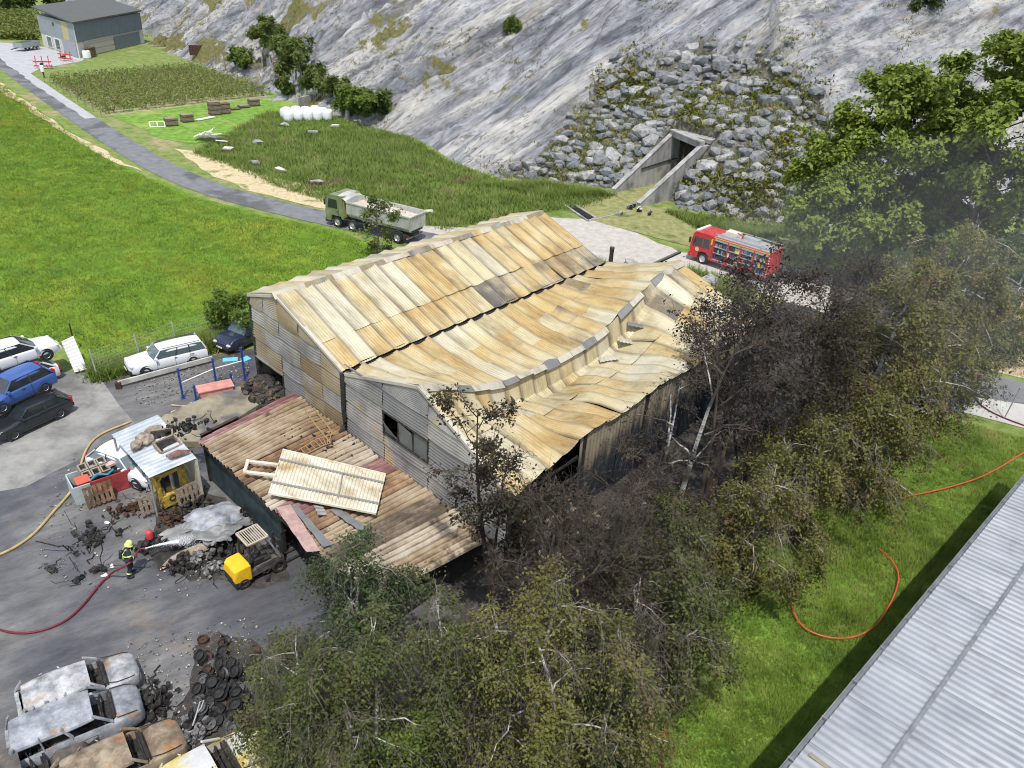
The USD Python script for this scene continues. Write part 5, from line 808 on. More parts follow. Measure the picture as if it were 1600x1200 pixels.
obj('windscreen', MB().add([[FX + .055, -1.1, 1.4], [FX + .055, 1.1, 1.4], [FX - .1, 1.08, 2.45], [FX - .1, -1.08, 2.45]], [[0, 1, 2, 3]]), glassd, t); obj('bumper', MB().box([FX + .06, 0, .55], (.2, 2.4, .32)), fred, t)
obj('light_bar', MB().box([FX - .35, 0, 2.8], (.24, 2.1, .12)), flat_w, t); obj('door_emblem', MB().lathe([(0, 0), (.2, 0), (.2, .015)], 18, (xf + .65, N_ * 1.215, 1.22), rotx(-N_ * math.pi / 2)), flat('emblem_pale', (.6, .45, .30), .5), t)
BX0, BX1 = CB - .06, TX; Lb = BX0 - BX1; zr_, ze_ = .55, 2.62
body = MB().box([(BX0 + BX1) / 2, -N_ * .55, (zr_ + ze_) / 2], (Lb, 1.3, ze_ - zr_)).box([(BX0 + BX1) / 2, 0, ze_ + .06], (Lb, 2.46, .16)).box([(BX0 + BX1) / 2, N_ * .62, .62], (Lb, 1.2, .10))
obj('body', body, fred, t)
fr = MB()
xs_ = [BX0 - .04, BX0 - Lb * .27, BX0 - Lb * .50, BX0 - Lb * .74, BX1 + .06]
for x in xs_: obj('locker_post', MB().box([x, N_ * .64, (zr_ + ze_) / 2], (.09, 1.2, ze_ - zr_ - .02)), fred, t)
for i in range(4):
    x0, x1 = xs_[i] - .05, xs_[i + 1] + .05; w = x0 - x1; xc = (x0 + x1) / 2; z0 = .70 if i != 2 else 1.20
    obj('locker', MB().box([xc, N_ * .30, (z0 + 2.5) / 2], (w, .4, 2.5 - z0)), loc_d, t)
    for z in (z0 + .02, z0 + (2.42 - z0) * .36, z0 + (2.42 - z0) * .68): obj('shelf', MB().box([xc, N_ * .85, z], (w, .7, .035)), alu, t)
    obj('rolled_shutter', MB().box([xc, N_ * 1.2, 2.50], (w, .06, .17)), alu, t)
    rr = np.random.default_rng(i); cols = [fred, alu, yel, P_blue, flat_w, plastic, loc_d, alu]
    for z in (z0 + .04, z0 + (2.42 - z0) * .36 + .02, z0 + (2.42 - z0) * .68 + .02):
        x = x1 + .06
        while x < x0 - .12:
            ww = rr.uniform(.10, .30); hh = rr.uniform(.16, .42); obj('equipment', MB().box([x + ww / 2, N_ * (.85 + rr.uniform(-.1, .12)), z + hh / 2], (ww * .86, .4, hh)) if rr.random() < .6 else MB().lathe([(0, hh), (ww * .3, hh), (ww * .42, hh * .8), (ww * .42, 0), (0, 0)], 10, (x + ww / 2, N_ * .95, z)), cols[rr.integers(0, 8)], t); x += ww
obj('wheel_arch', MB().prism([(-.62, 0), (-.58, .3), (-.35, .58), (.35, .58), (.58, .3), (.62, 0), (.5, 0), (.42, .3), (.25, .46), (-.25, .46), (-.42, .3), (-.5, 0)], 0, .3, np.array([[1, 0, 0, xr], [0, 0, -1.0, N_ * 1.08 + .15], [0, 1.0, 0, .5]])), fred, t)
obj('stripe', MB().box([(BX0 + BX1) / 2, N_ * 1.232, ze_ + .06], (Lb, .012, .07)), yel, t); obj('stripe', MB().box([(BX0 + BX1) / 2, 0, ze_ + .142], (Lb * .98, 2.2, .01)), alu, t)
for s in (-1, 1): obj('roof_rail', MB().bar([BX0 - .05, s * 1.12, ze_ + .36], [BX1 + .05, s * 1.12, ze_ + .36], .06).bar([BX0 - .05, s * 1.12, ze_ + .14], [BX0 - .05, s * 1.12, ze_ + .36], .05).bar([BX1 + .05, s * 1.12, ze_ + .14], [BX1 + .05, s * 1.12, ze_ + .36], .05), alu, t)
lad = MB()
for y in (.35, .75): lad.bar([BX0 - .2, N_ * y, ze_ + .3], [BX1 + .2, N_ * y, ze_ + .3], .05)
for x in np.arange(BX1 + .35, BX0 - .3, .3): lad.bar([x, N_ * .35, ze_ + .3], [x, N_ * .75, ze_ + .3], .035)
obj('ladder', lad, alu, t); obj('roof_box', MB().box([BX0 - .9, -N_ * .45, ze_ + .3], (1.2, .8, .3)), cream, t); obj('roof_box', MB().box([BX0 - 2.6, -N_ * .55, ze_ + .26], (1.5, .6, .22)), alu, t); obj('water_cannon', MB().cyl([BX0 - 2.0, N_ * .05, ze_ + .14], [BX0 - 2.0, N_ * .05, ze_ + .5], .09).cyl([BX0 - 2.0, N_ * .05, ze_ + .5], [BX0 - 1.5, N_ * .1, ze_ + .62], .06), fred, t)
obj('side_flag', MB().box([CB + .02, N_ * 1.32, 2.25], (.03, .28, .5)), yel, t, label='yellow hinged marker panel behind the cab')
for k in range(8): obj('chevron', MB().box([BX1 + .0, N_ * 1.222, .75 + .23 * k], (.13, .02, .08), roty(.5)), flat_w, t)
# ------------------------------------------------------------------ forklift
fy = flat('forklift_yellow', (.72, .43, .015), .4, 0, .1, 3)
a, b = G(382, 918), G(440, 888); kh = heading(a, b); kc = (a + b) / 2 + np.array([-math.sin(kh), math.cos(kh), 0]) * .42
t = thing('forklift', 'burnt forklift truck with a bright yellow counterweight', 'forklift', kc, kh)
cwp = [(-1.22, .28), (-1.28, .6), (-1.22, 1.02), (-1.1, 1.1), (-.5, 1.12), (-.5, .3)]; obj('counterweight', m3.Manifold.batch_hull([m3.Manifold.sphere(.07, 12).translate((x, y, z)) for x, z in ((-1.12, .36), (-1.2, .62), (-1.14, .98), (-1.02, 1.04), (-.55, 1.05), (-.55, .38)) for y in ((-.46, .46) if x > -1.1 else (-.40, .40))]), fy, t, smooth=30); obj('counterweight_base', MB().box([-.85, 0, .34], (.78, .96, .2)), charred, t); obj('rear_grille', MB().box([-1.27, 0, .62], (.03, .7, .12)), charred, t)
obj('chassis', MB().box([.25, 0, .5], (1.55, .9, .3)).box([.35, .44, .72], (1.2, .06, .16)).box([.35, -.44, .72], (1.2, .06, .16)), ash_d, t); obj('engine', MB().box([-.1, 0, .78], (.7, .5, .3)).cyl([.1, .1, .8], [.1, .1, 1.1], .12).box([.35, -.15, .75], (.3, .4, .2)), charsteel, t)
for s in (-1, 1): obj('guard_post', MB().bar([-.5, s * .46, 1.05], [-.42, s * .44, 2.1], .07), charsteel, t); obj('guard_post', MB().bar([.85, s * .46, .7], [.35, s * .44, 2.1], .06), ash_b, t)
gd = MB().bar([-.5, -.48, 2.12], [.42, -.48, 2.12], .06).bar([-.5, .48, 2.12], [.42, .48, 2.12], .06).bar([-.5, -.48, 2.12], [-.5, .48, 2.12], .06).bar([.42, -.48, 2.12], [.42, .48, 2.12], .06)
for x in np.linspace(-.42, .34, 9): gd.bar([x, -.46, 2.12], [x, .46, 2.12], .035)
obj('overhead_guard', gd, flat('guard_ash', (.42, .37, .28), .7), t)
for s in (-1, 1): wheel(t, np.array([-.85, s * .42, .26]), .26, .2, flip=s < 0, tm=charred, rm=charsteel); wheel(t, np.array([.72, s * .46, .33]), .33, .24, flip=s < 0, tm=charred, rm=charsteel)
obj('mast', MB().bar([1.02, -.3, .1], [.98, -.3, 1.5], .1).bar([1.02, .3, .1], [.98, .3, 1.5], .1).bar([1.0, -.3, 1.3], [1.0, .3, 1.3], .08), charred, t)
for s in (-1, 1): obj('fork', MB().bar([1.1, s * .25, .08], [2.0, s * .25, .06], .12, .05), charred, t)
# ================================================================== yard things
wood = pm('weathered_wood', [(.3, (.13, .10, .075)), (.7, (.33, .27, .20))], 3, .9, .4, 20, local=True, stretch=(1, 6, 6)); wood_d = pm('burnt_wood', [(.3, (.045, .03, .02)), (.55, (.14, .09, .05)), (.75, (.26, .19, .12))], 3, .9, .4, 20, local=True)
def pallet_parts(t, m, nb=7, z=0.0, dec=True):
    for y in (-.4, 0, .4): obj('runner', MB().box([0, y, z + .05], (1.2, .1, .09)), m, t)
    for x in np.linspace(-.54, .54, nb): obj('board', MB().box([x, 0, z + .11], (.135, 1.0, .022)), m, t)
def R3(d): d = unit(np.asarray(d, float)); s = unit(np.cross([0, 0, 1.0], d)); return np.stack([d, s, np.cross(d, s)], 1)
# firefighter: one body, helmet and hose held in both hands
fp = G(205, 899); fdir = unit(G(300, 868) - fp) * [1, 1, 0]; fdir = unit(fdir); frz = math.atan2(fdir[1], fdir[0])
person = thing('person', 'firefighter in dark turnout gear and a yellow green helmet aiming a hose', 'person', fp, frz)
def hull(p, q, r0, r1): return m3.Manifold.batch_hull([m3.Manifold.sphere(r0, 14).translate(tuple(p)), m3.Manifold.sphere(r1, 14).translate(tuple(q))])
J = dict(hipL=(0, .11, .92), hipR=(0, -.11, .92), kneeL=(.10, .13, .50), kneeR=(.02, -.13, .50), ankL=(.02, .15, .10), ankR=(-.12, -.15, .10), toeL=(.18, .17, .06), toeR=(.04, -.17, .06), pel=(-.02, 0, .98), wai=(.0, 0, 1.12), che=(.08, 0, 1.32), nec=(.14, 0, 1.50), hea=(.21, 0, 1.64), shL=(.10, .20, 1.42), shR=(.10, -.20, 1.42), elL=(.22, .30, 1.16), elR=(.10, -.32, 1.14), wrL=(.46, .16, 1.10), wrR=(.26, -.16, 1.02))
bones = [('pel', 'wai', .155, .15), ('wai', 'che', .15, .165), ('che', 'nec', .15, .07), ('nec', 'hea', .065, .08), ('hipL', 'kneeL', .105, .08), ('hipR', 'kneeR', .105, .08), ('kneeL', 'ankL', .085, .075), ('kneeR', 'ankR', .085, .075), ('ankL', 'toeL', .06, .05), ('ankR', 'toeR', .06, .05), ('pel', 'hipL', .14, .11), ('pel', 'hipR', .14, .11), ('che', 'shL', .13, .085), ('che', 'shR', .13, .085), ('shL', 'elL', .085, .068), ('shR', 'elR', .085, .068), ('elL', 'wrL', .064, .05), ('elR', 'wrR', .064, .05)]
man = m3.Manifold()
for a_, b_, r0, r1 in bones: man = man + hull(J[a_], J[b_], r0, r1)
for w_, d_ in (('wrL', (1, -.3, -.15)), ('wrR', (1, .1, -.1))):   # palms and five gloved fingers each, closed round the hose
    w0 = np.array(J[w_]); d_ = unit(np.array(d_, float)); s_ = unit(np.cross([0, 0, 1.0], d_)); pm_ = w0 + d_ * .07
    man = man + hull(w0, pm_, .036, .04)
    for k, L_ in enumerate((.055, .062, .058, .046)): b0 = pm_ + s_ * (.028 * (1.5 - k) * .7) + d_ * .03; b1 = b0 + d_ * L_ * .5 - [0, 0, .02]; b2 = b1 - np.array([0, 0, .035]) - d_ * .02; man = man + hull(b0, b1, .011, .010) + hull(b1, b2, .010, .009)
    man = man + hull(pm_ + s_ * .03, pm_ + s_ * .045 + d_ * .04 - [0, 0, .02], .012, .010)
man = man.refine_to_length(.03); mm = man.to_mesh(); tmn = trimesh.Trimesh(mm.vert_properties[:, :3], mm.tri_verts, process=True); trimesh.smoothing.filter_taubin(tmn, iterations=6)
gear = pm('turnout_gear', [(.3, (.014, .017, .026)), (.7, (.03, .035, .05))], 8, .85, .4, 25, local=True); refl = flat('reflective_band', (.62, .72, .22), .5); helm = flat('helmet_yellow_green', (.55, .68, .20), .3); skin = flat('skin', (.45, .28, .2), .6); steel_d = flat('black_kit', (.02, .02, .022), .5)
obj('body', tmn, gear, person, smooth=True)
def band(p, q, f, r, w=.05): p, q = np.array(p), np.array(q); c = p + (q - p) * f; d = unit(q - p); obj('reflective_band', MB().tube([c - d * w / 2, c + d * w / 2], r, 14, False), refl, person)
for S_ in 'LR':
    band(J['knee' + S_], J['ank' + S_], .55, .092, .07); band(J['sh' + S_], J['el' + S_], .6, .086, .06); band(J['el' + S_], J['wr' + S_], .55, .068, .05)
band(J['wai'], J['che'], .1, .166, .06)
for s in (-1, 1): obj('reflective_band', MB().tube([[-.13, s * .1, 1.05], [-.12, s * .11, 1.3], [.02, s * .11, 1.49], [.2, s * .1, 1.40], [.20, s * .1, 1.15]], .022, 6), refl, person)
hh = np.array(J['hea']) + [0, 0, .03]
obj('helmet', MB().lathe([(0, .165), (.06, .155), (.115, .11), (.14, .03), (.145, -.03), (.175, -.06), (.14, -.055), (.12, -.03)], 18, hh, roty(.35)), helm, person, smooth=35); obj('face', MB().add(*_ball((.085, .075, .105), hh + [.05, 0, -.08])).add(*_ball((.018, .014, .024), hh + [.145, 0, -.09])), skin, person, smooth=True); obj('visor', MB().box(hh + [.13, 0, -.03], (.02, .18, .09), roty(.35)), glassd, person)
for s in (-1, 1): obj('boot', MB().add(*_ball((.14, .062, .055), (np.array(J['toe' + ('L' if s > 0 else 'R')]) - [.07, 0, 0]))), steel_d, person, smooth=True)
cyl = obj('air_cylinder', MB().tube([[-.20, 0, 1.02], [-.2, 0, 1.06], [-.14, 0, 1.42], [-.13, 0, 1.46]], [.03, .085, .085, .03], 12), steel_d, person, smooth=40)
def hose(name, label, pts, r, m, lift=0.0):
    P = smooth_line(np.array([G(*p) + [0, 0, r] if len(p) == 2 else p for p in pts]), 90); P[:, 2] = np.maximum(P[:, 2], r) + lift
    return obj(name, MB().tube(P, r, 8), m, smooth=True, label=label, cat='hose')
hred = flat('red_hose', (.13, .012, .022), .55); hyel = pm('yellow_hose', [(.3, (.30, .22, .10)), (.7, (.50, .37, .16))], 3, .7); hora = flat('orange_hose', (.52, .08, .03), .5)
wL = fp + rotz(frz) @ np.array([.50, .13, 1.08]); wR = fp + rotz(frz) @ np.array([.30, -.14, 1.0]); nz = fp + rotz(frz) @ np.array([.95, .12, 1.06])
hose('fire_hose', 'dark red fire hose curving from the left edge to the firefighter', [(-60, 968), (0, 985), (45, 990), (95, 975), (140, 935), tuple(G(172, 902) + [0, 0, .12]), tuple(fp + rotz(frz) @ np.array([-.35, -.25, .75])), tuple(wR), tuple(wL), tuple(nz - fdir * .2)], .045, hred)
noz = thing('hose_nozzle', 'metal nozzle in the hands of the firefighter', 'nozzle', nz - fdir * .2, frz); obj('barrel', MB().tube([[0, 0, 0], [.1, 0, 0], [.2, 0, 0], [.32, 0, 0]], [.05, .035, .035, .045], 12), alu, noz, smooth=40); obj('handle', MB().bar([.1, 0, -.02], [.06, 0, -.15], .035), plastic, noz)
tj = np.linspace(0, 1, 26)[:, None]; q0 = nz + fdir * .14; q1 = G(318, 862) + [0, 0, .55]; P = q0 + (q1 - q0) * tj + np.array([0, 0, .12]) * np.sin(tj * math.pi); rj = np.random.default_rng(3)
jm = MB().tube(P[:14], np.linspace(.03, .075, 14), 8)
for i in range(1500):
    k = rj.uniform(0, 1) ** .6; c = q0 + (q1 - q0) * k + np.array([0, 0, .12]) * math.sin(k * math.pi) + rj.normal(0, .03 + .16 * k ** 1.5, 3); s = rj.uniform(.008, .02); jm.add(np.array([[0, 0, 1], [.9, 0, -.3], [-.5, .8, -.3], [-.5, -.8, -.3]]) * s + c, [[0, 1, 2], [0, 2, 3], [0, 3, 1], [1, 3, 2]])
obj('water_jet', jm, usdkit.material(stage, '/World/Looks/water_spray', {'t': ('transparent_bsdf', {}), 'd': ('diffuse_bsdf', {'color': (.85, .87, .9)}), 'm': ('mix_closure', {'fac': .55})}, [('t.BSDF', 'm.closure1'), ('d.BSDF', 'm.closure2')], surface='m.closure'), label='white jet of water sprayed from the nozzle onto the wreckage', cat='water jet')
hose('yellow_hose', 'yellow hose running from the left edge past the skip to the tin shelter', [(-80, 885), (0, 868), (40, 846), (85, 800), (112, 768), (125, 735), (135, 705), (155, 682), (185, 668), (205, 660)], .06, hyel)
hose('yellow_hose', 'short yellow hose lying on the ochre platform', [(268, 634), (310, 637), (350, 641), (372, 648)], .05, hyel)
LOOP = [(1245, 895), (1235, 925), (1237, 955), (1255, 985), (1290, 1000), (1325, 1001), (1355, 990), (1385, 955), (1400, 920), (1402, 905), (1393, 882), (1372, 862)]
hose('orange_hose', 'orange hose making a wide loop on the lawn', LOOP, .036, hora, .14)
hose('orange_hose', 'orange hose stretched over the lawn towards the warehouse', [(1395, 783), (1440, 775), (1490, 763), (1540, 745), (1580, 722), (1620, 700)], .036, hora, .14)
hose('orange_hose', 'orange hose end coming out of the shaded trees at the bottom', [(1080, 1042), (1062, 1065), (1050, 1090), (1042, 1120), (1036, 1160), (1030, 1215)], .035, hora)
hose('orange_hose', 'short piece of orange hose at the tree edge beside the lawn', [(1335, 830), (1342, 812), (1352, 800), (1366, 792)], .03, hora)
hose('fire_hose', 'red hose lying across the side road and over two black ramps', [(1527, 585), (1524, 605), (1523, 622), (1538, 638), (1560, 650), (1590, 662), (1640, 682)], .045, hred)
for (p, lab) in (((1530, 592), 'black rubber hose ramp on the far lane of the side road'), ((1528, 618), 'black rubber hose ramp on the near lane of the side road')):
    o = thing('hose_ramp', lab, 'hose ramp', G(*p), heading(G(1500, 590), G(1560, 598))); obj('ramp', MB().prism([(-.28, 0), (-.1, .12), (.1, .12), (.28, 0)], -.6, .6, np.array([[0, 0, 1.0, 0], [1.0, 0, 0, 0], [0, 1, 0, 0]])), rubber, o)
pole_g = flat('grey_post', (.32, .33, .34), .5, .4); o = thing('marker_post', 'thin grey metal post where the lawn meets the pale apron', 'post', G(1569, 654)); obj('shaft', MB().cyl([0, 0, 0], [.25, .15, 2.1], .04), pole_g, o); obj('cap', MB().cyl([.25, .15, 2.1], [.25, .15, 2.16], .055), pole_g, o)
q = G(1526, 572); o = thing('flowering_shrub', 'shrub with clusters of white flowers beside the side road', 'bush', q); rr = np.random.default_rng(4); c = unit(rr.normal(size=(900, 3))) * [1.0, .8, .8] * rr.uniform(.4, 1, (900, 1)) + [0, 0, .9]; obj('crown', MB().add(*leaf_quads(c, .14, rr)), LF_dark, o); c = unit(rr.normal(size=(260, 3)) + [0, -.6, .6]) * [1.0, .8, .8] + [0, 0, .95]; obj('flowers', MB().add(*leaf_quads(c, .08, rr)), flat_w, o); obj('trunk', MB().cyl([0, 0, 0], [0, 0, .8], .05), bark_g, o)
# ------------------------------------------------------------------ tin shelter
tin = pm('tin_roof_look', [(.3, (.33, .37, .41)), (.7, (.52, .56, .60))], 1.2, .45, .15, 12, metal=.3, bdist=.01, ramp2=[(.3, (.55, .57, .58)), (.7, (.66, .67, .67))], scale2=.5, mask2=(.47, .6))
sh = thing('tin_shelter', 'small shelter with a pale ribbed tin roof heaped with burnt rubbish', 'shelter')
c00, c10, c11, c01 = G(174, 679, 2.35), G(246, 648, 2.5), G(306, 716, 2.45), G(232, 747, 2.3)
for k in range(5):
    u = np.linspace(k / 5, (k + 1) / 5 + .01, 13); w = np.linspace(0, 1, 3); U_, V_ = np.meshgrid(u, w, indexing='ij'); P = (1 - U_)[..., None] * ((1 - V_)[..., None] * c00 + V_[..., None] * c10) + U_[..., None] * ((1 - V_)[..., None] * c01 + V_[..., None] * c11); P[..., 2] += .03 * (np.arange(13) // 2 % 2)[:, None] + .008 * k; obj('roof_sheet', MB().grid(P), tin, sh)
for p in (c00, c10, c11, c01): pp = p + (np.mean([c00, c10, c11, c01], 0) - p) * .05; obj('post', MB().cyl(pp * [1, 1, 0], pp - [0, 0, .08], .05), pole_g, sh)
cw = pm('cream_wall_look', [(.3, (.33, .30, .20)), (.7, (.52, .49, .36))], 1.2, .85, .3, 10, ramp2=[(.3, (.12, .10, .07)), (.7, (.22, .19, .13))], scale2=.7, mask2=(.52, .64))
w0, w1 = c10 * [1, 1, 0], c11 * [1, 1, 0]; d = unit(w1 - w0); obj('side_wall', MB().box((w0 + w1) / 2 + [0, 0, 1.2], (np.linalg.norm(w1 - w0), .12, 2.36), R3(d)), cw, sh)
def lump(seed, s, n=16):
    q = np.random.default_rng(seed); p = q.normal(size=(n, 3)); p /= np.linalg.norm(p, axis=1, keepdims=True); h = trimesh.convex.convex_hull(p * s * q.uniform(.7, 1.1, (n, 1))); h = h.subdivide().subdivide(); v = np.array(h.vertices); v += (meshkit.fbm(v * 5 + seed, 3, seed)[:, None] - .5) * .35 * np.min(s) * unit(v); return v, h.faces
rag_p = pm('burnt_sack_look', [(.3, (.10, .075, .055)), (.55, (.30, .245, .19)), (.75, (.44, .38, .31))], 5, .95, .8, 14, local=True); rag_r = pm('reddish_sack_look', [(.3, (.09, .05, .04)), (.7, (.30, .17, .13))], 5, .95, .8, 14, local=True)
for p, s, m, lab, k in (((228, 690), (.5, .42, .35), rag_p, 'crumpled beige sack in the middle of the tin roof', 1), ((214, 700), (.45, .35, .22), rag_p, 'pale grey sack at the left of the rubbish on the tin roof', 2), ((281, 713), (.62, .22, .2), rag_r, 'reddish rolled sack at the right edge of the tin roof', 3), ((240, 676), (.55, .3, .25), rag_p, 'folded beige cloth on the rear of the tin roof', 4)):
    q = G(*p, 2.5); o = obj('burnt_sack', MB().add(*(lambda vf: (vf[0] @ rotz(.6).T + q + [0, 0, .15], vf[1]))(lump(k, np.array(s)))), m, smooth=50, label=lab, cat='sack')
for p, rz, lab in (((262, 695), .9, 'charred open wooden chest lying on the tin roof'), ((252, 682), .4, 'dark wooden box propped behind the open chest on the tin roof')):
    o = thing('charred_chest', lab, 'chest', G(*p, 2.55), rz, rx=.35); 
    for a_, b_ in (((-.5, -.35, 0), (.5, -.35, 0)), ((-.5, .35, 0), (.5, .35, 0)), ((-.5, -.35, 0), (-.5, .35, 0)), ((.5, -.35, 0), (.5, .35, 0))): obj('rail', MB().bar(a_, b_, .08, .22), wood, o)
    obj('bottom', MB().box([0, 0, -.08], (1.0, .7, .03)), charred, o)
def scrap(name, label, loc, rz, seed, n=26, size=(.8, .6, .5), m=None, m2=None, tubes_n=6, cat='scrap', group=None, bs=(.04, .24)):
    n = int(n * 1.8)
    """a tangle of burnt machine parts: castings, shafts and bent rods"""
    q = np.random.default_rng(seed); t = thing(name, label, cat, loc, rz, group); A_, B_, C_ = MB(), MB(), MB(); S = np.array(size)
    for i in range(n):
        c = q.normal(0, .33, 3) * S; c[2] = abs(c[2]) * .9 + .05; r_ = rotz(q.uniform(0, 6)) @ rotx(q.normal(0, .5)); k = q.random(); s = q.uniform(*bs, 3)
        if k < .45: A_.box(c, s, r_)
        elif k < .8: A_.lathe([(.01, .5 * s[1]), (s[0] * .5, .5 * s[1]), (s[0] * .6, .2 * s[1]), (s[0] * .45, -.3 * s[1]), (s[0] * .55, -.5 * s[1]), (.01, -.5 * s[1])], 9, c, r_)
        else: v, f = lump(seed * 40 + i, s * .7, 10); B_.add(v @ r_.T + c, f)
    for i in range(tubes_n):
        c = q.normal(0, .4, 3) * S; c[2] = abs(c[2]) * .7 + .06; P = c + np.cumsum(q.normal(0, .11, (5, 3)) + q.normal(0, .10, 3), 0); P[:, 2] = np.maximum(P[:, 2], .03); C_.tube(P, q.uniform(.012, .03), 5)
    obj('castings', A_, m or charsteel, t, smooth=30, kind='stuff')
    if B_.n: obj('lumps', B_, m2 or charred, t, kind='stuff')
    if C_.n: obj('bent_rods', C_, charsteel, t, kind='stuff')
    return t
alum = pm('scorched_alloy', [(.3, (.05, .048, .045)), (.55, (.22, .215, .21)), (.75, (.50, .49, .47))], 5, .5, .5, 14, metal=.4, local=True); rustm = pm('rust_metal', [(.3, (0.022, 0.012, 0.008)), (.6, (0.072, 0.034, 0.019)), (.8, (0.132, 0.072, 0.041))], 4, .8, .5, 14, local=True)
scrap('burnt_wreckage', 'black burnt motor parts heaped on the rear of the tin roof', G(288, 672, 2.45), .4, 1, 40, (1.7, 1.0, .7))
SCR = [((142, 845), 'tangle of thin burnt scrap left of the firefighter', 30, (1.1, 1.3, .35), None, 14), ((281, 884), 'burnt engine block with a round blackened flywheel right of the firefighter', 34, (.9, .8, .7), None, 5), ((312, 876), 'bright scorched alloy gearbox beside the burnt engine', 26, (.9, .6, .5), alum, 4), ((238, 856), 'blackened motor parts below the red gas bottle', 36, (.75, .7, .75), None, 6), ((335, 892), 'small pile of dark scrap between the gearbox and the forklift', 18, (.8, .5, .3), alum, 5), ((272, 812), 'rust brown machine parts in front of the tin shelter', 34, (1.1, .8, .6), rustm, 7), ((205, 798), 'old axle parts and rusty springs between the skip and the wreckage', 28, (1.3, .7, .4), rustm, 9), ((345, 850), 'charred scrap heap behind the dented sheet metal', 50, (2.2, 1.0, .6), None, 10), ((365, 815), 'black ashes and scrap along the wall of the lean-to', 60, (1.2, 2.6, .5), None, 12), ((300, 790), 'pile of blackened bars beside the yellow machine', 36, (1.0, 1.2, .6), None, 12), ((78, 892), 'small curled piece of burnt metal on the wet yard', 6, (.4, .3, .1), None, 3), ((126, 905), 'thin dark strip of burnt metal on the wet yard', 5, (.3, .5, .1), None, 3), ((155, 892), 'black lump of melted plastic near the hose', 8, (.5, .3, .15), None, 2), ((185, 835), 'little burnt fragment in front of the firefighter helmet', 7, (.35, .25, .15), None, 2), ((305, 1150), 'bent metal straps and wreckage in front of the rusty brown car', 40, (1.0, .9, .5), alum, 10), ((246, 1105), 'exposed burnt engine in front of the grey wrecks', 44, (.8, 1.2, .7), None, 12), ((424, 878), 'charred parts lying against the lean-to behind the forklift', 40, (1.3, 1.8, .5), None, 8), ((405, 1135), 'long blackened bars lying under the birch by the wheel rims', 22, (1.0, 1.5, .3), None, 14), ((95, 1178), 'burnt door parts between the second and third wrecks', 30, (1.4, .5, .8), None, 6)]
for i, (p, lab, n, s, m, tn) in enumerate(SCR): scrap('scrap_heap', lab, G(*p), rng.uniform(-.6, .6), 20 + i, n, s, m, None, tn)
def pile(name, label, pxs, h, seed, n, m_, cat='debris'):
    q = np.random.default_rng(seed); P = scatter(pxs, n, q); c = P.mean(0); rad = np.abs(P - c).max(0)[:2]; mb, mb2 = MB(), MB()
    pg = np.array([G(*p)[:2] for p in pxs]); ctr = pg.mean(0); ring = np.vstack([pg, pg[:1]]); grid = np.stack([np.c_[ctr + (ring - ctr) * k, np.full(len(ring), h * (1 - k ** 2)) + .12 * q.random(len(ring)) * (k < .95)] for k in np.linspace(0, 1, 7)]); o = thing(name, label, cat); obj('ashes', MB().grid(grid), soot_m, o)
    for p in P:
        z = h * (1 - min(1, np.linalg.norm((p[:2] - ctr) / (rad + .01))) ** 2); s = q.uniform(.05, .42, 3) * [1, 1, .4]; (mb if q.random() < .7 else mb2).box(p + [0, 0, z * .9 + .05], s, rotz(q.uniform(0, 6)) @ rotx(q.normal(0, .6)) @ roty(q.normal(0, .4)))
    obj('fragments', mb, charred, o, kind='stuff'); obj('pale_fragments', mb2, m_, o, kind='stuff'); return o
pile('debris_pile', 'heap of charred debris and timber spilling from the open hall corner', [(372, 610), (398, 590), (430, 588), (452, 612), (462, 625), (425, 640), (398, 642), (385, 625)], .9, 5, 260, wood_d)
pile('debris_pile', 'black ash and rubble under the missing bay of the hall wall', [(800, 840), (860, 800), (960, 760), (1020, 790), (960, 850), (880, 880), (810, 880)], .5, 6, 300, rag_p)
pile('debris_pile', 'grey ash and burnt rubble among the charred trunks in front of the hall', [(830, 900), (900, 850), (960, 880), (960, 960), (900, 1000), (840, 980)], .3, 7, 260, alum)
bd = [((790, 815), (850, 812)), ((785, 822), (838, 838)), ((850, 830), (885, 815))]
for i, (p, q_) in enumerate(bd): obj('timber_beam', MB().bar(G(*p) + [0, 0, .6], G(*q_) + [0, 0, .65], .18, .1), wood, label=['upper pale timber beam among the burnt rubble', 'lower pale timber beam among the burnt rubble', 'short pale board right of the two timber beams'][i], cat='beam')
# dented metal sheets and the crushed shell beside them
for (p, rz, s, b_, m, lab) in (((332, 806), .5, (1.5, 1.1), .35, ash_b, 'bulging blue grey sheet metal panel on top of the wreckage'), ((318, 826), .2, (1.7, 1.0), .12, S_lite, 'pale crumpled metal sheet beneath the bulging panel'), ((352, 822), .9, (1.3, .7), .15, S_lite, 'torn light metal sheet at the right of the wreckage'), ((300, 816), .75, (1.6, .5), .1, S_lite, 'long whitish metal strip at the left of the bulging panel')):
    e = np.linspace(-1, 1, 20); U_, V_ = np.meshgrid(e, e, indexing='ij'); zz = b_ * (1 - U_ ** 2) * (1 - .6 * V_ ** 2) + .6 * (meshkit.fbm(np.stack([U_ * 2.4, V_ * 2.4, 0 * U_ + s[0] * 7], -1), 3, 4) - .5); rr_ = (1 - .18 * np.abs(U_ * V_) ** 2) * (.82 + .4 * meshkit.fbm(np.stack([U_ * 3, V_ * 3, 0 * U_ + rz * 5], -1), 2, 8)); P = np.stack([U_ * s[0] * .8 * rr_, V_ * s[1] * .8 * rr_, zz], -1) @ rotz(rz).T + G(*p, .9) * [1, 1, 0] + [0, 0, .75]; obj('metal_sheet', MB().grid(P), m, smooth=True, label=lab, cat='metal sheet')
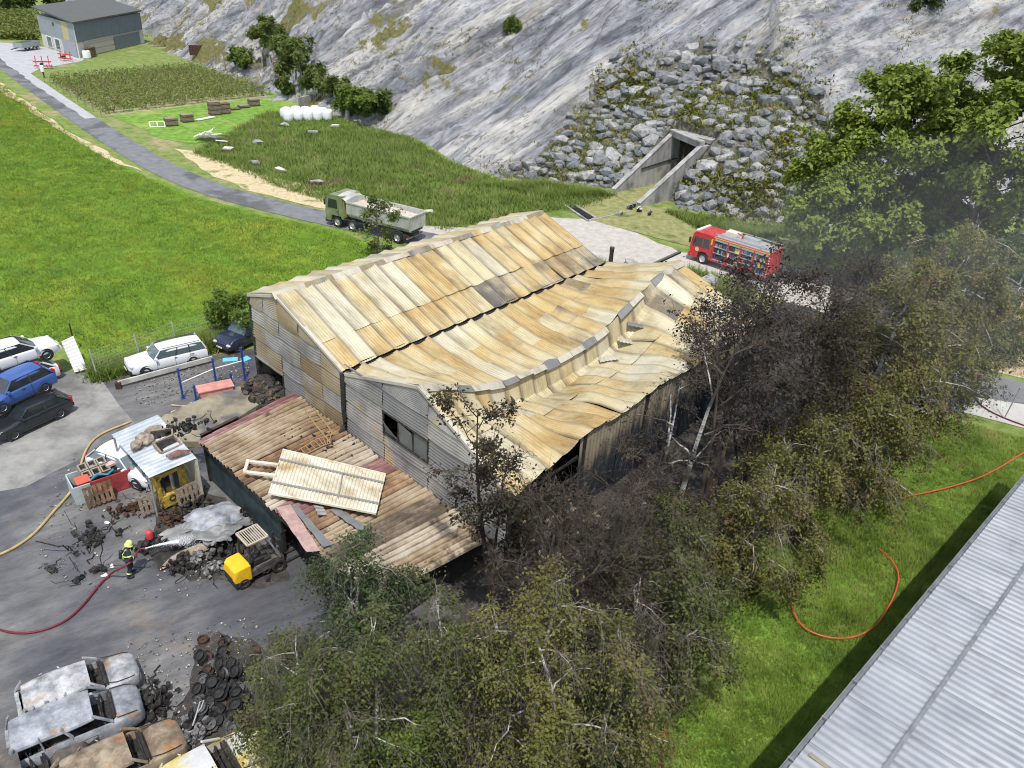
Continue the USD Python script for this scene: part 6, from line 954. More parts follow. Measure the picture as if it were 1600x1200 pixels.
t = thing('crushed_shell', 'crushed car shell scorched white and orange under the water jet', 'car wreck', G(288, 858), bh + .1); e = np.linspace(-1, 1, 14); U_, V_ = np.meshgrid(e, e[::2], indexing='ij'); zz = .55 * (1 - .5 * U_ ** 4) * (1 - .35 * V_ ** 2) + .3 * (meshkit.fbm(np.stack([U_ * 2, V_ * 2, 0 * U_], -1), 3, 12) - .5); ring_ = (np.hypot(U_ * .9, V_) > .55)
obj('shell', MB().grid(np.stack([U_ * 1.35, V_ * .72, zz * (.6 + .4 * ring_)], -1)), charred, t, smooth=50); obj('wing', MB().grid(np.stack([U_[:, :2] * 1.3, -.74 - .16 * (V_[:, :2] + 1), .12 + .5 * (1 - np.abs(U_[:, :2]) ** 3) * (V_[:, :2] < -.8)], -1)), pm('orange_white_shell', [(.3, (.30, .12, .04)), (.5, (.52, .38, .26)), (.7, (.62, .58, .52))], 1.4, .7, .3, 10, local=True), t)
o = thing('gas_bottle', 'red rounded gas bottle standing in the blackened motor parts', 'gas bottle', G(237, 852) + [0, 0, .55]); obj('shell', MB().lathe([(0, .34), (.05, .34), (.06, .30), (.13, .26), (.16, .18), (.16, -.1), (.12, -.16), (0, -.16)], 16), flat('faded_red', (.55, .06, .06), .4), o, smooth=40); obj('valve', MB().cyl([0, 0, .33], [0, 0, .42], .025), chrome, o)
for p, lab in (((176, 885), 'white scrap of foam on the wet yard beside the hose'), ((163, 900), 'smaller white scrap of foam below the other one'), ((168, 817), 'white rag on the yard behind the firefighter'), ((137, 774), 'pale rag on the yard left of the skip')): v, f = lump(int(p[0]), np.array([.16, .12, .08]), 9); obj('foam_scrap', (v + G(*p) + [0, 0, .05], f), flat_w, label=lab, cat='rag')
q = np.random.default_rng(12); m = MB()
for p in np.vstack([scatter([(120, 700), (300, 760), (340, 900), (300, 940), (180, 930), (60, 900), (60, 800)], 260, q), scatter([(180, 1010), (400, 960), (420, 1120), (260, 1140)], 260, q), scatter([(200, 600), (390, 550), (390, 590), (220, 640)], 350, q)]): m.box(p + [0, 0, .015], q.uniform(.02, .11, 3) * [1, 1, .4], rotz(q.uniform(0, 3)))
obj('yard_litter', m, pm('litter_look', [(.35, (.02, .02, .02)), (.5, (.12, .11, .10)), (.65, (.5, .48, .45))], 9, .9), kind='stuff')
# skip, pallet and hollow blocks
s0 = G(160, 764); srz = face((125, 772), (205, 745)); t = thing('skip', 'grey and red rubbish skip with a pallet leaning on it', 'skip', s0, srz); redp = flat('worn_red_paint', (.30, .045, .045), .6, 0, .3, 3); greyp = flat('grey_skip_paint', (.36, .40, .40), .55, 0, .15, 3)
for nm, mm_, c_, s_, k in (('front_panel', redp, (.35, -.62, .52), (1.7, .06, 1.0), 0), ('front_panel', greyp, (-.9, -.62, .5), (.75, .06, .98), 0), ('rear_panel', greyp, (0, .62, .52), (2.5, .06, 1.0), 0), ('end_panel', greyp, (-1.25, 0, .5), (.06, 1.22, .98), 0), ('end_panel', redp, (1.22, 0, .52), (.06, 1.22, 1.0), 0), ('floor', charred, (0, 0, .3), (2.44, 1.18, .06), 0)): obj(nm, MB().box(c_, s_), mm_, t)
obj('lid', MB().box([-.75, -.3, 1.08], (.6, .5, .05), rotx(.2)), flat('orange_red_lid', (.55, .09, .05), .5), t); obj('contents', MB().box([.2, .1, .8], (1.2, .6, .3), rotz(.3)).box([.5, -.3, .95], (.9, .2, .1), rotz(-.3)), charsteel, t); obj('blue_strap', MB().tube([[-.5, -.5, 1.02], [-.1, -.35, 1.15], [.3, -.52, 1.06], [.6, -.4, 1.16]], .05, 6), flat('blue_plastic', (.03, .22, .32), .5), t)
o = thing('pallet', 'brown wooden pallet leaning upright against the skip', 'pallet', s0 + rotz(srz) @ np.array([-.35, -1.02, .55]), srz, rx=1.25); pallet_parts(o, wood_d, 6)
o = thing('hollow_block_stack', 'grey stack of hollow concrete blocks on the skip', 'blocks', s0 + rotz(srz) @ np.array([-.1, .35, .95]), srz + .1, rx=.5); blk = flat('concrete_block', (.27, .23, .19), .95, 0, .2, 8, bump=.4)
for i in range(3):
    for j in range(2):
        c = np.array([(i - 1) * .42, (j - .5) * .44, .1]); w = .38; mb = MB().box(c + [0, .17, 0], (w, .06, .4)).box(c - [0, .17, 0], (w, .06, .4)).box(c + [.16, 0, 0], (.06, .28, .4)).box(c - [.16, 0, 0], (.06, .28, .4)); obj('block', mb, blk, o)
obj('pink_board', MB().box(s0 + rotz(srz) @ np.array([.85, .25, 1.1]), (.9, .3, .12), rotz(srz + .2)), flat('pale_pink', (.5, .36, .33), .7), label='pale pink board lying across the right end of the skip', cat='board')
for k, (p, q_) in enumerate((((203, 722), (218, 765)), ((222, 730), (232, 768)))): obj('steel_profile', MB().bar(G(*p, 1.2), G(*q_) + [0, 0, .05], .14, .08), ash_b, label=['left grey steel profile leaning beside the tin shelter', 'right grey steel profile leaning beside the tin shelter'][k], cat='profile')
# yellow machine and pallets under the shelter
t = thing('yellow_machine', 'old yellow machine standing in front of the tin shelter', 'machine', G(272, 785), face((255, 792), (300, 770))); yo = pm('worn_yellow', [(.3, (.16, .10, .02)), (.5, (.42, .28, .04)), (.7, (.58, .42, .09))], 4, .6, .2, local=True)
for c_, s_ in (((-.62, 0, 1.0), (.16, .5, 1.9)), ((.62, 0, 1.0), (.16, .5, 1.9)), ((0, 0, 1.9), (1.4, .5, .16)), ((-.15, 0, .45), (.8, .6, .6))): obj('frame', MB().box(c_, s_), yo, t)
obj('column', MB().cyl([.1, 0, .4], [.1, 0, 1.8], .08), chrome, t); obj('column', MB().cyl([-.25, .1, .4], [-.25, .1, 1.8], .06), charsteel, t); obj('ring', MB().tube([[.0 + .14 * math.cos(a_) - .15, -.31, .55 + .14 * math.sin(a_)] for a_ in np.linspace(0, 6.28, 12)], .03, 6), charsteel, t)
b0 = G(286, 790)
for k, (dx, rz, lab) in enumerate(((.35, .9, 'wooden pallet standing on end right of the yellow machine'), (-1.35, .8, 'wooden pallet standing on end left of the yellow machine'))): o = thing('pallet', lab, 'pallet', b0 + np.array([dx * .8, dx * .45, .65]), rz, rx=1.4); pallet_parts(o, wood, 6)
# ================================================================== on the lean-to roof
def on_can(px, py, up=.12):
    d = ray(px, py); t = np.arange(10, 60, .03); Q = EYE + t[:, None] * d; rel = Q - HO; Mi = np.linalg.inv(np.array([[HA[0], HB[0]], [HA[1], HB[1]]])); au = rel[:, :2] @ Mi.T; k = np.argmax(Q[:, 2] <= can_z(au[:, 0], au[:, 1])); return Q[k] + [0, 0, up]
def quad_panel(c, n_rib, h=.06, nv=4):
    """ribbed panel spanning four corners; the ribs run from the edge c0-c3 towards c1-c2"""
    c = [np.asarray(x) for x in c]; n = n_rib * 4 + 1; U_, V_ = np.meshgrid(np.linspace(0, 1, n), np.linspace(0, 1, nv), indexing='ij'); P = (1 - U_)[..., None] * ((1 - V_)[..., None] * c[0] + V_[..., None] * c[1]) + U_[..., None] * ((1 - V_)[..., None] * c[3] + V_[..., None] * c[2]); P[..., 2] += h * (np.arange(n) % 4 < 2)[:, None]; return P
pale_p = pm('cream_door_panel', [(.3, (.40, .34, .23)), (.5, (.60, .55, .44)), (.7, (.68, .65, .57))], 1.1, .6, .2, 14, bdist=.01, axes=[tuple(HA * 1.5), tuple(HB * .3), (0, 0, 1)], nrough=.7, ramp2=[(.3, (.28, .19, .08)), (.7, (.5, .38, .2))], scale2=.5, mask2=(.56, .68))
dp = thing('fallen_door', 'large fallen cream ribbed door panel lying on the lean-to roof', 'door panel')
a_, b_, c_, d_ = on_can(443, 713, .35), on_can(603, 750, .3), on_can(588, 815, .42), on_can(421, 784, .45)
for k in range(6):
    f0, f1 = k / 6, (k + 1) / 6 + .003; t0, t1 = a_ + (b_ - a_) * f0, a_ + (b_ - a_) * f1; s0_, s1_ = d_ + (c_ - d_) * f0, d_ + (c_ - d_) * f1; obj('panel', MB().grid(quad_panel((t0, s0_, s1_, t1), 5, .05)), pale_p, dp)
fr_m = flat('grey_frame', (.30, .29, .27), .5, .3)
for f in (.25, .78): obj('frame_bar', MB().bar(a_ + (d_ - a_) * f + [0, 0, .1], b_ + (c_ - b_) * f + [0, 0, .1], .07), fr_m, dp)
obj('frame_bar', MB().bar(a_ + (b_ - a_) * .60 + (d_ - a_) * .25 + [0, 0, .11], a_ + (b_ - a_) * .60 + (d_ - a_) * .78 + [0, 0, .11], .05), fr_m, dp)
for p, q_ in ((a_, b_), (d_, c_)): obj('edge', MB().bar(p + [0, 0, .03], q_ + [0, 0, .03], .06, .1), pale_p, dp)
pf = thing('door_frame', 'pale open metal frame sticking out from the fallen door panel', 'frame')
for p, q_ in (((386, 733), (437, 740)), ((384, 750), (433, 757)), ((390, 731), (384, 752))): obj('bar', MB().bar(on_can(*p, .45), on_can(*q_, .5), .14, .1), pale_p, pf)
for (p0, p1, p2, p3, m_, lab) in (((432, 800), (455, 795), (502, 868), (480, 870), flat('pinkish_sheet', (.36, .24, .21), .6, 0, .25, 4), 'pinkish striped loose sheet below the fallen door'), ((455, 797), (466, 797), (520, 858), (506, 862), S_lite, 'narrow pale strip beside the pinkish loose sheet'), ((490, 795), (505, 797), (512, 812), (498, 812), S_grey, 'small grey loose piece under the fallen door'), ((515, 803), (530, 800), (578, 832), (566, 838), S_lite, 'long whitish loose strip right below the fallen door')): obj('loose_sheet', MB().grid(quad_panel([on_can(*p, .2) for p in (p0, p1, p2, p3)], 3, .05)), m_, label=lab, cat='metal sheet')
ld = thing('ladder', 'rusty bent ladder lying on the rusty lean-to roof', 'ladder'); lm_ = flat('ladder_rust', (.30, .20, .10), .8)
Lp = [((477, 645), (490, 641)), ((497, 672), (512, 668)), ((517, 696), (520, 682)), ((505, 700), (495, 690)), ((474, 716), (467, 707))]
A_ = [on_can(*p, .14) for p, _ in Lp]; B_ = [on_can(*q_, .14) for _, q_ in Lp]
obj('rail', MB().tube(A_, .04, 5), lm_, ld); obj('rail', MB().tube(B_, .04, 5), lm_, ld)
for i in range(4):
    for f in (np.arange(4) + .5) / 4: obj('rung', MB().bar(A_[i] + (A_[i + 1] - A_[i]) * f, B_[i] + (B_[i + 1] - B_[i]) * f, .035), lm_, ld)
obj('roof_litter', (lambda mb: [mb.box(on_can(*p, .06), rng.uniform(.05, .25, 3) * [1, 1, .4], rotz(rng.uniform(0, 3))) for p in [(rng.uniform(440, 560), rng.uniform(670, 720)) for _ in range(50)]] and mb)(MB()), charsteel, kind='stuff')
o = thing('steel_beam', 'rusty steel channel lying along the rear edge of the lean-to', 'beam'); p, q_ = G(314, 684, 1.7), G(372, 655, 1.7); d = unit(q_ - p); obj('web', MB().bar(p, q_, .04, .28), charred, o); obj('flange', MB().bar(p + [0, 0, .16], q_ + [0, 0, .16], .18, .03), rustm, o); obj('flange', MB().bar(p - [0, 0, .16], q_ - [0, 0, .16], .18, .03), rustm, o)
# ochre platform behind the shelter
och = pm('ochre_platform_look', [(.3, (.11, .10, .08)), (.5, (.22, .195, .14)), (.7, (.32, .285, .20))], .9, .95, .5, 12, bdist=.03, ramp2=[(.3, (.08, .08, .085)), (.7, (.14, .14, .145))], scale2=.25, mask2=(.55, .62)); pl = [(248, 654), (288, 634), (340, 612), (395, 598), (428, 616), (392, 640), (360, 660), (318, 690), (300, 690), (275, 690)]
pts_ = [G(*p, .35)[:2] for p in pl]; obj('raised_platform', MB().prism(sg.Polygon(pts_), 0, .35), och, kind='structure')
for i in range(26): pass
q = np.random.default_rng(17)
for i, p in enumerate(((263, 652), (275, 646), (288, 640), (300, 634), (251, 658))): v, f = lump(300 + i, q.uniform(.18, .34, 3) * [1.2, 1, .7], 12); obj('rubble_stone', (v + G(*p) + [0, 0, .1], f), cw, label=['pale rubble stone by the second blue post', 'rubble stone in the middle of the row on the platform rim', 'rounded rubble stone nearer the salmon box', 'rubble stone next to the salmon box', 'leftmost rubble stone on the platform rim'][i], cat='stone')
o = thing('salmon_box', 'salmon pink plastic container behind the blue posts', 'container', G(338, 618), face((312, 616), (360, 606))); sal = pm('faded_salmon', [(.3, (.42, .17, .14)), (.7, (.58, .30, .25))], 2, .6, local=True); sec_ = [(-.85, 0), (-.95, .62), (.95, .62), (.85, 0)]
obj('tub', MB().prism(sec_, -.4, .4, np.array([[1.0, 0, 0, 0], [0, 0, 1.0, 0], [0, 1.0, 0, 0]])), sal, o); obj('rim', MB().box([0, 0, .64], (2.0, .92, .05)), sal, o)
bl = flat('blue_post_paint', (.02, .045, .22), .5)
for p, ty, lab in (((286, 622), 577, 'tall blue post nearest to the concrete slab'), ((338, 600), 561, 'tall blue post in the middle of the five'), ((383, 593), 544, 'tall blue post closest to the hall'), ((307, 626), 603, 'short blue post left of the salmon container'), ((363, 604), 584, 'short blue post right of the salmon container')):
    g_0 = G(*p); h_ = top_h(g_0, ty); o = thing('blue_post', lab, 'post', g_0, .6); obj('shaft', MB().box([0, 0, h_ / 2], (.11, .11, h_)), bl, o); obj('cap', MB().box([0, 0, h_ + .015], (.13, .13, .03)), bl, o); obj('foot_plate', MB().box([0, 0, .01], (.25, .25, .02)), bl, o)
obj('white_rail', MB().tube([G(286, 622) + [0, 0, 1.0], G(338, 600) + [0, 0, 1.05], G(383, 593) + [0, 0, 1.3]], .03, 6), flat_w, label='thin white rail strung between the tall blue posts', cat='rail')
o = thing('kerb_beam', 'long white barrier beam on the ground before the white estate car', 'beam'); p, q_ = G(186, 606), G(333, 566); obj('beam', MB().bar(p + [0, 0, .3], q_ + [0, 0, .3], .12, .28), flat('dirty_white', (.42, .41, .38), .7, 0, .3, 2), o); obj('end_block', MB().box(p + [0, 0, .2], (.3, .3, .4), rotz(.3)), rustm, o)
for (p, sz_, rz, lab) in (((360, 563), (.9, .35, .06), .3, 'light blue plastic strip on the gravel below the dark car'), ((384, 562), (.55, .4, .06), 1.0, 'folded light blue plastic sheet by the last tall blue post')): obj('blue_sheet', MB().box(G(*p) + [0, 0, .05], sz_, rotz(rz) @ rotx(.2)), flat('light_blue_plastic', (.12, .42, .58), .5), label=lab, cat='plastic sheet')
# wire fence along the meadow
fl = [(150, 590), (152, 588), (220, 561), (277, 541), (334, 525)]; fm = pm('galvanised_post', [(.3, (.30, .31, .32)), (.7, (.48, .49, .5))], 3, .5, metal=.4); wf = thing('wire_fence', 'low wire mesh fence on grey posts between the meadow and the yard', 'fence'); Hf = 1.75; FP = [G(*p) for p in ((152, 588), (220, 562), (277, 541), (334, 525), (388, 508))]
for i, p in enumerate(FP): obj('post', MB().cyl(p, p + [-.15, .1, Hf], .04), fm, wf)
mb = MB(); wires = []
for a, b in zip(FP[:-1], FP[1:]):
    for z in np.linspace(.1, Hf - .05, 9): wires.append([a + [0, 0, z], b + [0, 0, z]])
    for f in np.arange(0, 1, .055): wires.append([a + (b - a) * f + [0, 0, .05], a + (b - a) * f + [0, 0, Hf - .05]])
obj('mesh', mb.add(*tubes(np.array(wires), np.full((len(wires), 2), .0028))), fm, wf)
o = thing('leaning_sheet', 'white ribbed sheet metal panel leaning at the edge of the meadow', 'metal sheet'); P0, P1, P2, P3 = G(96, 535, 1.5), G(115, 526, 1.5), G(137, 578, 0.1), G(117, 583, 0.1)
U_, V_ = np.meshgrid(np.linspace(0, 1, 41), np.linspace(0, 1, 3), indexing='ij'); P = (1 - U_)[..., None] * ((1 - V_)[..., None] * P0 + V_[..., None] * P1) + U_[..., None] * ((1 - V_)[..., None] * P3 + V_[..., None] * P2); P[..., 2] += .06 * (np.arange(41) % 4 < 2)[:, None]; obj('panel', MB().grid(P), flat('white_sheet', (.62, .62, .61), .5), o); obj('post', MB().cyl(G(119, 548), G(119, 548) + [0, 0, 1.9], .05), rustm, o)
# bare wheel rims
def rim_parts(t, m, r, w):
    obj('barrel', MB().lathe([(r, 0), (r * .92, .02), (r * .84, .05), (r * .82, w - .05), (r * .92, w - .02), (r, w)], 20), m, t, smooth=40); obj('disc', MB().lathe([(.02, w * .60), (r * .16, w * .62), (r * .2, w * .72), (r * .45, w * .78), (r * .6, w * .66), (r * .82, w * .60)], 20), m, t, smooth=40); obj('hub_hole', MB().lathe([(0, w * .745), (r * .14, w * .745)], 12), charred, t)
    mb = MB()
    for a_ in np.arange(8) * .785: mb.lathe([(0, 0), (r * .06, 0)], 6, (r * .52 * math.cos(a_), r * .52 * math.sin(a_), w * .755))
    obj('bolt_holes', mb, charred, t, kind='stuff')
rims_m = [pm('rim_rust', [(.3, (0.023, 0.013, 0.010)), (.7, (0.090, 0.047, 0.032))], 6, .8, .3, local=True), pm('rim_dark', [(.3, (0.007, 0.007, 0.007)), (.7, (0.027, 0.027, 0.028))], 6, .7, .3, local=True), pm('rim_ash', [(.3, (0.032, 0.032, 0.033)), (.7, (0.120, 0.121, 0.120))], 6, .6, .3, local=True)]
RIMS = [((318, 1003), 0, 0, 'rusty wheel rim lying alone at the upper left of the heap'), ((350, 1008), 0, 0, 'topmost rusty wheel rim of the middle stack'), ((350, 1022), 1, .3, 'dark wheel rim under the topmost rusty one'), ((351, 1036), 2, .35, 'bright ash grey wheel rim of the middle stack'), ((352, 1049), 1, .2, None), ((324, 1030), 0, .15, 'wide rusty wheel rim left of the middle stack'), ((331, 1042), 2, .4, None), ((326, 1053), 0, .3, 'rusty wheel rim above the pale one on the left'), ((319, 1067), 2, .3, 'pale grey wheel rim at the left border of the heap'), ((333, 1073), 1, .5, None), ((340, 1064), 1, .7, None), ((355, 1062), 2, .8, 'tilted silvery wheel rim in the centre of the heap'), ((375, 1045), 1, 1.3, None), ((376, 1054), 1, 1.3, None), ((375, 1063), 1, 1.3, None), ((374, 1072), 1, 1.3, None), ((377, 1081), 2, .3, 'small shiny wheel rim below the leaning dark column'), ((400, 1022), 0, .2, 'rusty wheel rim at the right end under the tree'), ((403, 1032), 1, .3, None), ((396, 1045), 1, .2, None), ((397, 1058), 2, .4, None), ((347, 1086), 1, 1.2, None), ((354, 1088), 1, 1.1, None), ((361, 1092), 1, .9, None), ((334, 1085), 1, .6, None), ((330, 1098), 1, .3, None), ((333, 1108), 2, .5, None), ((345, 1110), 1, 1.2, None), ((351, 1103), 0, 1.2, None), ((341, 1119), 1, 1.2, None), ((333, 1137), 2, .3, 'grey wheel rim at the lower middle of the heap'), ((361, 1137), 2, .25, 'large dark wheel rim with a bright edge at the bottom of the heap'), ((314, 1124), 1, .4, None), ((307, 1120), 1, .5, None), ((297, 1140), 1, .3, 'dark wheel rim at the bottom left of the heap'), ((383, 1132), 2, .6, None), ((390, 1130), 2, .9, None), ((366, 1070), 1, .5, None), ((344, 1075), 1, .4, None), ((386, 1094), 1, .3, None)]
RIMS += [((float(a_), float(b_)), int(k_), float(t_), None) for a_, b_, k_, t_ in zip(rng.normal(352, 19, 34), rng.normal(1085, 26, 34), rng.choice([1, 1, 1, 1, 2], 34), rng.uniform(.2, 1.3, 34))]
rp = {}
for i, (p, k, tilt, lab) in enumerate(RIMS):
    zz = .0 if tilt < .1 else .10 + (.22 * (i % 3) if i > 40 else 0); loc = G(*p) + [0, 0, zz]; lab_ = lab or 'blackened bare wheel rim in the thick of the heap'; rz = rng.uniform(-.5, .5) - .6
    if k not in rp:
        t = thing('wheel_rim', lab_, 'wheel rim', loc, rz, 'bare wheel rims from the burnt cars', tilt); rim_parts(t, rims_m[k], .215, .19); rp[k] = t
    else: copy_of(rp[k], lab_, loc, rz, None, rx=tilt, ry=rng.normal(0, .15) if tilt else 0)
o = thing('jack', 'grey forked car jack handle lying on the wheel rims', 'tool'); obj('handle', MB().tube([G(303, 1143) + [0, 0, .3], G(311, 1126) + [0, 0, .45], G(316, 1113) + [0, 0, .55], G(322, 1110) + [0, 0, .55], G(318, 1120) + [0, 0, .5], G(312, 1126) + [0, 0, .45]], .03, 6), pole_g, o); obj('base', MB().box(G(304, 1150) + [0, 0, .12], (.3, .2, .2), rotz(.5)), ash_b, o)
# ================================================================== behind the hall
o = thing('chimney_pipe', 'rusty dark steel pipe rising behind the hall valley', 'pipe', hp(HL + .4, 9.5, 0.0)); obj('pipe', MB().cyl([0, 0, 0], [-.1, 0, 5.9], .15, 10), charsteel, o); obj('rim', MB().cyl([-.1, 0, 5.8], [-.1, 0, 5.95], .17, 10), rustm, o)
o = thing('green_trestle', 'dark green steel beam on slanted legs beside the gravel track', 'trestle'); grm = flat('dark_green_paint', (.035, .085, .05), .5); p, q_ = G(985, 428, 1.6), G(1064, 392, 1.6); obj('beam', MB().bar(p, q_, .22, .05), flat('weathered_beam', (.08, .09, .085), .7), o); obj('beam_web', MB().bar(p - [0, 0, .12], q_ - [0, 0, .12], .08, .2), grm, o); f_ = p + (q_ - p) * .62
for d0, d1 in (((0, 0), (0, 0)), ((.3, .1), (.9, .2)), ((-2.6, -1.0), (-2.6, -1.0))): obj('leg', MB().bar((f_ + [d1[0], d1[1], 0]) * [1, 1, 0], f_ + [d0[0], d0[1], -.2], .16), grm, o)
for i, (p, s, lab) in enumerate((((1101, 448), (1.3, .8, .75), 'large pale boulder beside the hall end, right of the other one'), ((1068, 440), (.75, .6, .5), 'rounded sandy boulder behind the hall roof corner'), ((985, 412), (.8, .5, .35), 'flat pale boulder by the gravel track near the pipe'), ((968, 335), (.5, .4, .3), 'small pale stone at the foot of the culvert wing wall'))): v, f = lump(500 + i, np.array(s), 20); obj('boulder_by_track', (v + G(*p) + [0, 0, s[2] * .5], f), B_m[1], label=lab, cat='boulder')
obj('yellow_vest', MB().add(*(lambda vf: (vf[0] + G(1138, 437) + [0, 0, .1], vf[1]))(lump(8, np.array([.7, .35, .12])))), flat('hi_vis_yellow', (.62, .75, .03), .6), label='bright yellow vest lying beside the fire engine wheel', cat='vest')
o = thing('track_sign', 'thin wooden stake standing before the fire engine', 'stake', G(1118, 455)); obj('stake', MB().cyl([0, 0, 0], [.05, 0, 2.4], .035), wood, o); obj('point', MB().tube([[.05, 0, 2.4], [.05, 0, 2.5]], [.035, .005], 6), wood, o)
for i, (p, lab) in enumerate((((984, 327), 'dark kit bag at the end of the culvert kerb'), ((989, 324), 'dark kit bag right behind the first one'), ((998, 331), 'black and white kit bag in the middle'), ((1014, 336), 'dark kit bag on the right, apart from the others'))):
    v, f = lump(40 + i, np.array([.42, .32, .28]), 14); o = thing('kit_bag', lab, 'bag', G(*p) + [0, 0, .2], .3 * i); obj('bag', (v, f), steel_d, o, smooth=60); obj('strap', MB().tube([[-.3, 0, .15], [-.1, 0, .34], [.15, 0, .34], [.32, 0, .12]], .04, 6), flat_w if i == 2 else pole_g, o); obj('flap', MB().box([.05, -.2, .16], (.3, .1, .1)), flat_w if i == 2 else steel_d, o)
# culvert portal
con = pm('portal_concrete', [(.3, (.17, .17, .165)), (.5, (.30, .295, .28)), (.7, (.40, .39, .37))], 1.0, .9, .3, 10, bdist=.03, axes=[(.7, .7, 0), (.7, -.7, 0), (0, 0, .3)], ramp2=[(.3, (.10, .10, .095)), (.7, (.19, .185, .175))], scale2=.4, mask2=(.55, .68)); po = thing('culvert_portal', 'concrete culvert portal with sloping wing walls in the boulder slope', 'portal')
Wd_ = 4.5; A0 = PX0; L_ = 9.4; hh_ = 5.5
def ppt(a, n, z): return A0 + PAX * a + PN * n + np.array([0, 0, z])
def wing(n0, a0, L_, h_, w=.45):
    prof = [(a0, -.3), (a0, .35), (a0 + L_, h_), (a0 + L_ + 1.6, h_), (a0 + L_ + 1.6, -.3)]; return MB().prism(prof, 0, w, np.array([[PAX[0], 0, PN[0], A0[0] + PN[0] * n0], [PAX[1], 0, PN[1], A0[1] + PN[1] * n0], [0, 1.0, 0, 0]]))
obj('wing_wall', wing(-.45, 0, L_, hh_), con, po); obj('wing_wall', wing(Wd_, -1.55, 9.65, 5.2), con, po)
obj('coping', MB().bar(ppt(0, -.22, .40), ppt(L_, -.22, hh_ + .05), .55, .1), con, po); obj('coping', MB().bar(ppt(-1.6, Wd_ + .22, .40), ppt(8.1, Wd_ + .22, 5.25), .55, .1), con, po)
obj('lintel', MB().bar(ppt(L_ + .2, -.3, hh_ + .1), ppt(8.3, Wd_ + .3, hh_ - .1), .7, .75).bar(ppt(L_ - .2, -.3, hh_ + .42), ppt(7.9, Wd_ + .3, hh_ + .22), .25, .12), con, po); obj('roof_slab', MB().bar(ppt(L_ + 1.6, -.3, hh_), ppt(L_ + 1.6, Wd_ + .3, hh_), 2.6, .4), con, po)
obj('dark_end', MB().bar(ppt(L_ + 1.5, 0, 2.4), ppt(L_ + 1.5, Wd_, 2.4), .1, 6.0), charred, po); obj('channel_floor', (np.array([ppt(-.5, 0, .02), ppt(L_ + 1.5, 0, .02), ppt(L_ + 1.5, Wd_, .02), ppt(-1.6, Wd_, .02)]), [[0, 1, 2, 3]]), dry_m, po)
obj('pipe_rail', MB().tube([ppt(4.2, .1, 2.2), ppt(8.8, .1, 2.55), ppt(10.5, .1, 2.6)], .07, 6), charsteel, po)
dr = thing('drain_grate', 'long dark drain grate in a pale concrete frame beside the track', 'drain'); p = [G(878, 318), G(889, 315), G(931, 341), G(919, 346)]; c = np.mean(p, 0)
for i in range(4): obj('frame', MB().bar(p[i] + [0, 0, .04], p[(i + 1) % 4] + [0, 0, .04], .22, .12), con, dr)
for f in np.linspace(.03, .97, 22): obj('bar', MB().bar(p[0] + (p[3] - p[0]) * f + [0, 0, .03], p[1] + (p[2] - p[1]) * f + [0, 0, .03], .12, .05), charsteel, dr)
obj('kerb_strip', MB().bar(G(926, 344) + [0, 0, .03], G(984, 330) + [0, 0, .03], .12, .1), con, label='thin pale kerb from the drain grate to the wing wall', cat='kerb')
obj('kerb_strip', MB().bar(G(884, 315) + [0, 0, .03], G(958, 302) + [0, 0, .03], .10, .1), con, label='thin pale kerb at the far side of the drain grate', cat='kerb')
# ================================================================== far left: barn, vineyard, bales
bar_ = thing('barn', 'grey two storey barn with a flat pitched dark roof by the rock', 'building')
def G0(px, py): return G(px, py)
bA, bB, bD = G(125, 91), G(226, 67), G(69, 73); e1 = unit(bB - bA); e2 = unit(bD - bA); W1 = np.linalg.norm(bB - bA); W2 = np.linalg.norm(bD - bA); hB = top_h(bA, 37); hC = top_h(bB, 12)
steel_g = flat('slate_cladding', (.125, .155, .185), .5, 0, .08, 1); lite_g = flat('pale_cladding', (.24, .27, .30), .5, 0, .1, 1); crm = flat('cream_render', (.50, .48, .42), .8, 0, .1, 2); slate = flat('dark_roof', (.085, .09, .085), .8, 0, .12, 1)
RB = np.stack([e1, e2, [0, 0, 1]], 1)
def bb(c, s): return MB().box(bA + RB @ np.array(c), s, RB)
zs = hB * .46
obj('wall', bb((W1 / 2, W2 / 2, zs / 2), (W1, W2, zs)), crm, bar_)
for k in range(8): obj('cladding_panel', bb((W1 * (k + .5) / 8, -.06, zs + (hB - zs) / 2), (W1 / 8 - .02, .14, hB - zs)), steel_g, bar_)
for k in range(6): obj('cladding_panel', bb((-.06, W2 * (k + .5) / 6, zs + (hB - zs) / 2), (.14, W2 / 6 - .02, hB - zs)), lite_g if k != 1 else flat('ochre_panel', (.42, .36, .20), .6), bar_)
obj('wall', bb((W1 / 2, W2 / 2, zs + (hB - zs) / 2), (W1 - .1, W2 - .1, hB - zs)), steel_g, bar_)
rfp = np.array([bA + RB @ np.array(p) for p in ((-.6, -.6, hB + .05), (W1 + .5, -.6, hB + .25), (W1 + .5, W2 + .8, hB + 1.3), (-.6, W2 + .8, hB + 1.1))]); obj('roof', MB().add(np.vstack([rfp, rfp + [0, 0, .28]]), [[0, 1, 2, 3], [4, 5, 6, 7], [0, 1, 5, 4], [1, 2, 6, 5], [2, 3, 7, 6], [3, 0, 4, 7]]), slate, bar_)
obj('sliding_door', bb((W1 * .72, -.1, zs * .46), (W1 * .42, .12, zs * .82)), steel_g, bar_); obj('door_rail', bb((W1 * .55, -.14, zs * .92), (W1 * .8, .1, .14)), flat('rail_grey', (.3, .31, .31), .5), bar_)
obj('sliding_door', bb((-.1, W2 * .22, zs * .45), (.12, W2 * .36, zs * .86)), flat('door_grey', (.27, .30, .33), .5), bar_)
for y in (.55, .78): w_ = obj('window', bb((-.08, W2 * y, zs * .5), (.1, W2 * .16, zs * .75)), flat_w, bar_); obj('pane', bb((-.14, W2 * y, zs * .5), (.04, W2 * .12, zs * .66)), glassg, w_)
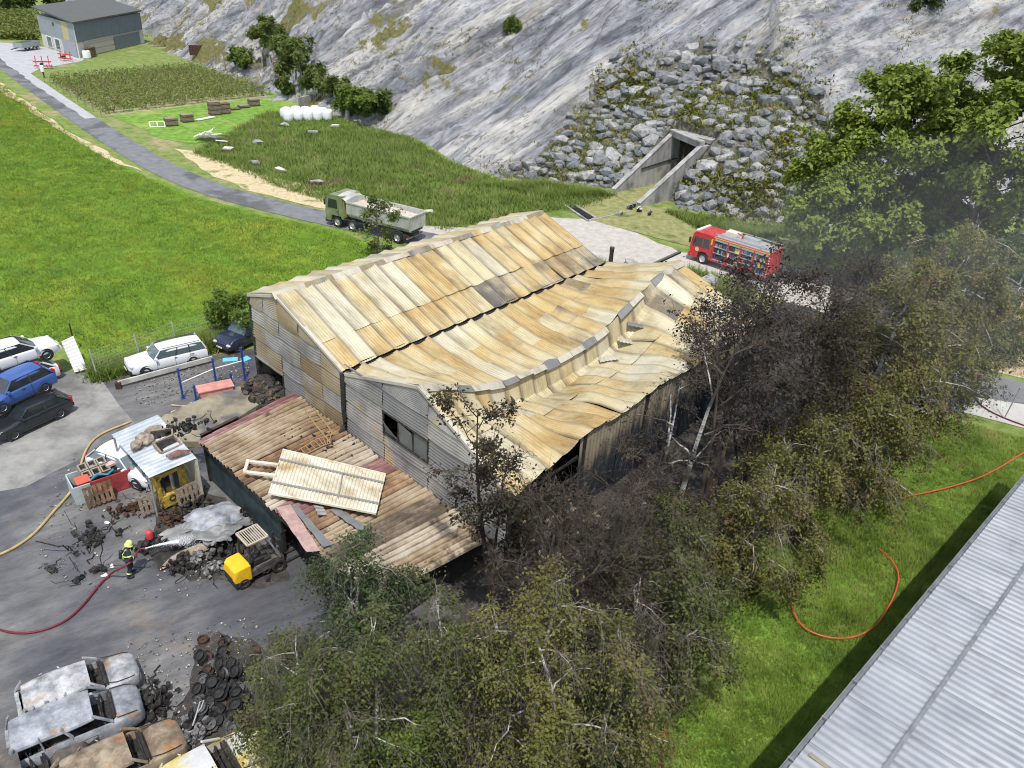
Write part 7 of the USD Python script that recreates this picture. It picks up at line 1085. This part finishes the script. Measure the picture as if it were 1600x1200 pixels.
obj('small_window', bb((-.15, W2 * .56, hB * .83), (.05, .9, .6)), glassd, bar_); obj('downpipe', bb((-.1, -.12, hB / 2), (.12, .12, hB)), flat_w, bar_)
for k in range(3): obj('board', bb((W1 * .3, -.08, .6 + k * .95), (W1 * .42, .08, .85)), flat('pale_boards', (.44, .40, .36), .8), bar_)
o = thing('water_tank', 'white round tank in front of the barn corner', 'tank', bA + RB @ np.array([1.5, -1.2, 0])); obj('tank', MB().lathe([(0, 1.35), (.6, 1.3), (.72, 1.1), (.72, .1), (.65, 0)], 16), flat_w, o, smooth=40); obj('lid', MB().lathe([(0, 1.42), (.2, 1.4), (.22, 1.33)], 12), plastic, o)
o = thing('crate_stack', 'dark stack of crates beside the white tank', 'crates', bA + RB @ np.array([3.4, -1.0, 0]), heading([0, 0], e1))
for k in range(4): obj('crate', MB().box([0, 0, .24 + k * .42], (1.5, 1.0, .36)), wood_d, o)
tc = G(44, 78); o = thing('trailer', 'grey flat sided trailer parked on the farm yard', 'trailer', tc, face((20, 82), (62, 76)))
for c_, s_ in (((0, -1.0, 1.05), (4.6, .07, .9)), ((0, 1.0, 1.05), (4.6, .07, .9)), ((2.3, 0, 1.05), (.07, 2.0, .9)), ((-2.3, 0, 1.05), (.07, 2.0, .9))): obj('side_board', MB().box(c_, s_), flat('zinc_board', (.30, .33, .33), .5, .3), o)
obj('bed', MB().box([0, 0, .62], (4.6, 2.0, .12)), chass, o); obj('drawbar', MB().bar([-2.3, 0, .6], [-4.0, 0, .5], .14), chass, o)
for x in (.5, 1.4):
    for s in (-1, 1): wheel(o, np.array([x, s * 1.0, .36]), .36, .22, flip=s < 0)
fr2 = flat('farm_red', (.55, .05, .04), .45)
for p, rz, lab, k in (((68, 107), .3, 'red frame shaped farm implement at the yard corner', 0), ((103, 95), -.2, 'red farm implement with a pale bar near the barn wall', 1)):
    o = thing('farm_implement', lab, 'farm implement', G(*p), rz)
    for x in (-1.0, 0, 1.0): obj('upright', MB().bar([x, 0, .3], [x, .2, 2.0 - .4 * k], .12), fr2, o)
    for z in (.4, 1.1): obj('cross_bar', MB().bar([-1.4, 0, z], [1.4, 0, z], .2), fr2, o)
    for x in (-1.2, -.4, .4, 1.2): obj('tine', MB().tube([[x, .1, .4], [x, .8, .5], [x, 1.1, .05]], .05, 5), fr2 if k == 0 else flat_w, o)
    obj('hitch', MB().box([0, -.5, .8], (.4, .8, .3)), plastic, o)
o = thing('white_bollard', 'white cylinder bollard standing by the road below the red implement', 'bollard', G(69, 121)); obj('shaft', MB().cyl([0, 0, 0], [0, 0, .9], .12), chass, o); obj('head', MB().lathe([(0, 1.9), (.25, 1.85), (.3, 1.7), (.3, .9), (.1, .85)], 14), flat_w, o)
# vineyard rows
va, vb, vc, vd = G(82, 128), G(172, 180), G(425, 150), G(300, 108)
vm = leafm('vine_leaf', (.13, .21, .035), (.22, .32, .06), (.32, .40, .11), [(.3, (.30, .30, .11)), (.7, (.42, .39, .18))], (.60, .70), .25)
stk = flat('vine_stake_wood', (.34, .29, .22), .8)
NR = 17; q = np.random.default_rng(66)
vine_soil = pm('vineyard_soil', [(.3, (.20, .18, .10)), (.7, (.36, .31, .20))], 1, .95, ramp2=[(.3, (.12, .17, .03)), (.7, (.22, .26, .07))], scale2=.5, mask2=(.48, .58)); obj('vineyard_ground', poly_mesh([va, vb, vc, vd], -.018, .3, 2.0, 3), vine_soil, kind='structure')
for i in range(NR):
    f = (i + .3) / NR; p0 = va + (vb - va) * f; p1 = vd + (vc - vd) * f; L_ = np.linalg.norm(p1 - p0); n = int(L_ / 1.05); o = thing('vine_row', ['row of young vines at the yard end of the vineyard', 'row of green vines bordering the meadow with the pallets'][i > NR / 2] if i in (0, NR - 1) else 'row of staked green vines in the middle of the vineyard', 'vine row', (0, 0, 0), 0, 'rows of the vineyard')
    S = np.linspace(0, 1, n)[:, None]; C = p0 + (p1 - p0) * S + np.c_[q.normal(0, .1, (n, 2)), np.zeros(n)]; w = np.stack([C, C + [0, 0, 1.5]], 1); obj('stakes', MB().add(*tubes(w, np.full((n, 2), .022), 4)), stk, o, kind='stuff')
    m_ = 60; LP = np.repeat(C, m_, 0) + np.c_[q.normal(0, .26, (n * m_, 2)), np.clip(q.normal(.85, .35, n * m_), .1, 1.6)]; obj('foliage', MB().add(*leaf_quads(LP, .17, q)), vm, o, kind='stuff')
fv = G(0, 70); 
for i in range(12):
    p0 = G(-30, 60 - i * 3.3); p1 = G(58, 62 - i * 3.3); n = 60; C = p0 + (p1 - p0) * np.linspace(0, 1, n)[:, None]; LP = np.repeat(C, 22, 0) + np.c_[q.normal(0, .4, (n * 22, 2)), np.clip(q.normal(.9, .4, n * 22), .1, 1.9)]; o = thing('far_vine_row', 'dense row of vines in the far field left of the barn', 'vine row', (0, 0, 0), 0, 'rows of the far vineyard'); obj('foliage', MB().add(*leaf_quads(LP, .36, q)), vm, o, kind='stuff'); obj('stakes', MB().add(*tubes(np.stack([C[::4], C[::4] + [0, 0, 1.6]], 1), np.full((len(C[::4]), 2), .05), 4)), stk, o, kind='stuff')
# white wrapped bales
wrap = pm('bale_wrap', [(.3, (.62, .63, .64)), (.7, (.76, .77, .78))], 3, .35, .4, 9, local=True, bdist=.05); bal = None; bc = G(480, 187); ax_ = unit(G(510, 185) - G(450, 187)); ay_ = np.array([-ax_[1], ax_[0], 0])
BALE = 'white wrapped round bale in the block standing on the grass'
for j in range(4):
    for i in range(5 if j < 3 else 4):
        loc = bc + ax_ * ((i - 2) * 1.36 + (j % 2) * .5) + ay_ * (j * 1.26 - .6) + np.array([0, 0, 0]); lab = {(0, 0): 'white wrapped bale at the front left corner of the block', (4, 0): 'white wrapped bale at the front right corner of the block'}.get((i, j), BALE)
        if bal is None: bal = thing('wrapped_bale', lab, 'bale', loc, .1, 'white wrapped bales on the grass'); obj('wrap', MB().lathe([(0, 1.22), (.45, 1.21), (.58, 1.15), (.64, 1.0), (.66, .6), (.64, .2), (.58, .06), (.4, 0)], 18), wrap, bal, smooth=50); obj('seam', MB().lathe([(.66, .62), (.672, .6), (.66, .58)], 18), flat_w, bal)
        else: copy_of(bal, lab, loc, q.uniform(0, 6), q.uniform(.95, 1.05))
# stacked pallets by the vineyard
for p, n, lab in (((336, 179), 9, 'tallest stack of wooden pallets at the edge of the vineyard'), ((351, 177), 7, 'stack of pallets right behind the tallest one'), ((293, 190), 5, 'squat stack of pallets left of the white board'), ((268, 196), 5, 'dark stack of pallets with a white sheet on top, by the junk'), ((397, 165), 5, 'last stack of pallets towards the bales'), ((381, 168), 2, 'two low pallets beside the last stack'), ((366, 171), 1, 'single pallet lying flat beyond the tall stacks')):
    o = thing('pallet_stack', lab, 'pallets', G(*p), .75)
    for k in range(n): z = k * .2; r_ = rotz(q.normal(0, .05)); obj('pallet', MB().box([0, 0, z + .16], (1.5, 1.1, .06), r_).box([0, -.45, z + .06], (1.5, .14, .12), r_).box([0, .45, z + .06], (1.5, .14, .12), r_).box([0, 0, z + .06], (1.5, .14, .12), r_), wood if k % 3 else wood_d, o)
obj('white_board', MB().box(G(321, 186) + [0, 0, .1], (3.0, .7, .08), rotz(heading(G(308, 188), G(334, 183)))), flat_w, label='long white board on the grass in front of the pallets', cat='board')
o = thing('junk_heap', 'pile of old boards and white scrap in the grass near the road', 'junk', G(340, 222)); 
for i in range(16): obj('board', MB().box([q.normal(0, 1.2), q.normal(0, .8), .3 + .05 * i], (q.uniform(.8, 2.2), .2, .05), rotz(q.uniform(-.5, .9)) @ rotx(q.normal(0, .3))), [wood, wood_d, flat_w, pole_g][i % 4], o)
o = thing('white_gate', 'white metal frame lying beside the dark pallets', 'frame', G(246, 197), .5, rx=.5)  # open white metal frame, bars only
for a_, b_ in (((-.9, -.5, .3), (.9, -.5, .3)), ((-.9, .5, .3), (.9, .5, .3)), ((-.9, -.5, .3), (-.9, .5, .3)), ((.9, -.5, .3), (.9, .5, .3)), ((0, -.5, .3), (0, .5, .3))): obj('bar', MB().bar(a_, b_, .09), flat_w, o)
o = thing('white_sheeting', 'crumpled white sheeting left of the old boards in the grass', 'sheet', G(320, 218)); e = np.linspace(-1, 1, 9); U_, V_ = np.meshgrid(e, e, indexing='ij'); obj('sheet', MB().grid(np.stack([U_ * 1.1, V_ * .9, .8 + .5 * U_ + .5 * (meshkit.fbm(np.stack([U_ * 2, V_ * 2, 0 * U_], -1), 3, 5) - .5)], -1)), flat_w, o)
ST = [((358, 236), 'white stone near the old boards, closest to the road'), ((402, 226), 'flat white stone in the middle of the rough grass'), ((397, 257), 'small white stone above the straw verge'), ((440, 269), 'long white stone in the grass above the straw verge'), ((495, 288), 'white stone with dry twigs just before the dump truck'), ((490, 210), 'rounded white stone left of the one below the bales'), ((523, 200), 'white stone below the right end of the bales'), ((560, 192), 'flat white stone at the foot of the rock'), ((445, 198), 'white scrap lying beside the bales'), ((672, 335), 'white stone behind the tipper of the dump truck')]
for i, (p, lab) in enumerate(ST): v, f = lump(700 + i, np.array([1.0, .5, .35]) * q.uniform(.7, 1.1), 14); obj('white_stone', (v @ rotz(q.uniform(-.4, .4)).T + G(*p) + [0, 0, .3], f), B_m[1] if i % 3 else crm, label=lab, cat='stone')
# concrete wall and wooden fence at the foot of the rock
o = thing('concrete_wall', 'low pale concrete wall behind the white bales', 'wall'); W0, W1_, W2_ = G(465, 168), G(500, 160), G(545, 188)
for k, (a, b) in enumerate(((W0, W1_), (W1_, (W1_ + W2_) / 2), ((W1_ + W2_) / 2, W2_))): obj('wall_section', MB().bar(a + [0, 0, .7 - .05 * k], b + [0, 0, .7 - .05 * k], .3, 1.4), con, o)
o = thing('picket_fence', 'grey wooden paling fence climbing the rock above the bales', 'fence'); fpts = [hit(*p) for p in ((412, 100), (430, 110), (455, 125), (475, 140), (500, 152), (525, 168), (543, 184))]; fp_ = smooth_line(np.array(fpts), 64)
fp_[:, 2] = np.maximum(terrain(fp_[:, 0], fp_[:, 1]), 0)
for i, p in enumerate(fp_): obj('pale' if i % 8 else 'post', MB().box(p + [0, 0, .75], (.12, .12, 1.6) if i % 8 else (.2, .2, 2.3)), pole_g if i % 8 else wood, o)
for z in (.5, 1.2): obj('rail', MB().tube(fp_ + [0, 0, z], .06, 5), pole_g, o)
for i, (p, lab) in enumerate((((430, 105), 'dark wooden post at the upper end of the paling fence'), ((352, 110), 'wooden pole at the head of the vineyard'), ((330, 105), 'wooden pole left of the other one at the vineyard head'), ((337, 100), 'rusty pole beside the brown sheet on the rock'))):
    g_0 = hit(*p); o = thing('wooden_pole', lab, 'pole', g_0); obj('pole', MB().cyl([0, 0, -.3], [0, 0, 3.2], .09, 8), wood, o); obj('tip', MB().tube([[0, 0, 3.2], [0, 0, 3.3]], [.09, .03], 8), wood_d, o)
g_0 = hit(308, 88); o = thing('rusty_sheet', 'brown rusty metal sheet standing at the edge of the rock', 'metal sheet', g_0, .4); obj('sheet', MB().box([0, 0, .9], (2.6, .05, 1.8)), rustm, o); obj('support', MB().bar([-.8, 0, 0], [-.8, .3, 1.6], .1).bar([.8, 0, 0], [.8, .3, 1.6], .1), wood_d, o)
for i in range(9):
    p = va + (vb - va) * (i / 8.0) + (vb - va) / np.linalg.norm(vb - va) * 0; d_ = unit(va - vd); p = p + d_ * 1.2; o = thing('vine_stake', 'thin stake of the low fence between the vineyard and the road', 'stake', p, 0, 'fence stakes between vineyard and road'); obj('stake', MB().cyl([0, 0, 0], [0, 0, 1.3], .05, 6), wood, o); obj('cap', MB().cyl([0, 0, 1.3], [0, 0, 1.34], .06, 6), pole_g, o)
# ------------------------------------------------------------------ drifting smoke behind the charred trees
sm = usdkit.material(stage, '/World/Looks/smoke_look', {'v': ('principled_volume', {'color': (.97, .98, 1.0), 'density': .0045, 'anisotropy': .0})}, volume='v.volume')
mb = m3.Manifold()
for c, s in ((G(1300, 400, 11.0), (7, 5, 3.5)), (G(1390, 390, 12.0), (7, 5, 4)), (G(1240, 410, 9.0), (5, 5, 3)), (G(1500, 380, 13.0), (8, 6, 5)), (G(1560, 480, 10.0), (6, 6, 5))): mb = mb + m3.Manifold.sphere(1.0, 24).scale(s).translate(tuple(c))
obj('smoke', mb, sm, kind='stuff')
